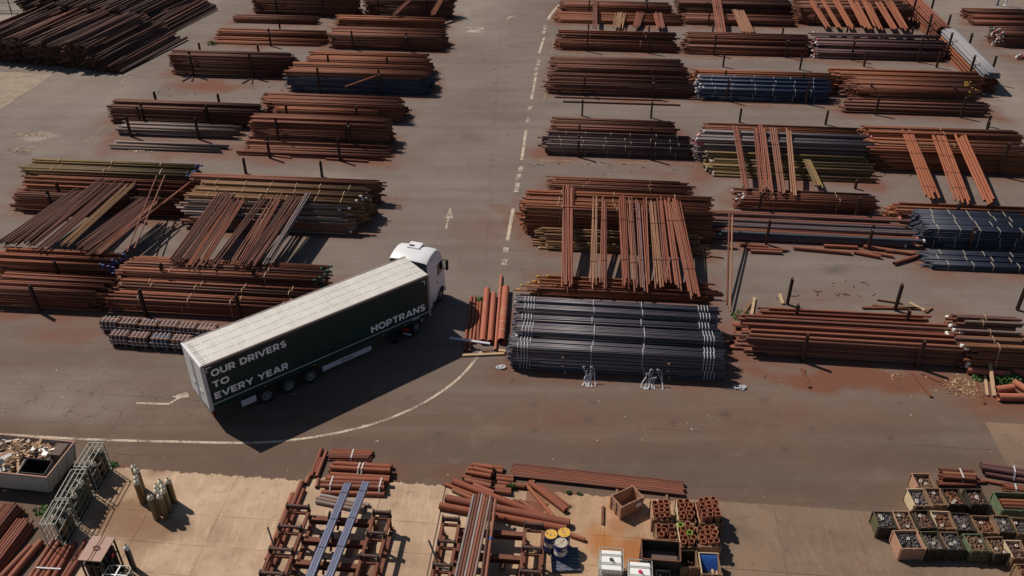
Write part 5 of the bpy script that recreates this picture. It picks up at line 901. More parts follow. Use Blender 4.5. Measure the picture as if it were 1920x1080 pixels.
mb = TB(); mb.tube((2.3, -.35, 1.0), (2.3, -.35, 3.2), .07, 10); mb.build('air_pipe', 'chassis', cab)
# roof deflector, hollow at the back
rf = [(1.98, 3.76), (2.2, 3.88), (2.6, 3.98), (3.2, 4.0), (3.62, 3.88), (4.02, 3.5), (3.6, 3.6), (2.55, 3.66), (2.03, 3.70)]
mb = TB(); k = len(rf); secs = [(-1.235, -.13), (-1.20, -.05), (-1.08, 0), (-.6, .035), (0, .05), (.6, .035), (1.08, 0), (1.20, -.05), (1.235, -.13)]
v = [(x, y, max(z + dz, 3.45) if i < 6 else z) for y, dz in secs for i, (x, z) in enumerate(rf)]; f = [(a * k + i, (a + 1) * k + i, (a + 1) * k + (i + 1) % k, a * k + (i + 1) % k) for a in range(len(secs) - 1) for i in range(k)]
f += [tuple(range(k)), tuple(range(len(v) - 1, len(v) - k - 1, -1))]
mb.add(v, f); df = mb.build('roof_deflector', 'truckwhite', cab, smooth=28)
mb = TB(); mb.box((3.3, .1, 4.07), (.7, .85, .1)); ht = mb.build('roof_hatch', 'truckwhite', cab); bv = ht.modifiers.new('bevel', 'BEVEL'); bv.width = .04; bv.segments = 2
mb = TB(); mb.box((3.15, .25, 4.135), (.16, .3, .03)); mb.build('hatch_vent', 'capdark', ht)
for yy in (-.62, -.45): mb = TB(); mb.tube((3.6, yy, 3.9), (3.6, yy, 3.97), .03, 8); mb.build('roof_light', 'capdark', cab)
for sgn in (-1, 1):
    mb = TB(); mb.add([(2.02, sgn * 1.22, .95), (2.46, sgn * 1.25, .95), (2.46, sgn * 1.25, 3.72), (2.0, sgn * 1.22, 3.66), (2.02, sgn * 1.19, .95), (2.46, sgn * 1.215, .95), (2.46, sgn * 1.215, 3.72), (2.0, sgn * 1.19, 3.66)], [(0, 1, 2, 3), (7, 6, 5, 4), (0, 3, 7, 4), (1, 5, 6, 2), (3, 2, 6, 7), (0, 4, 5, 1)])
    mb.build('side_fairing', 'truckwhite', cab)
    mb = TB(); q = [(3.32, 2.02), (4.12, 2.1), (4.22, 2.42), (4.05, 2.86), (3.34, 2.86)]
    mb.add([(x, sgn * 1.244, z) for x, z in q] + [(x, sgn * 1.236, z) for x, z in q], [tuple(range(5)), tuple(range(9, 4, -1))] + [(i, 5 + i, 5 + (i + 1) % 5, (i + 1) % 5) for i in range(5)]); mb.build('side_window', 'glass', cab)
    mb = TB(); mb.box((4.36, sgn * 1.46, 2.35), (.2, .16, .72)); mi = mb.build('mirror', 'chassis', cab); bv = mi.modifiers.new('bevel', 'BEVEL'); bv.width = .05; bv.segments = 2
    mb = TB(); mb.bar((4.3, sgn * 1.22, 2.72), (4.36, sgn * 1.42, 2.66), .05, .05); mb.bar((4.3, sgn * 1.22, 2.1), (4.36, sgn * 1.42, 2.05), .05, .05); mb.build('mirror_arm', 'chassis', mi)
    mb = TB(); mb.box((3.15, sgn * 1.243, 1.75), (.1, .012, .03)); mb.build('door_handle', 'chassis', cab)
    mb = TB()
    for k_ in range(9):
        a0, a1 = math.pi * (.05 + .85 * k_ / 9), math.pi * (.05 + .85 * (k_ + 1) / 9)
        mb.bar((3.7 + .6 * math.cos(a0), sgn * 1.24, .54 + .6 * math.sin(a0)), (3.7 + .6 * math.cos(a1), sgn * 1.24, .54 + .6 * math.sin(a1)), .06, .09)
    mb.build('wheel_arch', 'truckwhite', cab)
    mb = TB(); mb.box((1.6, sgn * 1.2, .72), (1.7, .04, .62)); mb.build('side_skirt', 'truckwhite', truck)
mb = TB(); mb.tube((3.35, -1.243, 1.62), (3.35, -1.25, 1.62), .07, 12); mb.build('tank_cap', 'chassis', cab)
mb = TB(); mb.add([(4.22, -1.1, 2.95), (4.22, 1.1, 2.95), (4.47, 1.12, 1.95), (4.47, -1.12, 1.95)], [(0, 3, 2, 1)]); mb.v = [(x + .03, y, z) for x, y, z in mb.v]; mb.build('windscreen', 'glass', cab)
mb = TB(); mb.box((4.5, 0, .48), (.1, 2.44, .3)); mb.build('front_bumper', 'chassis', cab)
for sgn in (-1, 1): mb = TB(); mb.box((4.54, sgn * 1.0, .7), (.04, .35, .16)); mb.build('headlight', 'sidegrey', cab)

# ------------------------------------------------------------ loose pipes on the ground
def loose_pipe(label, a, b, d, pal='bigpipe2', z=None, group='loose pipes on the ground', za=None, zb=None, ncap=None, name='steel_pipe', cat='pipe', wall=.88):
    a, b = Vector(a), Vector(b); a.z = za if za is not None else (z if z is not None else d / 2 + .01); b.z = zb if zb is not None else (z if z is not None else d / 2 + .01)
    v = b - a; M = frame3(v); L = v.length
    me = tubes([(-L / 2, 0, 0)], [(L / 2, 0, 0)], [d / 2], [rnd.random()], 20, wall, 'pipe', pal)
    me.polygons.foreach_set('use_smooth', [True] * len(me.polygons)); me.set_sharp_from_angle(angle=math.radians(40))
    o = link(name, me, None, (a + b) / 2); o.rotation_euler = M.to_euler()
    return tag(o, label, cat, group)
LPS = [
 ('far shaded thin pipe, leftmost beside the truck', (-2.59,45.79,0), (-2.63,42.69,0), .19, 'bigpipe2'), ('far shaded thin pipe, second beside the truck', (-2.35,45.79,0), (-2.40,42.69,0), .19, 'bigpipe2'),
 ('far shaded thin pipe, third beside the truck', (-2.14,45.14,0), (-2.20,42.64,0), .16, 'bigpipe2'), ('far shaded thin pipe touching the first wide pipe', (-1.97,45.19,0), (-2.02,42.64,0), .16, 'bigpipe2'),
 ('near thin pipe, leftmost under the grey plank', (-2.71,42.69,0), (-2.74,40.17,0), .18, 'bigpipe2'), ('near thin pipe, second under the grey plank', (-2.46,42.64,0), (-2.49,40.12,0), .19, 'bigpipe2'),
 ('near thin pipe with a sunlit top, third beside the truck', (-2.22,42.58,0), (-2.27,40.94,0), .19, 'bigpipe2'), ('near thin pipe with a sunlit top beside the first wide pipe', (-2.03,42.58,0), (-2.02,41.04,0), .18, 'bigpipe2'),
 ('wide red pipe, leftmost of the three beside the truck', (-1.59,46.40,0), (-1.73,40.89,0), .40, 'bigpipe'), ('wide red pipe, middle of the three beside the truck', (-1.15,45.91,0), (-1.29,40.88,0), .36, 'bigpipe'),
 ('long thin pipe between the wide red pipes', (-0.70,48.22,0), (-0.97,40.22,0), .18, 'bigpipe'), ('widest red pipe with pale weld rings beside the black stack', (-0.39,46.52,0), (-0.63,40.88,0), .47, 'bigpipe'),
]
for s in LPS: loose_pipe(s[0], s[1], s[2], s[3], s[4], group='pipes lying between the truck and the black stack')
wp = D.objects['steel_pipe.011'] if 'steel_pipe.011' in D.objects else None
if wp:
    for f in (-.05, .18, .33):
        mb = MB(); L = wp.dimensions.x; mb.tube((L * f, 0, 0), (L * f + .05, 0, 0), .24, 20, ri=.23); mb.build('weld_ring', 'weld', wp)
OFF = [
 ('dark offcut pipe at the left end below the blue grey pipes', (15.88,52.14,0), (17.78,51.85,0), .22), ('offcut pipe second from the left below the blue grey pipes', (16.22,51.67,0), (18.84,51.38,0), .22), ('front offcut pipe of the left trio', (16.42,51.28,0), (18.51,51.07,0), .24),
 ('long straight offcut pipe in the middle of the row', (19.48,51.70,0), (23.24,50.99,0), .27), ('offcut pipe behind the long straight one', (21.67,51.98,0), (23.92,51.76,0), .24), ('offcut pipe slanting right of the long straight one', (23.49,51.14,0), (25.08,50.49,0), .27),
 ('long offcut pipe lying across the right group', (24.39,51.90,0), (27.46,50.91,0), .25), ('short offcut pipe beneath the long slanting one', (24.77,51.05,0), (25.96,50.60,0), .24), ('thin offcut pipe at the back of the right group', (25.75,51.33,0), (27.94,51.01,0), .2), ('short offcut pipe lying apart at the right', (25.70,49.64,0), (27.62,50.56,0), .27)]
for s in OFF: loose_pipe(s[0], s[1], s[2], s[3], 'bigpipe2', group='offcut pipes below the blue grey pipes')
for s in [('wide pipe half under the mixed stack by the weeds', (25.64,38.26,0), (27.83,37.88,0), .40), ('wide pipe at the edge beneath the mixed stack', (28.13,38.40,0), (29.24,37.41,0), .40), ('wide pipe slanting to the edge below the weeds', (27.78,37.23,0), (28.52,35.98,0), .38),
          ('short wide open pipe below the weeds', (26.43,36.51,0), (27.48,36.71,0), .42), ('nearest wide pipe below the weeds', (26.32,35.94,0), (28.47,35.89,0), .42)]: loose_pipe(s[0], s[1], s[2], s[3], 'bigpipe', group='wide pipes at the right edge')
FG = [
 ('long thin far pipe at the head of the left rack row', (-9.61,32.11,0), (-9.77,30.19,0), .19), ('short pipe between the two far thin pipes', (-9.55,31.45,0), (-9.63,30.44,0), .16), ('far pipe beside the thin pipe bundle', (-9.34,31.90,0), (-9.51,30.15,0), .2),
 ('pipe stub bridging asphalt and concrete', (-9.85,30.36,0), (-9.95,29.70,0), .2), ('short pipe stub before the tied pipes', (-9.40,30.05,0), (-9.39,29.49,0), .18),
 ('long pipe crossing the concrete, middle of three', (-10.14,29.80,0), (-10.67,24.40,0), .27), ('dark red long pipe, leftmost on the concrete', (-10.43,29.02,0), (-10.74,25.19,0), .27), ('long pipe nearest the left roller rack', (-9.97,29.35,0), (-10.36,25.07,0), .2)]
for s in FG: loose_pipe(s[0], s[1], s[2], s[3], 'bigpipe2', group='pipes beside the left roller rack')
MID = [
 ('far pipe of the upper short pipe pile', (-2.09,30.89,0), (-0.43,30.71,0), .24, None), ('second pipe of the upper short pipe pile', (-2.14,30.71,0), (-0.46,30.49,0), .24, None), ('third pipe of the upper short pipe pile', (-2.26,30.46,0), (-0.87,30.24,0), .24, None),
 ('raised rear pipe of the short pipe pile', (-1.93,30.74,0), (-0.93,30.53,0), .24, .36), ('raised middle pipe of the short pipe pile', (-1.90,30.49,0), (-0.95,30.21,0), .25, .36), ('fourth pipe of the short pipe pile', (-2.40,30.14,0), (-0.99,29.82,0), .24, None), ('raised front pipe of the short pipe pile', (-2.02,30.21,0), (-1.02,29.96,0), .24, .36), ('nearest pipe of the short pipe pile', (-2.29,29.93,0), (-1.01,29.54,0), .26, None),
 ('plain small pipe right of the short pipe pile', (-0.77,30.24,0), (0.07,30.13,0), .2, None), ('small pipe marked with red paint', (-0.76,30.03,0), (0.07,29.91,0), .22, None), ('longer pipe pointing at the small weed', (-0.71,29.75,0), (0.63,29.51,0), .24, None), ('short pipe stub before the small weed', (-0.81,29.56,0), (-0.29,29.49,0), .2, None), ('small pipe below the small weed', (-0.81,29.44,0), (-0.04,29.30,0), .2, None), ('lowest small pipe below the small weed', (-0.80,29.24,0), (-0.04,29.10,0), .24, None),
 ('stub pipe crossing toward the rusty plate', (-1.86,29.62,0), (-0.86,29.10,0), .25, None), ('longest slanting pipe behind the rack pipes', (-2.85,29.82,0), (1.57,27.59,0), .33, None), ('thin slanting pipe at the concrete edge', (-3.26,29.72,0), (-1.40,28.77,0), .18, None), ('second thin slanting pipe near the concrete edge', (-2.85,29.34,0), (-1.52,28.57,0), .2, None),
 ('wide pipe passing under the right rack, rear', (-3.14,28.70,0), (2.63,27.18,0), .40, None), ('wide pipe passing under the right rack, front', (-3.39,28.27,0), (2.47,26.87,0), .34, None), ('thin pipe end sticking out behind the drums', (2.67,26.59,0), (3.28,26.32,0), .2, None),
 ('slanting pipe lying open ended on the concrete', (0.84,29.78,0), (2.50,28.00,0), .28, None), ('slanting pipe with grey worn patches', (0.68,29.68,0), (1.91,27.65,0), .2, None), ('thin dark pipe, upper of the slanting pair', (1.45,29.61,0), (2.72,28.33,0), .12, None), ('thin dark pipe, lower of the slanting pair', (1.35,29.56,0), (2.61,28.23,0), .12, None), ('short slanting pipe on the rusty plate', (0.35,28.70,0), (1.57,27.62,0), .17, None)]
for s in MID: loose_pipe(s[0], s[1], s[2], s[3], 'bigpipe2', z=s[4], group='loose pipes round the right roller rack')
SE = [('thin single pipe beside the crates, rear', (20.57,29.85,0), (22.88,29.85,0), .18), ('thin single pipe beside the crates, front', (20.53,29.68,0), (22.33,29.66,0), .2), ('thin dark pipe joining the two tied bundles', (22.46,30.06,0), (23.72,29.71,0), .16)]
for s in SE: loose_pipe(s[0], s[1], s[2], s[3], 'rustred', group='pipes beside the coupling crates')
SW = [((102,1017.5), (55,1092)), ((112,1022), (66,1090)), ((115,1033.5), (76,1092)), ((128,1027.7), (87,1090)), ((143,1022.6), (101,1092)), ((155,1017), (150,1028)), ((162,1017.5), (117,1092)), ((159,1039), (125,1092))]
SWP = [((-20.63,26.28,0), (-20.77,24.14,0), .22), ((-20.33,26.14,0), (-20.54,24.19,0), .24), ((-20.11,25.80,0), (-20.29,24.14,0), .22), ((-19.87,25.97,0), (-20.06,24.19,0), .25), ((-19.58,26.12,0), (-19.71,24.14,0), .27), ((-19.18,26.28,0), (-19.35,24.14,0), .2), ((-19.00,25.64,0), (-19.16,24.14,0), .24)]
sw = thing('pipe_bundle', 'seven wide rusty pipes tied with white tape beside the gas pack', 'pipe bundle', (-19.96,25.18,0), 0, 'tied pipes in the near corner')
for a, b_, d in SWP:
    a, b_ = Vector(a), Vector(b_); v = b_ - a; m_ = (a + b_) / 2 - sw.location; o = link('pipe', tubes([(-v.length / 2, 0, 0)], [(v.length / 2, 0, 0)], [d / 2], [rnd.random()], 20, .86, 'pipe', 'bigpipe2'), sw, m_ + Vector((0, 0, d / 2 + .01)), (0, 0, math.atan2(v.y, v.x))); o.data.polygons.foreach_set('use_smooth', [True] * len(o.data.polygons)); o.data.set_sharp_from_angle(angle=.7)
mb = MB(); a_, b_ = Vector((-20.62,24.67,0)) - sw.location, Vector((-19.51,24.58,0)) - sw.location; mb.bar(a_ + Vector((0, 0, .28)), b_ + Vector((0, 0, .30)), .07, .012); mb.build('tape', 'strapwhite', sw)
for lb, a, b_, d in (('shaded pipe left of the tied pipes, upper', (-21.12,26.20,0), (-21.57,24.14,0), .3), ('shaded pipe left of the tied pipes, lower', (-21.46,25.91,0), (-22.01,24.09,0), .3)): loose_pipe(lb, a, b_, d, 'bigpipe2', group='pipes in the near left corner')
# tied bundles of wide pipes
def tied(label, a, b, d, rows, pal, tapes, group='tied bundles of short pipes', zoff=0.0, matt='tape'):
    a, b = Vector(a), Vector(b); v = b - a; M = frame3(v); r = thing('pipe_bundle', label, 'pipe bundle', (a + b) / 2 + Vector((0, 0, zoff)), math.atan2(v.y, v.x), group); L = v.length; z = d / 2 + .01; q = random.Random(hash(label) % 999 if False else len(label) * 7)
    for j, n in enumerate(rows):
        for i in range(n):
            l = L * (1 - q.uniform(0, .07)); o = link('pipe', unit_pipe(d / 2, l, pal, 16), r, (q.uniform(-.04, .04) * L, (i - (n - 1) / 2) * d * 1.01, z), (0, 0, q.uniform(-.012, .012)))
        z += d * .87
    for f in tapes:
        mb = MB(); W = max(rows) * d / 2; Wt = rows[-1] * d / 2; mb.bar((f * L, -W - .012, d * .5), (f * L, -Wt + d * .2, z - d * .37 + .012), .07, .012); mb.bar((f * L, -Wt + d * .2, z - d * .37 + .012), (f * L + .02, Wt - d * .2, z - d * .37 + .012), .07, .012); mb.bar((f * L + .02, Wt - d * .2, z - d * .37 + .012), (f * L + .02, W + .012, d * .5), .07, .012); mb.build('tape', matt, r)
    return r
tied('flat bundle of thin dark red pipes on the asphalt edge', (-9.20,31.71,0), (-7.07,31.65,0), .105, (7, 6), 'rustred', (.06,))
tied('rear bundle of wide rusty pipes knotted with white slings', (-8.89,30.68,0), (-5.95,30.46,0), .25, (4, 2), 'bigpipe2', (-.02, .04))
tied('front bundle of wide rusty pipes with two white tapes', (-9.09,29.63,0), (-5.99,29.48,0), .23, (5, 3), 'bigpipe2', (-.36, .40))
tied('dark grey pipes slanting under the blue tubes', (-9.22,28.78,0), (-6.76,28.18,0), .2, (3,), 'steel_grey', ())
tied('six short orange pipes tied with white tape', (20.79,30.17,0), (22.44,30.03,0), .24, (3, 3), 'orange', (.08,))
tied('purple brown pipes tied with white tape at the edge', (23.04,30.66,0), (25.88,29.95,0), .26, (3, 2), 'purple', (-.02,), matt='strapwhite')
tied('small red tube bundle with white tape at the edge', (23.55,29.40,0), (25.37,28.96,0), .1, (6, 6, 5, 4), 'rustred', (-.25,), matt='strapwhite')
fl = thing('pipe_bundle', 'long flat row of thin brown pipes laid on dark timbers', 'pipe bundle', (4.11,29.99,0), math.atan2(*(Vector((8.23,29.39,0)) - Vector((-0.09,30.63,0))).yx), 'tied bundles of short pipes')
Lf = (Vector((8.23,29.39,0)) - Vector((-0.09,30.63,0))).length
for i in range(8): link('pipe', unit_pipe(.055, Lf * (1 - .01 * (i % 3)), 'rustred'), fl, (0, (i - 3.5) * .112, .16))
for x_ in (-.36, .12, .40): mb = MB(); mb.box((Lf * x_, -.15, .05), (.12, 1.3, .1)); o = mb.build('timber_bearer', 'timberdark'); o.location = fl.location; o.rotation_euler = fl.rotation_euler; tag(o, ('left', 'middle', 'right')[(-.36, .12, .40).index(x_)] + ' dark timber under the long flat row of pipes', 'timber', 'bearers under pipes')
cn = tied('pile of red square tubes at the left edge', (-23.21,28.08,0), (-23.55,25.33,0), .12, (9, 9, 8, 8, 7, 6), 'rustred', ()); cn2 = tied('lower pile of red tubes right of the edge pile', (-22.29,27.28,0), (-22.61,24.61,0), .13, (7, 7, 6, 5), 'rustred', ())
# steel rust plate, short angle post
mb = MB(); mb.plate([(0, 0), (1.7, -.3), (1.2, -1.15), (-.1, -.75)], .013, .03); o = mb.build('rusty_plate', 'rackrust'); o.location = (0.04,28.83,0); tag(o, 'dark red rusty plate flat under the slanting pipes', 'steel plate')
mb = MB(); mb.bar(Vector((4.28,28.36,0)), Vector((4.15,27.24,0)), .12, .02); mb.bar(Vector((4.31,28.36,0)) + Vector((0, 0, .05)), Vector((4.19,27.24,0)) + Vector((0, 0, .05)), .02, .12); o = mb.build('steel_angle', 'rackrust'); o.location = (0, 0, .03); tag(o, 'short rusty steel angle standing alone on the concrete', 'steel angle')
# timbers and sticks
def plank(label, a, b, wdt=.14, h=.07, mat='timberpale', za=None, zb=None, name='plank', cat='plank', group='scrap timbers'):
    a, b = Vector(a), Vector(b); a.z = h / 2 + .012 if za is None else za; b.z = h / 2 + .012 if zb is None else zb; L = (b - a).length; mb = MB(); mb.bar((-L / 2, 0, 0), (L / 2, 0, 0), wdt, h); o = mb.build(name, mat); o.location = (a + b) / 2; o.rotation_euler = frame3(b - a).to_euler(); return tag(o, label, cat, group)
plank('grey plank lying across the pipes beside the truck', (-3.65,40.99,0), (-1.28,40.32,0), .16, .05, 'sidegrey', za=.42, zb=.5)
plank('long pale plank under the ends of the wide red pipes', (-2.88,39.77,0), (-0.44,39.94,0), .18, .1); plank('short mossy timber by the wide red pipe ends', (-1.72,40.22,0), (-0.97,40.07,0), .14, .1, 'timberdark'); plank('timber chunk against the black stack corner', (-0.78,40.17,0), (-0.32,40.07,0), .2, .16)
for i, (a, b_, mt) in enumerate([((22.59,44.85,0), (25.44,44.43,0), 'timberdark'), ((23.12,45.49,0), (24.52,45.08,0), 'timberdark'), ((21.86,44.56,0), (25.30,44.49,0), 'rackrust'), ((25.02,45.08,0), (25.70,44.14,0), 'timberpale'), ((25.61,44.09,0), (26.21,44.60,0), 'timberdark'), ((17.11,46.05,0), (17.04,44.98,0), 'timberpale'), ((15.38,45.63,0), (14.59,43.21,0), 'timberpale'), ((15.13,45.27,0), (13.98,43.43,0), 'timberdark')]):
    plank(['grey timber crossing behind the right rear post', 'short dark timber behind the right rear post', 'long rusty bar behind the right rear post', 'pale timber right of the right rear post', 'dark timber tilted at the end of the wide front stack', 'pale timber left of the left rear post', 'upright pale timber between the front stacks', 'dark timber leaning between the front stacks'][i], a, b_, .17, .12, mt)
for i, (a, b_) in enumerate([((16.43,38.56,0), (16.42,36.93,0)), ((22.58,38.17,0), (22.81,36.12,0))]): plank('rusty ' + ('left', 'right')[i] + ' floor beam sticking out over the red dirt', a, b_, .16, .1, 'rackrust', name='floor_beam', cat='beam')
plank('thin rusty stick on the red dirt by the wood chips', (23.06,38.17,0), (23.86,37.33,0), .09, .06, 'rackrust'); plank('tall pale pole leaning on the mixed stack', (26.97,38.83,0), (26.24,36.16,0), .16, .14, 'timberpale', za=.75, zb=.1, name='timber_pole'); plank('short pale pole left of the leaning one', (26.59,38.07,0), (25.92,36.24,0), .13, .1, 'timberpale', name='timber_pole'); plank('thin rusty rod in the dirt by the wide pipes', (25.78,37.33,0), (25.47,35.59,0), .1, .08, 'rackrust', name='steel_rod')
plank('stray rusty pipe slanting across the stack tops', (-15.74,78.97,0), (-12.08,81.58,0), .14, .12, 'rackrust', za=1.42, zb=1.9, name='stray_bar', cat='bar')
for i, (a, b_, d) in enumerate([((4.13,79.85,0), (14.26,79.00,0), .16), ((4.84,78.70,0), (15.85,77.79,0), .16), ((-15.39,66.05,0), (-11.87,65.54,0), .18), ((-12.15,53.68,0), (-9.66,53.53,0), .12), ((-21.02,67.00,0), (-18.36,66.27,0), .15), ((13.50,50.73,0), (14.40,50.52,0), .1)]):
    loose_pipe(['far one of two thin pipes before the brown stack', 'near one of two thin pipes before the brown stack', 'single pipe on the road edge below the low striped stack', 'thin pipe lying in the shadow near the cab', 'thin pipe before the left low striped stack', 'short rod left of the offcut pipes'][i], a, b_, d, 'rust', group='thin pipes lying apart')
# ------------------------------------------------------------ short strapped bundles behind the trailer
SB = [((-23.00,40.62,0), 'first of the near row'), ((-21.77,40.44,0), 'second of the near row'), ((-20.48,40.31,0), 'third of the near row, bluish'), ((-19.25,40.16,0), 'fourth of the near row by the trailer'),
      ((-24.08,41.98,0), 'first of the far row'), ((-22.87,41.82,0), 'second of the far row'), ((-21.63,41.66,0), 'third of the far row'), ((-20.42,41.55,0), 'fourth of the far row'), ((-19.25,41.39,0), 'fifth of the far row'), ((-18.07,41.23,0), 'last of the far row at the trailer roof')]
for i, (p, w_) in enumerate(SB):
    r = thing('pipe_bundle', 'short pipe bundle netted with white straps, ' + w_, 'pipe bundle', Vector(p) + N * .35, ROW, 'short strapped pipe bundles')
    L = 1.13; d = .15; q = random.Random(40 + i); z = .22
    for j in range(5):
        n = 5 - (j % 2)
        if j in (0, 4): n = 4 if j == 0 else 4
        for k in range(n):
            pal = q.choice(('brown', 'mixrust', 'brown', 'tan')) if i != 2 or q.random() < .5 else 'blue'
            o = link('pipe', unit_pipe(d / 2, L, pal, 12), r, (q.uniform(-.03, .03), (k - (n - 1) / 2) * d, z + j * d * .87))
    for x_ in (-.38, -.13, .13, .38):
        mb = MB(); Wb = .385; zt = z + 4 * d * .87 + d / 2 + .012; Wt = 2 * d
        for (y0, z0), (y1, z1) in zip([(-Wb, .2), (-Wb, .6), (-Wt, zt), (Wt, zt), (Wb, .6)], [(-Wb, .6), (-Wt, zt), (Wt, zt), (Wb, .6), (Wb, .2)]): mb.bar((x_, y0, z0), (x_ + .01, y1, z1), .03, .012)
        mb.build('strap', 'strapwhite', r)
    for zz in (.34, .56):
        mb = MB(); mb.bar((-.58, -.4, zz), (.58, -.4, zz), .012, .03); mb.build('strap', 'strapwhite', r)
    mb = MB()
    for x_ in (-.35, .35): mb.box((x_, 0, .07), (.14, .8, .14))
    mb.build('bearers', 'timberdark', r, kind='stuff')
# white straps and slings on the black stack
rf1 = [s for s in STACKS if s['id'] == 'RF1'][0]
def sling(label, p, spread, n, seed, zmax=.4, name='lifting_sling'):
    """flat webbing loops: hung from the stack when zmax is high, else lying in a loose coil"""
    q = random.Random(seed); mb = MB()
    for k in range(n):
        pts = []; x0 = q.uniform(-spread, spread) * .5; ph = q.uniform(0, 6.28); wx, wy = q.uniform(.08, .26), q.uniform(.06, .2)
        for i in range(17):
            f = i / 16; a = ph + f * 6.28 * (1 if zmax > .5 else q.choice((1.0, 1.0)) * 1.4)
            if zmax > .5: z = max(.025, zmax * (.42 + .58 * math.cos(a)) * (.55 + .45 * (k % 3) / 2)); pts.append(Vector((x0 * 1.5 + wx * .35 * math.sin(a) + .07 * math.sin(2.3 * a + 2 * k) + (1 - z / zmax) * .3 * math.sin(5 * ph), .2 - (.38 + .3 * q.random() * (z < .1)) * (1 - z / zmax), z)))
            else: pts.append(Vector((x0 + wx * math.cos(a), wy * math.sin(a) + q.uniform(-.02, .02), .03 + .05 * (k % 4) * f)))
        for u, v in zip(pts, pts[1:]):
            if (v - u).length > .01: mb.bar(u, v, .04, .01)
    o = mb.build(name, 'slingwhite', kind='thing'); o.location = p; return tag(o, label, 'sling', 'white lifting slings')
sling('white sling heaped left of the black stack', Vector((-0.67,38.69,0)), .3, 5, 3, .25); sling('white sling hanging down the black stack face, left', Vector((4.33,37.46,0)), .5, 6, 4, .95); sling('white sling hanging down the black stack face, right', Vector((7.81,37.22,0)), .5, 6, 5, .95); sling('white sling knotted on the asphalt at the black stack end', Vector((12.54,36.94,0)), .45, 9, 6, .25)

# ------------------------------------------------------------ near left corner
def cyl(label, p, mat, top, h=1.46, r=.145, group='gas cylinders', guard=False):
    o = thing('gas_cylinder', label, 'gas cylinder', p, 0, group)
    mb = MB(); mb.lathe((0, 0, 0), [(r - .02, 0), (r, .03), (r, h - .12)], 20); mb.build('body', mat, o, smooth=40)
    mb = MB(); mb.lathe((0, 0, 0), [(r + .001, h - .121), (r * .93, h - .05), (r * .72, h + .02), (r * .4, h + .06), (.035, h + .07)], 20); mb.build('shoulder', top, o, smooth=60)
    mb = MB()
    if guard: mb.tube((0, 0, h + .05), (0, 0, h + .20), .07, 12, ri=.055)
    mb.tube((0, 0, h + .05), (0, 0, h + .16), .025, 8); mb.tube((-.04, 0, h + .13), (.07, 0, h + .13), .02, 8); mb.build('valve', 'capdark', o, smooth=40)
    return o
def base_of(q, h=1.5):
    return Vector((q[0], q[1], .012))
FC = [((-17.89,29.55,1.5), 'rear one of the left four'), ((-17.67,29.30,1.5), 'second one of the left four'), ((-17.53,28.86,1.5), 'third one of the left four'), ((-17.40,28.57,1.5), 'nearest one of the left four'),
      ((-15.97,28.65,1.5), 'rightmost one standing off the group'), ((-16.30,28.57,1.5), 'rearmost one of the right group'), ((-16.38,28.29,1.5), 'left one in the second rank'), ((-16.10,28.30,1.5), 'right one in the second rank'), ((-16.28,28.01,1.5), 'left one in the third rank'), ((-15.98,28.03,1.5), 'right one in the third rank'), ((-16.44,27.64,1.5), 'front left one of the right group'), ((-16.04,27.71,1.5), 'front right one of the right group')]
for p, w_ in FC: cyl('olive gas cylinder on the bare concrete, ' + w_, base_of(p), 'cylinderolive', 'cylindertop', group='olive gas cylinders standing on the concrete')
cyl('black and red gas cylinder with a white shoulder', base_of((-16.50,24.83,1.5)), 'capdark', 'tankwhite', 1.4, .12)
def cage(desc, a, b, c, h, ncy, seed):
    """a rear-left, b rear-right, c front-right top corners"""
    a, b, c = (Vector(q) for q in (a, b, c)); o = Vector((a.x, a.y, 0)); ux = (b - a); ux.z = 0; uy = (c - b); uy.z = 0; W, L = ux.length, uy.length
    r = thing('cylinder_cage', desc, 'cage', o, math.atan2(ux.y, ux.x), 'cylinder cages by the skip'); t_ = .032
    mb = MB()
    for x in (0, W):
        for y in (0, -L): mb.box((x, y, h / 2), (t_, t_, h))
    mb.build('posts', 'cagesteel', r, kind='stuff')
    mb = MB()
    for z, nm in ((h, 'top_frame'), (.08, 'bottom_frame')):
        mb = MB()
        for y in (0, -L): mb.bar((0, y, z), (W, y, z), t_, t_)
        for x in (0, W): mb.bar((x, 0, z), (x, -L, z), t_, t_)
        if z == h:
            for f in (.34, .67): mb.bar((W * f, 0, h - .002), (W * f, -L, h - .002), .03, .03)
        mb.build(nm, 'cagesteel', r)
    mb = MB()
    for z in (.35, .75, 1.15, 1.5):
        mb.bar((0, -L, z), (0, 0, z), .02, .02)
        if z < 1.2: mb.bar((W, -L, z), (W, 0, z), .02, .02)
    for k in range(1, 6): mb.bar((0, -L * k / 6, .1), (0, -L * k / 6, h), .02, .02)
    for z in (.35, .75, 1.15, 1.5): mb.bar((0, 0, z), (W, 0, z), .02, .02)
    mb.build('side_bars', 'cagesteel', r, kind='stuff')
    mb = MB(); mb.box((W / 2, -L / 2, .04), (W, L, .03)); mb.build('floor_plate', 'cratedark', r)
    q = random.Random(seed); k = 0; rot = Matrix.Rotation(r.rotation_euler.z, 3, 'Z')
    for j in range(int(L / .27)):
        for i in range(2):
            if k >= ncy or q.random() < .05: continue
            p = o + rot @ Vector((W * (.34 + .44 * i) + q.uniform(-.02, .02), -.16 - j * .27, .06)); hh = q.choice((1.15, 1.3, 1.35, 1.4)); k += 1
            cyl('%s gas cylinder inside the %s, %s rank %s from the rear' % (('green', 'grey green')[i], desc.split(' cage')[0] + ' cage', ('left', 'right')[i], ('first', 'second', 'third', 'fourth', 'fifth', 'sixth')[j]), p, q.choice(('cylindergreen', 'cylinderolive', 'cylindergreen')), q.choice(('cylindertop', 'cylindertop', 'cylindergreen')), hh, .13, 'gas cylinders inside the cages')
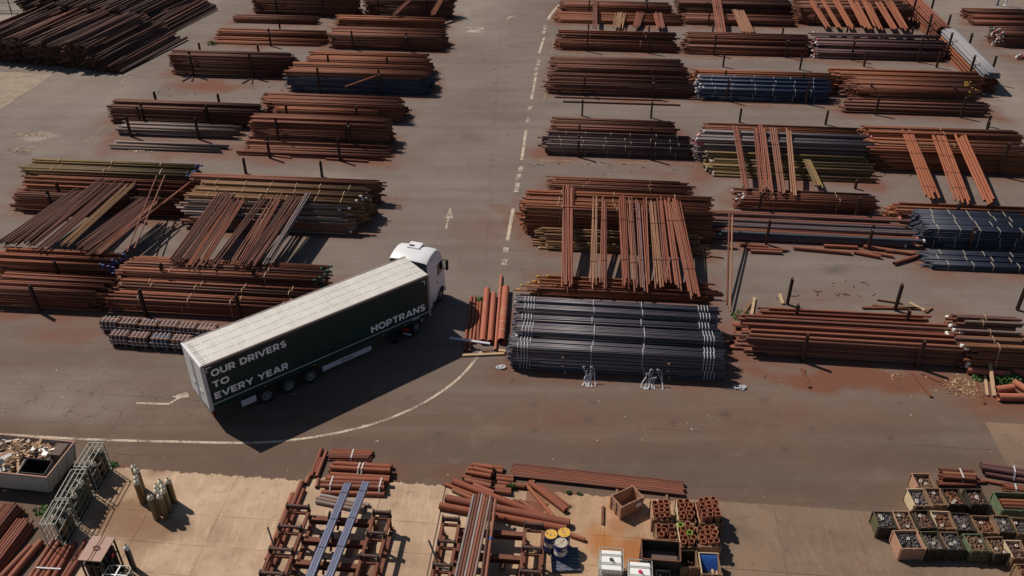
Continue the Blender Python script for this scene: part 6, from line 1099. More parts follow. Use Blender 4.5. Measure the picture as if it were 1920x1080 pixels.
cage('rear cage of pale bars beside the skip', (-20.42,30.83,1.75), (-19.72,30.80,1.75), (-19.88,29.21,1.75), 1.75, 10, 1)
cage('middle cage of pale bars beside the skip corner', (-20.52,29.04,1.75), (-19.84,29.04,1.75), (-19.77,27.28,1.75), 1.75, 10, 2)
cage('front cage of pale bars above the tied pipes', (-20.57,27.21,1.7), (-19.89,27.21,1.7), (-19.79,25.83,1.7), 1.7, 6, 3)
# gas pack with the pinkish lid
lo = Vector((-17.87,24.99,1.9)); lo.z = 0
gp = thing('gas_pack', 'gas cylinder pack under a flat pinkish lid with a lifting ring', 'gas pack', lo, ROW)
mb = MB(); mb.box((.48, -.6, 1.88), (1.0, 1.26, .05)); ld = mb.build('lid', 'lidpink', gp)
mb = MB(); mb.box((.42, -.6, 1.912), (.03, 1.24, .015)); mb.box((.54, -.6, 1.912), (.03, 1.24, .015)); mb.build('lid_rail', 'rackrust', ld)
mb = MB()
for k in range(14):
    a0, a1 = k * math.tau / 14, (k + 1) * math.tau / 14; mb.bar((.48 + .13 * math.cos(a0), -.6 + .1 * math.sin(a0), 1.95), (.48 + .13 * math.cos(a1), -.6 + .1 * math.sin(a1), 1.95), .03, .03)
mb.build('lifting_ring', 'rackrust', ld)
mb = MB()
for x in (.03, .93):
    for y in (-.03, -1.17): mb.box((x, y, .93), (.06, .06, 1.85))
mb.box((.48, -1.2, .3), (.92, .03, .08)); mb.box((.48, -1.2, 1.5), (.92, .03, .08)); mb.box((.95, -.6, .3), (.03, 1.2, .08)); mb.box((.95, -.6, 1.2), (.03, 1.2, .08)); mb.box((.48, -.6, .06), (.96, 1.2, .1)); mb.build('frame', 'darksteel', gp)
for i in range(3):
    for j in range(4): mb = MB(); mb.lathe((.18 + i * .3, -.16 - j * .29, .1), [(.12, 0), (.125, 1.35), (.06, 1.5), (.04, 1.6)], 14); mb.build('cylinder', 'darksteel', gp, smooth=40)
mb = MB(); mb.box((.972, -.45, 1.35), (.006, .18, .18)); mb.build('hazard_label', 'redlight', gp)
# round cornered wire basket below it
bk = thing('wire_basket', 'round cornered white wire basket beside the gas pack', 'basket', Vector(((-16.45,23.44,1.35)[0], (-16.45,23.44,1.35)[1], 0)), ROW)
mb = MB(); P_ = []
for cx, cy, a0 in ((.34, .3, 0), (-.34, .3, 90), (-.34, -.3, 180), (.34, -.3, 270)):
    for k in range(5): a = math.radians(a0 + k * 22.5); P_.append((cx + .16 * math.cos(a), cy + .16 * math.sin(a)))
for z in (.15, .5, .9, 1.35):
    for u, v in zip(P_, P_[1:] + P_[:1]): mb.bar((*u, z), (*v, z), .04, .04)
for u in P_[::2]: mb.bar((*u, .15), (*u, 1.35), .025, .025)
mb.build('wire_frame', 'cagesteel', bk); mb = MB(); mb.bar((0, -.46, 1.36), (0, .46, 1.36), .06, .03); mb.bar((-.5, 0, 1.355), (.5, 0, 1.355), .04, .03); mb.build('cross_bar', 'tankwhite', bk); mb = MB(); mb.box((0, 0, .12), (.98, .9, .06)); mb.box((0, 0, .7), (.7, .6, .9)); mb.build('contents', 'darksteel', bk)
# the skip full of scrap
HS_ = 1.3; k1, k2 = Vector((-21.75,28.97,1.3)), Vector((-21.44,31.29,1.3)); k1.z = k2.z = 0
ud = (k2 - k1); SW_ = ud.length; ang = math.atan2(ud.y, ud.x) - math.pi / 2
sk = thing('scrap_skip', 'white steel skip heaped with scrap wood and broken boards', 'skip', k1, ang); SL = 5.2
def wall(P, mat, name, th=.05):
    mb = MB(); P = [Vector(p) for p in P]; n_ = (P[1] - P[0]).cross(P[3] - P[0]).normalized() * th
    mb.add(P + [p + n_ for p in P], [(0, 1, 2, 3), (7, 6, 5, 4), (0, 4, 5, 1), (1, 5, 6, 2), (2, 6, 7, 3), (3, 7, 4, 0)]); return mb.build(name, mat, sk)
sk_b = .18
w1 = wall([(-SL, .12, .2), (-.28, .12, .2), (0, 0, HS_), (-SL, 0, HS_)], 'skipwhite', 'side_wall'); w2 = wall([(-.28, SW_ - .12, .2), (-SL, SW_ - .12, .2), (-SL, SW_, HS_), (0, SW_, HS_)], 'skipwhite', 'side_wall'); w3 = wall([(-.28, .12, .2), (-.28, SW_ - .12, .2), (0, SW_, HS_), (0, 0, HS_)], 'skipwhite', 'end_wall')
mb = MB(); mb.box((-SL / 2 - .1, SW_ / 2, .2), (SL - .4, SW_ - .3, .04)); mb.build('floor_plate', 'skipinside', sk)
mb = MB(); mb.bar((-SL, -.02, HS_ + .03), (.03, -.02, HS_ + .03), .07, .06); mb.bar((-SL, SW_ + .02, HS_ + .03), (.03, SW_ + .02, HS_ + .03), .07, .06); mb.bar((.0, .04, HS_ + .03), (.0, SW_ - .04, HS_ + .03), .07, .06); mb.build('rim', 'skiprust', sk)
for f in (.06, .36, .66, .94): mb = MB(); mb.bar((-.19, SW_ * f, .25), (.06, SW_ * f, HS_ - .02), .1, .06); mb.build('rib', 'skipwhite', w3)
mb = MB(); mb.bar((-.12, .2, .62), (-.12, SW_ - .2, .62), .05, .07); mb.bar((-.02, .2, .95), (-.02, SW_ - .2, .95), .05, .07); mb.build('rib', 'skipwhite', w3)
q = random.Random(12); mb = MB()
for k in range(620):
    x, y = -.9 - abs(q.gauss(0, 1.5)), q.uniform(.5, SW_ - .25); x = max(x, -SL + .2); zz = .85 + .32 * q.random() + .25 * max(0, 1 - abs(x + 2.6) / 2); R = Euler((q.uniform(-.6, .6), q.uniform(-.6, .6), q.uniform(0, 3.14))).to_matrix()
    if abs(x + .95) < .85 and abs(y - .62) < .6: continue
    mb.box((x, y, zz), (q.uniform(.15, .7), q.uniform(.05, .2), q.uniform(.015, .06)), R=R, mi=q.choice((0, 0, 1, 2, 3, 4, 1)))
o = mb.build('scrap_wood', ['timberpale', 'woodbrown', 'timberdark', 'woodpink', 'scrapwhite']); o['kind'] = 'stuff'; o.matrix_world = Matrix.Translation(k1) @ Matrix.Rotation(ang, 4, 'Z'); tag(o, 'splintered scrap wood heaped inside the white skip', 'scrap wood')
MS = Matrix.Translation(k1) @ Matrix.Rotation(ang, 4, 'Z')
def inskip(o, lb, cat):
    o.matrix_world = MS @ o.matrix_basis; return tag(o, lb, cat)
mb = MB()
for (c_, d_) in (((0, -.42, 0), (1.25, .04, .8)), ((0, .42, 0), (1.25, .04, .8)), ((-.62, 0, 0), (.04, .8, .8)), ((.62, 0, 0), (.04, .8, .8)), ((0, 0, -.38), (1.2, .8, .04))): mb.box(c_, d_)
bx = D.objects.new('discarded_cabinet', None); C.objects.link(bx); bx.location = (-.95, .62, .95); bx.rotation_euler = (.1, .05, .05); inskip(bx, 'dark discarded cabinet lying open in the skip', 'cabinet'); mb.build('carcass', 'darksteel', bx); mb = MB(); mb.box((-.78, -.1, .22), (.38, .9, .03), R=Euler((0, -.9, .1)).to_matrix()); mb.build('door', 'skipwhite', bx)
for i, (c_, d_, e_, lb) in enumerate([((-1.5, 1.75, 1.25), (.75, .3, .03), (.2, .1, .1), 'rear white board lying on the scrap'), ((-1.35, 1.5, 1.2), (.85, .22, .03), (.1, -.1, .02), 'front white board lying on the scrap'), ((-2.65, .62, 1.25), (.9, .75, .03), (.5, -.2, .5), 'large white panel tilted at the left edge'), ((-2.2, 1.95, 1.2), (.9, .18, .04), (.0, .2, -.3), 'pale board slanting near the rear rim'), ((-2.5, 1.3, 1.2), (.6, .14, .04), (.0, .1, .1), 'short pale board on the scrap pile')]):
    mb = MB(); mb.box((0, 0, 0), d_); o = mb.build('board', 'tankwhite' if i < 3 else 'timberpale'); o.location = c_; o.rotation_euler = e_; inskip(o, lb, 'board')
mb = MB(); mb.box((-.45, SW_ - .55, .85), (.5, .8, 1.0)); o = mb.build('grey_panel', 'skipinside'); inskip(o, 'grey brown panel upright in the rear skip corner', 'panel')

# ------------------------------------------------------------ roller racks
def rack(desc, lx0, lx1, rx0, rx1, y0, ys, ztop=1.0, skip=()):
    """x in metres along E from the origin, y going towards the camera along -N"""
    o = Vector((lx0[0], lx0[1], 0)); r = thing('roller_rack', desc, 'rack', o, ROW, 'steel roller racks')
    loc = lambda q: ((Vector((q[0], q[1], 0)) - o).dot(E))
    X = [0.0, loc(lx1), loc(rx0), loc(rx1)]; Ln = 6.2
    for x in X: mb = MB(); mb.box((x, -Ln / 2, ztop - .1), (.13, Ln, .16)); mb.build('rail', 'rackrust', r)
    for x in X: mb = MB(); mb.box((x + .02, -Ln / 2, .1), (.16, Ln, .16)); mb.build('floor_rail', 'rackrust', r)
    leg = MB().box((0, 0, ztop / 2 - .06), (.1, .1, ztop - .28)).mesh('leg', 'rackrust'); ear = MB().box((0, 0, .14), (.06, .2, .34)).mesh('roller_bracket', 'darksteel')
    for k, y in enumerate(ys):
        for x in X: link('leg', leg, r, (x, -y - .1, .02))
        for a, b in ((0, 1), (2, 3)):
            mb = MB(); mb.tube((X[a] - .02, -y, ztop + .16), (X[b] + .02, -y, ztop + .16), .075, 14); ro = mb.build('roller', 'roller', r, smooth=40)
            for x in (X[a], X[b]): link('roller_bracket', ear, ro, (x, -y, ztop - .06))
            mb = MB(); mb.box(((X[a] + X[b]) / 2, -y - .16, ztop - .1), (X[b] - X[a] - .14, .1, .12)); mb.build('tie_bar', 'rackrust', r)
        if k < 4:
            mb = MB(); yy = y + .28; mb.box(((X[1] + X[2]) / 2, -yy, ztop - .22), (X[2] - X[1] - .15, .24, .03)); mb.box(((X[1] + X[2]) / 2, -yy, ztop - .36), (X[2] - X[1] - .15, .03, .25)); mb.box(((X[1] + X[2]) / 2, -yy, ztop - .5), (X[2] - X[1] - .15, .24, .03)); cb = mb.build('cross_beam', 'rackrust', r)
            for f in (.36, .52): mb = MB(); x = X[1] + (X[2] - X[1]) * f; mb.bar((x - .25, -yy, .1), (x, -yy, ztop + .25), .1, .1); mb.build('stop_post', 'darksteel', cb)
    for a, b in ((0, 1), (2, 3)): mb = MB(); mb.box(((X[a] + X[b]) / 2, -.02, ztop + .02), (X[b] - X[a] - .14, .1, .12)); mb.build('end_bar', 'rackrust', r)
    mb = MB(); mb.bar((X[0] - .35, -1.6, ztop + .45), (X[0] + .25, -2.5, ztop - .15), .07, .07); mb.bar((X[0] + .2, -2.5, ztop - .15), (X[1] - .1, -2.55, ztop - .15), .07, .07); mb.build('swing_arm', 'darksteel', r)
    q = random.Random(5)
    for k in range(10):
        x = q.uniform(X[1] + .2, X[2] - .2) if k % 3 else q.choice((X[0] + .45, X[2] + .4)); mb = MB(); mb.box((0, 0, .05), (q.uniform(.14, .3), q.uniform(.7, 1.3), .09)); p = o + E * x - N * (1.0 + k * .42) + Vector((0, 0, .012)); b = mb.build('dunnage_timber', 'timberdark' if k % 2 else 'timberpale'); b.location = p; b.rotation_euler.z = ROW + q.uniform(-.2, .2); tag(b, '%s timber on the ground under the %s, number %s from the rear' % ('dark' if k % 2 else 'pale', desc.split(' with')[0].split(' carrying')[0], ('one', 'two', 'three', 'four', 'five', 'six', 'seven', 'eight', 'nine', 'ten')[k]), 'timber', 'timbers under the racks')
    return r
rack('left roller rack carrying the blue square tubes', (-10.20,27.45,1.1), (-9.21,27.39,1.1), (-6.23,27.16,1.1), (-5.48,27.10,1.1), 0, (0.05, 1.25, 2.5, 3.75, 5.0))
rack('right roller rack carrying the brown and grey pipes', (-3.09,26.72,1.1), (-2.35,26.75,1.1), (0.60,26.47,1.1), (1.39,26.41,1.1), 0, (0.05, 1.35, 2.6, 3.85, 5.1))
def onrack(label, a, b, z, items, mat, d, sq=False, wires=2):
    a, b = Vector(a), Vector(b); a.z = b.z = 0; v = b - a; L = v.length; r = thing('tube_bundle' if sq else 'pipe_bundle', label, 'tube bundle' if sq else 'pipe bundle', (a + b) / 2 + Vector((0, 0, z)), math.atan2(v.y, v.x), 'tubes lying on the roller racks'); q = random.Random(len(label))
    if sq: me = MB().box((0, 0, 0), (L, d * .95, d * .95)).mesh('tube', mat)
    for i, (y, zz, m_) in enumerate(items):
        if sq: link('tube', me, r, (q.uniform(-.06, .06), y * d * 1.14, d / 2 + zz * d))
        else: link('pipe', unit_pipe(d / 2, L * (1 - .02 * q.random()), m_, 16), r, (q.uniform(-.1, .1), y * d, d / 2 + zz * d))
    mw = max(abs(i[0]) for i in items) * d + d * .55; hz = (max(i[1] for i in items) + 1) * d
    for k in range(wires): mb = MB(); x = L * (-.4 + .8 * k / max(1, wires - 1)); mb.box((x, 0, hz + .006), (.03, mw * 2, .012)); mb.box((x, mw, hz / 2), (.03, .012, hz)); mb.box((x, -mw, hz / 2), (.03, .012, hz)); mb.build('band', 'darksteel', r)
gr = [(x, z, '') for x in (-1, 0, 1) for z in (0, 1)]
onrack('left blue square tube bundle on the left rack', (-7.62,28.56,1.2), (-8.48,22.73,1.2), 1.16, gr, 'bluetube', .1, True, 4)
onrack('right blue square tube bundle on the left rack', (-6.79,28.69,1.2), (-7.69,22.73,1.2), 1.16, gr, 'bluetube', .1, True, 4)
mixp = ['steel_grey', 'brown', 'rustred', 'steel_grey', 'bigpipe2', 'brown']
onrack('mixed brown and grey pipes on the right rack', (-1.36,27.92,1.2), (-2.03,22.85,1.2), 1.16, [(x - 3, 0 if x % 2 else .12, mixp[x % 6]) for x in range(7)], 'rust', .13, False, 0)
onrack('single brown pipe with a blue cap on the right rack', (-0.74,27.69,1.2), (-1.13,22.85,1.2), 1.16, [(0, 0, 'bigpipe2'), (-1.2, 0, 'brown')], 'rust', .14, False, 0)
pc = D.objects.new('blue_cap', MB().tube((0, 0, 0), (.14, 0, 0), .085, 14).mesh('blue_cap', 'sheetblue', 40)); C.objects.link(pc); pc.parent = [o for o in D.objects if o.get('label', '').startswith('single brown pipe with a blue cap')][0]; pc.location = (-pc.parent.children[0].dimensions.x / 2 - .14 if pc.parent.children else -2.6, .0, .07)

# ------------------------------------------------------------ drums on the pallet
pl = Vector(((2.33,25.23,0)[0], (2.33,25.23,0)[1], .012)); pa = thing('blue_pallet', 'worn blue pallet under the three drums', 'pallet', pl, ROW + .12)
for k in range(7): mb = MB(); mb.box((0, -.54 + k * .18, .135), (1.25, .15, .025)); mb.build('deck_board', 'palletblue', pa)
for k in range(3): mb = MB(); mb.box((-.55 + k * .55, 0, .06), (.12, 1.2, .12)); mb.build('bearer', 'palletblue', pa)
for k, (p, lidm, lb) in enumerate([((1.71,25.84,1.06), 'barrelyellow', 'blue and white drum with an all orange top, leftmost'), ((2.29,25.94,1.06), 'barrelyellow', 'blue and white drum with a cracked orange top, rightmost'), ((2.13,25.37,1.06), 'barrelgrey', 'blue and white drum with a greyish top, nearest')]):
    r = thing('steel_drum', lb, 'drum', (p[0], p[1], .16), rnd.uniform(0, 6), 'drums on the blue pallet')
    def dprof(z0, z1): return [(.285, z0), (.285, z1)]
    mb = MB(); mb.lathe((0, 0, 0), [(.27, 0), (.295, .0), (.295, .03), (.285, .04), (.285, .28)], 32); mb.build('lower_band', 'barrelblue', r, smooth=40)
    mb = MB(); mb.lathe((0, 0, 0), [(.285, .28), (.285, .295), (.295, .31), (.285, .325), (.285, .56)], 32); wb = mb.build('white_band', 'barrelwhite', r, smooth=40)
    mb = MB(); mb.lathe((0, 0, 0), [(.285, .56), (.285, .575), (.295, .59), (.285, .605), (.285, .86), (.296, .87), (.296, .90), (.28, .90), (.275, .875)], 32); mb.build('upper_band', 'barrelblue', r, smooth=40)
    mb = MB(); mb.lathe((0, 0, 0), [(.283, .905), (.27, .882), (.02, .882)], 32); ld = mb.build('lid', lidm, r, smooth=30)
    mb = MB(); mb.tube((.17, 0, .88), (.17, 0, .905), .03, 10); mb.tube((-.18, .03, .88), (-.18, .03, .9), .02, 8); mb.build('bung', 'capdark', ld)
    mb = MB()
    for a in (-1.9, .3, 2.3): M = Matrix.Rotation(a, 3, 'Z'); mb.box(M @ Vector((.287, 0, .72)), (.008, .16, .11), R=M)
    mb.build('paper_label', 'barrelwhite', r)
    mb = MB()
    for a in (-1.6, .6, 2.6):
        M = Matrix.Rotation(a, 3, 'Z'); mb.box(M @ Vector((.288, 0, .43)), (.006, .09, .07), R=M)
    mb.build('print_mark', 'barrelblue', wb)
    mb = MB(); mb.box((.02, .02, .895), (.12, .1, .012), rz=.5); mb.build('lid_tag', 'timberpale', ld)

# ------------------------------------------------------------ liquid tanks in cages
def tank(label, p, capm, W=1.0, Lg=1.16, H=1.15):
    r = thing('liquid_tank', label, 'liquid tank', (p[0], p[1], .012), ROW, 'white liquid tanks in cages')
    mb = MB(); mb.box((W / 2, -Lg / 2, .62), (W - .08, Lg - .08, .96)); tk = mb.build('tank', 'tankwhite', r); bv = tk.modifiers.new('bevel', 'BEVEL'); bv.width = .07; bv.segments = 3
    mb = MB()
    for f in (.27, .72): mb.box((W / 2, -Lg * f, 1.105), (W - .16, .04, .012))
    mb.box((W / 2, -Lg * .5, 1.104), (W - .2, .42, .012)); mb.build('top_ridge', 'tankwhite', tk)
    mb = MB(); mb.tube((W * .5, -Lg * .5, 1.1), (W * .5, -Lg * .5, 1.16), .085, 16); mb.build('filler_cap', capm, tk, smooth=40)
    mb = MB(); mb.tube((W * .62, -Lg * .62, 1.1), (W * .62, -Lg * .62, 1.14), .05, 12); mb.build('vent_cap', 'roller', tk, smooth=40)
    t_ = .03; mb = MB()
    for x in np.linspace(0, W, 6):
        for y in (0, -Lg): mb.box((x, y, .65), (.022, .022, 1.03))
    for y in np.linspace(0, -Lg, 7):
        for x in (0, W): mb.box((x, y, .65), (.022, .022, 1.03))
    mb.build('cage_bars', 'cagesteel', r, kind='stuff')
    mb = MB()
    for z in (.18, .5, .82, 1.17):
        mb.bar((0, 0, z), (W, 0, z), t_, t_); mb.bar((0, -Lg, z), (W, -Lg, z), t_, t_); mb.bar((0, 0, z), (0, -Lg, z), t_, t_); mb.bar((W, 0, z), (W, -Lg, z), t_, t_)
    mb.build('cage_rails', 'cagesteel', r, kind='stuff')
    for f in (.3, .68): mb = MB(); mb.bar((0, -Lg * f, 1.175), (W, -Lg * f, 1.175), .035, .025); mb.build('top_bar', 'cagesteel', r)
    mb = MB(); mb.box((W / 2, -Lg / 2, .07), (W, Lg, .12)); mb.build('base_pallet', 'cratedark', r)
tank('white caged tank with a dark round cap', (3.78,25.01,1.17), 'capdark'); tank('white caged tank with a pinkish red cap', (4.93,24.39,1.17), 'capred')

# ------------------------------------------------------------ crates
def crate(label, tl, tr, br, H, wood, wood2, fill, group, seed, name='crate', cat='crate', level=.16, tilt=(0, 0)):
    a, b, c = Vector(tl), Vector(tr), Vector(br); a.z = b.z = c.z = 0; ux = b - a; W = ux.length; uy = b - c; ang = math.atan2(ux.y, ux.x); Lg = abs(uy.dot(Vector((-math.sin(ang), math.cos(ang), 0))))
    q = random.Random(seed); r = thing(name, label, cat, Vector((a.x, a.y, .014)), ang + q.uniform(-.035, .035), group); t_ = .035; level += q.uniform(-.05, .08)
    def wallp(nm, x0, y0, x1, y1, m_):
        for k in range(4):
            z0 = .06 + (H - .06) * k / 4; z1 = .06 + (H - .06) * (k + 1) / 4 - .008; mb = MB(); jj = q.uniform(-.008, .008); d = (Vector((x1, y1, 0)) - Vector((x0, y0, 0))).length
            mb.box(((x0 + x1) / 2 + (jj if x0 == x1 else 0), (y0 + y1) / 2 + (jj if y0 == y1 else 0), (z0 + z1) / 2 + (q.uniform(-.015, .01) if k == 3 else 0)), (abs(x1 - x0) if x0 != x1 else t_, abs(y1 - y0) if y0 != y1 else t_, z1 - z0))
            mb.build('board', m_, r)
    wallp('w', 0, -t_ / 2, W, -t_ / 2, wood); wallp('w', 0, -Lg + t_ / 2, W, -Lg + t_ / 2, wood2); wallp('w', t_ / 2, -t_ - .002, t_ / 2, -Lg + t_ + .002, wood); wallp('w', W - t_ / 2, -t_ - .002, W - t_ / 2, -Lg + t_ + .002, wood2)
    for x in (.02, W / 2, W - .02): MB().box((x, -Lg - .02, H / 2 - .01), (.07, .035, H - .04)).build('batten', wood2, r)
    for y in (-.05, -Lg + .05): MB().box((-.02, y, H / 2), (.035, .08, H)).build('batten', wood2, r); MB().box((W + .02, y, H / 2), (.035, .08, H)).build('batten', wood2, r)
    mb = MB(); mb.box((W / 2, -Lg / 2, .05), (W, Lg, .03))
    for y in (-.1, -Lg / 2, -Lg + .1): mb.box((W / 2, y, .015), (W, .1, .03))
    mb.build('floor_boards', wood2, r)
    zt = H - level
    if fill == 'couplings':
        P0, P1, R_, T = [], [], [], []; V0 = []
        for k in range(190):
            p = Vector((q.uniform(.07, W - .07), q.uniform(-Lg + .07, -.07), zt - .08 + q.uniform(-.06, .10))); d_ = Vector((q.gauss(0, 1), q.gauss(0, 1), q.gauss(0, .8))).normalized() * q.uniform(.035, .06)
            P0.append(p - d_); P1.append(p + d_); R_.append(q.uniform(.04, .068)); T.append(q.random())
        link('couplings', tubes(P0, P1, R_, T, 8, .74, 'couplings', fill_mat[seed % 5]), r, kind='stuff')
        n = q.choice((1, 1, 2)); V = [Vector((q.uniform(.15, W - .15), q.uniform(-Lg + .15, -.15), zt + .05)) for _ in range(n)]
        link('bright_couplings', tubes([p - Vector((0, -.01, .02)) for p in V], [p + Vector((.0, -.02, .05)) for p in V], .07, [0.] * n, 12, .5, 'bright_couplings', 'couplingpale'), r, kind='stuff')
        mb = MB(); mb.box((W / 2, -Lg / 2, zt / 2 - .06), (W - .1, Lg - .1, zt - .16)); mb.build('filling', 'cratedark', r)
    elif isinstance(fill, list):
        for i, (x, y, top, m_) in enumerate(fill):
            h = top; me = tubes([(0, 0, .08)], [(0, 0, h)], [.135], [q.random()], 20, .82, 'pipe_piece', m_); me.polygons.foreach_set('use_smooth', [True] * len(me.polygons)); me.set_sharp_from_angle(angle=.7)
            link('pipe_piece', me, r, (x * W, -y * Lg, 0), (q.uniform(-.03, .03), q.uniform(-.03, .03), 0))
    return r, W, Lg
pipe_mat('coupling_a', [(.07, .04, .03), (.16, .075, .045), (.11, .08, .075), (.22, .12, .08), (.05, .045, .05)], amount=.3, scale=(6, 6, 6)); pipe_mat('coupling_b', [(.08, .07, .075), (.15, .12, .11), (.05, .045, .05), (.2, .19, .2), (.12, .06, .04)], amount=.3, scale=(6, 6, 6)); pipe_mat('coupling_c', [(.13, .08, .05), (.2, .12, .07), (.09, .06, .045), (.17, .09, .05)], amount=.3, scale=(6, 6, 6))
pipe_mat('coupling_d', [(.20, .08, .04), (.14, .055, .03), (.26, .12, .065), (.09, .05, .035)], amount=.3, scale=(6, 6, 6)); pipe_mat('coupling_e', [(.05, .055, .07), (.09, .095, .11), (.12, .115, .115), (.035, .035, .04), (.18, .10, .07)], amount=.2, scale=(6, 6, 6)); fill_mat = ['coupling_a', 'coupling_b', 'coupling_c', 'coupling_d', 'coupling_e']
G_ = 'crates of pipe couplings at the right'
CRS = [('pale pink crate standing alone at the rear', (19.13,29.81,0.72), (20.02,29.77,0.72), (19.91,28.86,0.72), 'woodpink', 'woodbrown', 2),
 ('pale yellow split crate, leftmost of the second row', (18.53,28.83,0.72), (19.34,28.86,0.72), (19.05,27.76,0.72), 'woodpale', 'woodbrown', 1), ('brown crate second in the second row', (19.39,28.86,0.72), (20.11,28.83,0.72), (20.02,27.79,0.72), 'woodbrown', 'woodbrown', 0), ('dark crate with two bright rings in the second row', (20.19,28.86,0.72), (20.99,28.86,0.72), (20.89,27.86,0.72), 'cratedark', 'cratedark', 3), ('dark crate of small rusty rings ending the second row', (21.25,28.83,0.72), (22.04,28.79,0.72), (21.94,27.85,0.72), 'cratedark', 'cratedark', 5),
 ('olive crate at the left end of the third row', (16.49,27.45,0.72), (17.29,27.43,0.72), (17.25,26.48,0.72), 'crateolive', 'cratedark', 4), ('pink rimmed crate second in the third row', (17.38,27.49,0.72), (18.13,27.48,0.72), (18.14,26.37,0.72), 'woodpink', 'woodbrown', 7), ('dark crate third in the third row', (18.23,27.49,0.72), (19.02,27.51,0.72), (18.96,26.46,0.72), 'cratedark', 'cratedark', 10), ('pale rimmed crate in the middle of the third row', (19.11,27.49,0.72), (19.95,27.46,0.72), (19.83,26.43,0.72), 'woodpale', 'woodbrown', 13), ('dark crate with one bright ring in the third row', (19.99,27.36,0.72), (20.77,27.33,0.72), (20.68,26.34,0.72), 'cratedark', 'cratedark', 16), ('brown crate sixth in the third row', (20.86,27.20,0.72), (21.72,27.17,0.72), (21.58,26.19,0.72), 'woodbrown', 'woodbrown', 8), ('dark brown crate seventh in the third row', (21.80,27.23,0.72), (22.55,27.19,0.72), (22.45,26.22,0.72), 'woodbrown', 'cratedark', 11), ('brown crate cut by the edge in the third row', (22.61,27.11,0.72), (23.43,27.04,0.72), (23.31,26.09,0.72), 'woodbrown', 'woodbrown', 14),
 ('salmon crate at the near left corner of the crates', (16.97,26.28,0.78), (18.04,26.28,0.78), (17.92,25.26,0.78), 'woodpink', 'woodpink', 19), ('dark olive crate second in the near row', (18.15,26.24,0.75), (18.94,26.24,0.75), (18.88,25.25,0.75), 'crateolive', 'cratedark', 6), ('dark crate third in the near row', (19.00,26.21,0.75), (19.80,26.21,0.75), (19.73,25.25,0.75), 'woodbrown', 'cratedark', 9), ('bright green crate in the near row', (20.00,26.12,0.75), (20.84,26.09,0.75), (20.78,25.13,0.75), 'crategreen', 'crateolive', 22), ('dark brown crate fifth in the near row', (20.91,25.94,0.75), (21.68,25.97,0.75), (21.61,25.02,0.75), 'woodbrown', 'cratedark', 12), ('pale rimmed crate sixth in the near row', (21.64,25.77,0.75), (22.39,25.77,0.75), (22.21,24.79,0.75), 'woodpale', 'woodbrown', 25), ('brown crate cut by the corner of the picture', (21.53,24.48,0.75), (22.38,24.48,0.75), (22.12,23.42,0.75), 'woodbrown', 'woodbrown', 28)]
for lb, tl, tr, br, m1, m2, sd in CRS: crate(lb, tl, tr, br, tl[2], m1, m2, 'couplings', G_, sd)
gc, W, Lg = crate('open green crate holding short orange pipes', (22.60,28.74,0.6), (24.13,28.63,0.6), (23.90,27.53,0.6), .6, 'crategreen', 'crategreen', None, None, 77)
for j, (z, n) in enumerate(((.16, 4), (.36, 3))):
    for i in range(n): link('pipe_piece', unit_pipe(.09, W * .8, 'orange', 14), gc, (W * .55, -.22 - i * .21 - .1 * j, z))
def ring(n, m, off=.5, mats='bigpipe2', top=.95, spec={}):
    out = []
    for j in range(m):
        for i in range(n): out.append(((i + .5 + (off if j % 2 else 0) * .5 - off * .25) / n * .86 + .07, (j + .5) / m * .9 + .05, top + .05 * ((i * 7 + j * 3) % 3), spec.get((i, j), mats)))
    return out
G2 = 'crates of upright pipe pieces'
pipe_mat('ringmat', [(.30, .11, .06), (.36, .135, .075), (.25, .095, .06)], amount=.3, scale=(2, 2, 2)); pipe_mat('ringgreenm', [(.26, .40, .06), (.3, .42, .08)], amount=.1)
crate('grey crate of twelve upright pipe pieces, rear left', (6.42,28.05,0.8), (7.28,28.03,0.8), (7.23,26.87,0.8), .8, 'woodpink', 'woodbrown', ring(3, 4, 0, 'ringmat', .86), G2, 31)
crate('pale rimmed crate of upright pipe pieces, rear middle', (7.58,28.05,0.8), (8.36,28.01,0.8), (8.23,26.75,0.8), .8, 'woodpale', 'woodbrown', ring(2, 5, .6, 'ringmat', .9), G2, 32)
crate('crate of tall upright pipe pieces, rear right', (8.43,27.95,0.8), (9.46,27.95,0.8), (9.40,26.65,0.8), .8, 'woodpink', 'woodbrown', ring(3, 5, .3, 'ringmat', 1.12), G2, 33)
crate('half empty crate with five pipe pieces behind the dark bin', (6.42,26.64,0.8), (7.30,26.60,0.8), (7.19,25.73,0.8), .8, 'woodbrown', 'woodbrown', [(.16, .2, .9, 'ringmat'), (.42, .45, .86, 'ringmat'), (.78, .25, .95, 'ringmat'), (.26, .72, .85, 'ringmat'), (.8, .72, .9, 'ringmat')], G2, 34)
crate('crate with two green rimmed pipe pieces', (7.38,26.66,0.8), (8.15,26.64,0.8), (7.95,25.34,0.8), .8, 'woodpale', 'woodbrown', [(x, y, z, 'ringgreenm' if (i, j) in ((0, 0), (1, 2)) else 'ringmat') for (i, j), (x, y, z, m_) in zip([(i, j) for j in range(5) for i in range(2)], ring(2, 5, .6, '', .92))], G2, 35)
crate('brown crate of upright pipe pieces, front right', (8.21,26.47,0.8), (9.14,26.47,0.8), (8.93,25.37,0.8), .8, 'woodbrown', 'woodpink', ring(3, 4, .3, 'ringmat', .9), G2, 36)
eb, W, Lg = crate('brown open box nearly empty with a few parts', (7.24,25.17,0.8), (8.00,25.14,0.8), (7.91,24.24,0.8), .8, 'cratedark', 'woodbrown', None, 'open boxes at the lower edge', 37)
q = random.Random(3)
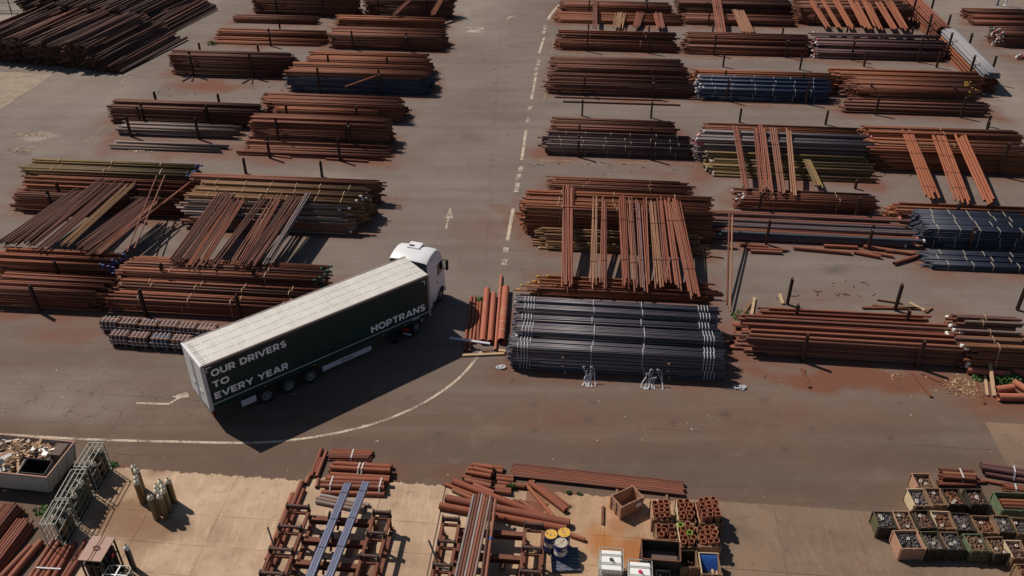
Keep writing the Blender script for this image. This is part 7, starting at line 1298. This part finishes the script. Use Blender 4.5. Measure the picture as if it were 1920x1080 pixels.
link('scrap_parts', tubes([(q.uniform(.3, W - .1), -q.uniform(.2, Lg - .1), q.uniform(.1, .35)) for _ in range(14)], [(q.uniform(.3, W - .1), -q.uniform(.2, Lg - .1), q.uniform(.1, .4)) for _ in range(14)], .07, [q.random() for _ in range(14)], 10, .8, 'scrap_parts', 'coupling_c'), eb, kind='stuff')
bb, W, Lg = crate('pale rimmed open box with a blue sheet inside', (8.08,25.06,0.8), (8.93,25.01,0.8), (8.81,23.86,0.8), .8, 'woodpale', 'woodbrown', None, 'open boxes at the lower edge', 38)
mb = MB()
for k in range(8): y0, y1 = -.05 - Lg * .5 * k / 8, -.05 - Lg * .5 * (k + 1) / 8; z0, z1 = .72 - .45 * (k / 8) ** 1.5, .72 - .45 * ((k + 1) / 8) ** 1.5; mb.add([(.05, y0, z0), (W - .05, y0, z0), (W - .05, y1, z1), (.05, y1, z1), (.05, y0, z0 - .01), (W - .05, y0, z0 - .01), (W - .05, y1, z1 - .01), (.05, y1, z1 - .01)], [(0, 3, 2, 1), (4, 5, 6, 7)])
mb.build('blue_sheet', 'sheetblue', bb); mb = MB(); mb.box((W / 2, -Lg * .6, .2), (W - .1, Lg * .7, .2)); mb.build('filling', 'cratedark', bb); mb = MB()
for k in range(8): mb.box((W * .75 + q.uniform(-.1, .1), -Lg * .72 + q.uniform(-.15, .15), .36 + k * .02), (.06, .3, .03), rz=q.uniform(-.6, .6))
mb.build('wood_offcuts', 'timberpale', bb, kind='stuff')
crate('small open box of rings at the lower edge', (6.15,24.32,0.6), (6.76,24.29,0.6), (6.69,23.56,0.6), .6, 'woodpale', 'woodbrown', 'couplings', 'open boxes at the lower edge', 39)
bx, W, Lg = crate('empty pale pink plywood box set askew on the concrete', (5.69,28.90,0.85), (6.10,28.20,0.85), (4.99,27.62,0.85), .85, 'woodpink', 'woodpink', None, None, 40)
mb = MB(); mb.box((.45, -.6, .09), (.25, .2, .05)); mb.box((.3, -.4, .1), (.1, .12, .08)); mb.build('offcuts', 'tankwhite', bx, kind='stuff'); mb = MB(); mb.box((W + .043, -.28, .5), (.008, .3, .25)); mb.build('paper_label', 'tankwhite', bx)
# dark tipping bin
o = Vector((5.62,25.32,1.25)); o.z = 0; bn = thing('tipping_bin', 'dark steel tipping bin with a sloping front', 'bin', o, ROW); W, Lg, H = 1.6, .95, 1.22
def pan(P, nm): mb = MB(); P = [Vector(p) for p in P]; n_ = (P[1] - P[0]).cross(P[3] - P[0]).normalized() * .03; k = len(P); mb.add(P + [p + n_ for p in P], [tuple(range(k)), tuple(range(2*k-1, k-1, -1))] + [(i, k + i, k + (i+1) % k, (i+1) % k) for i in range(k)]); return mb.build(nm, 'darksteel', bn)
pan([(0, 0, .15), (W, 0, .15), (W, 0, H + .1), (0, 0, H + .1)], 'back_plate'); pan([(0, -Lg * .75, .15), (W, -Lg * .75, .15), (W, -Lg, H), (0, -Lg, H)], 'front_plate'); pan([(0, 0, .15), (0, -Lg * .75, .15), (0, -Lg, H), (0, 0, H + .1)], 'side_plate'); pan([(W, 0, .15), (W, 0, H + .1), (W, -Lg, H), (W, -Lg * .75, .15)], 'side_plate'); pan([(0, 0, .15), (0, -Lg * .75, .15), (W, -Lg * .75, .15), (W, 0, .15)], 'floor_plate')
mb = MB(); mb.bar((0, -Lg - .01, H), (W, -Lg - .01, H), .05, .05); mb.bar((-.01, 0, H + .1), (W + .01, 0, H + .1), .05, .05); mb.bar((-.02, 0, H + .1), (-.02, -Lg, H), .05, .05); mb.bar((W + .02, 0, H + .1), (W + .02, -Lg, H), .05, .05); mb.build('rim', 'rackrust', bn); mb = MB(); mb.box((.3, -.4, .08), (.14, .8, .14)); mb.box((W - .3, -.4, .08), (.14, .8, .14)); mb.build('feet', 'darksteel', bn); mb = MB(); mb.box((W / 2, -Lg * .4, .7), (W - .1, Lg * .7, .06)); mb.build('contents', 'skipinside', bn)

# ------------------------------------------------------------ fence, kerbs, poles at the far corners
f0, f1 = Vector((-67.57,108.03,0)), Vector((-58.72,108.22,0)); fd = f1 - f0; fe = thing('mesh_fence', 'grey wire mesh fence in the far left corner', 'fence', f0, math.atan2(fd.y, fd.x)); L = fd.length; npo = 6
for k in range(npo + 1): mb = MB(); w_ = .3 if k == npo else .09; mb.box((L * k / npo, 0, 1.0), (w_, w_, 2.0)); mb.build('post', 'fencegrey', fe)
for z in (.12, 1.1, 1.95): mb = MB(); mb.bar((0, 0, z), (L, 0, z), .06, .06); mb.build('rail', 'fencegrey', fe)
mb = MB()
for k in range(int(L / .16)): mb.box((k * .16, .03, 1.03), (.012, .012, 1.8))
mb.build('wire_mesh', 'fencegrey', fe, kind='stuff')
kb = thing('kerb_row', 'row of separate pale kerb stones before the mesh fence', 'kerb', Vector((-66.45,107.14,0)), math.atan2(fd.y, fd.x)); ks = MB().box((0, 0, .07), (.62, .22, .14)).mesh('kerb_stone', 'kerb'); kl = (Vector((-59.26,107.10,0)) - Vector((-66.45,107.14,0))).length
for k in range(int(kl / .82)): link('kerb_stone', ks, kb, (k * .82, 0, 0))
a, b = Vector((-60.24,97.49,0)), Vector((-58.78,114.10,0)); d = b - a; ky = thing('yellow_kerb', 'long yellow kerb edge behind the great heaps', 'kerb', a, math.atan2(d.y, d.x)); ks = MB().box((0, 0, .08), (1.96, .2, .16)).mesh('kerb_stone', 'kerbyellow')
for k in range(int(d.length / 2)): link('kerb_stone', ks, ky, (1 + k * 2, 0, 0))
for lb, p, mt, h in (('white pole at the right end of the back row', (62.05,110.91,0), 'polewhite', 3.2), ('dark blue pole left of the white pole', (61.05,110.91,0), 'poleblue', 3.2), ('thin rod standing by the yellow kerb', (-59.66,104.51,0), 'fencegrey', 1.6)):
    mb = MB(); mb.lathe((0, 0, 0), [(.22, 0), (.22, .03), (.09 if mt != 'fencegrey' else .04, .04), (.09 if mt != 'fencegrey' else .04, h)], 12); o = mb.build('pole', mt, smooth=40); o.location = (p[0], p[1], 0); tag(o, lb, 'pole')
# lone posts between stacks
for lb, p, h in (('lone leaning post behind the strapped yellowish stack, left', (-21.43,63.49,0), 1.3), ('lone leaning post behind the strapped yellowish stack, right', (-15.18,62.90,0), 1.3), ('lone post behind the wide front stack, left', (17.32,45.03,0), 1.9), ('lone post behind the wide front stack, right', (23.86,44.38,0), 1.9), ('lone post behind the mixed front stack', (31.49,44.42,0), 1.7), ('lone post behind the small dark stack, left', (6.44,75.38,0), 1.5), ('lone post behind the small dark stack, right', (12.70,74.86,0), 1.5), ('lone post behind the grey stack with pink ends', (20.57,73.86,0), 1.3), ('lone post behind the wide orange stack', (28.19,73.35,0), 1.3), ('lone post behind the bright blue stack, left', (22.02,88.43,0), 1.4), ('lone post behind the bright blue stack, right', (29.80,87.60,0), 1.4), ('lone post behind the long orange stack, left', (36.75,88.54,0), 1.6), ('lone post behind the long orange stack, right', (44.18,88.19,0), 1.6), ('lone short post behind the olive bundle foot', (26.77,60.84,0), .7), ('lone post behind the wide orange stack, at the right', (42.59,72.94,0), 1.0)):
    o = link('steel_post', post_mesh(h), None, (p[0], p[1], 0), (0, 0, ROW)); tag(o, lb, 'post', 'single steel posts')
# weeds
def weed(label, p, r_, h, n, seed):
    q = random.Random(seed); mb = MB()
    for k in range(n):
        a = q.uniform(0, 6.28); rr = r_ * math.sqrt(q.random()); c = Vector((rr * math.cos(a), rr * math.sin(a) * .8, h * q.random() * (1 - .5 * rr / r_))); s_ = q.uniform(.05, .13)
        M = Euler((q.uniform(-1, 1), q.uniform(-1, 1), q.uniform(0, 6.28))).to_matrix(); mb.add([c + M @ Vector(v) for v in ((-s_, 0, 0), (0, -s_ * .6, .01), (s_, 0, 0), (0, s_ * .6, .01))], [(0, 1, 2, 3)])
    for k in range(12): a = q.uniform(0, 6.28); mb.bar((0, 0, 0), (r_ * .6 * math.cos(a), r_ * .5 * math.sin(a), h * .7), .012, .012)
    o = mb.build('weed', 'leaf', kind='thing'); o.location = (p[0], p[1], .01); return tag(o, label, 'weed', 'weeds in the yard')
for lb, p, r_, h, n in (('leafy weed among the wide pipes at the right', (27.78,37.60,0), .6, .45, 190), ('left weed clump beneath the mixed stack', (27.04,37.60,0), .45, .35, 130), ('small weed by the wood chips', (26.03,37.74,0), .3, .2, 60), ('bright weed at the end of the far low stack', (-33.45,95.71,0), .55, .35, 120), ('bright weed between the short foreground pipes', (-0.01,29.54,0), .22, .35, 80), ('weed beside the wide red pipes by the truck', (-1.96,45.49,0), .25, .2, 60), ('grass tuft on the asphalt edge, left', (2.72,29.20,0), .12, .12, 26), ('grass tuft on the asphalt edge, right', (3.22,29.13,0), .1, .1, 22), ('grass at the corner of the two front stacks', (14.22,43.77,0), .7, .15, 140), ('low grass between cages and tied pipes', (-21.84,28.14,0), .5, .1, 60), ('grass at the foot of the rear cage', (-19.82,31.10,0), .35, .08, 40)):
    weed(lb, p, r_, h, n, int(p[0] * 10) % 997)
# debris
def scatter(name, label, spots, mats, seed, size=(.03, .16), cat='debris', thin=0):
    q = random.Random(seed); mb = MB()
    for c, rx, ry, n in spots:
        for k in range(n):
            x = c[0] + q.gauss(0, rx); y = c[1] + q.gauss(0, ry); L = q.uniform(*size); mb.box((x, y, .02), (L, L * (thin or q.uniform(.15, .6)), q.uniform(.01, .04)), rz=q.uniform(0, 3.14), mi=q.randrange(len(mats)))
    o = mb.build(name, mats); o['kind'] = 'stuff'; return tag(o, label, cat)
scatter('wood_chips', 'pale wood chips spilled on the red dirt at the right', [((24.97,37.14,0), .55, .4, 260), ((25.44,36.56,0), .5, .25, 60), ((21.45,38.03,0), .25, .2, 14)], ['timberpale', 'tan', 'timberdark'], 1, (.05, .18))
scatter('litter', 'pale crumbs and chips littering the whole yard', [((1.14,35.51,0), 14, 3, 50), ((15.38,35.05,0), 8, 1.5, 30), ((-6.83,63.07,0), 5, 14, 40), ((-19.57,37.32,0), 6, 2, 20), ((21.43,64.94,0), 8, 1, 30), ((-38.09,66.12,0), 8, 6, 40), ((-6.90,31.15,0), 9, 1.2, 20), ((21.08,48.10,0), 4, 2.5, 30)], ['tankwhite', 'timberpale', 'kerb'], 2, (.02, .09))
scatter('twisted_scraps', 'dark twisted scraps lying along the stacks', [((7.04,65.38,0), 2.6, .25, 16), ((11.27,64.18,0), 2.2, .5, 9), ((21.19,46.22,0), 1.6, .5, 14), ((21.83,47.15,0), 1.2, .4, 6), ((-25.66,82.06,0), 3, .6, 14), ((-31.65,81.08,0), 1.5, .5, 6), ((27.50,63.45,0), 4, .4, 10), ((11.52,38.67,0), 4, .5, 8)], ['darksteel', 'postrust'], 3, (.12, .45), thin=.1)
scatter('rubble', 'pale rubble patches on the left lane', [((-42.24,71.11,0), .9, .3, 160), ((-41.63,68.01,0), .6, .35, 90), ((-31.81,67.77,0), .8, .12, 60), ((-49.46,87.10,0), 3.0, .4, 60)], ['rubbletan', 'kerb', 'timberpale'], 4, (.05, .2))
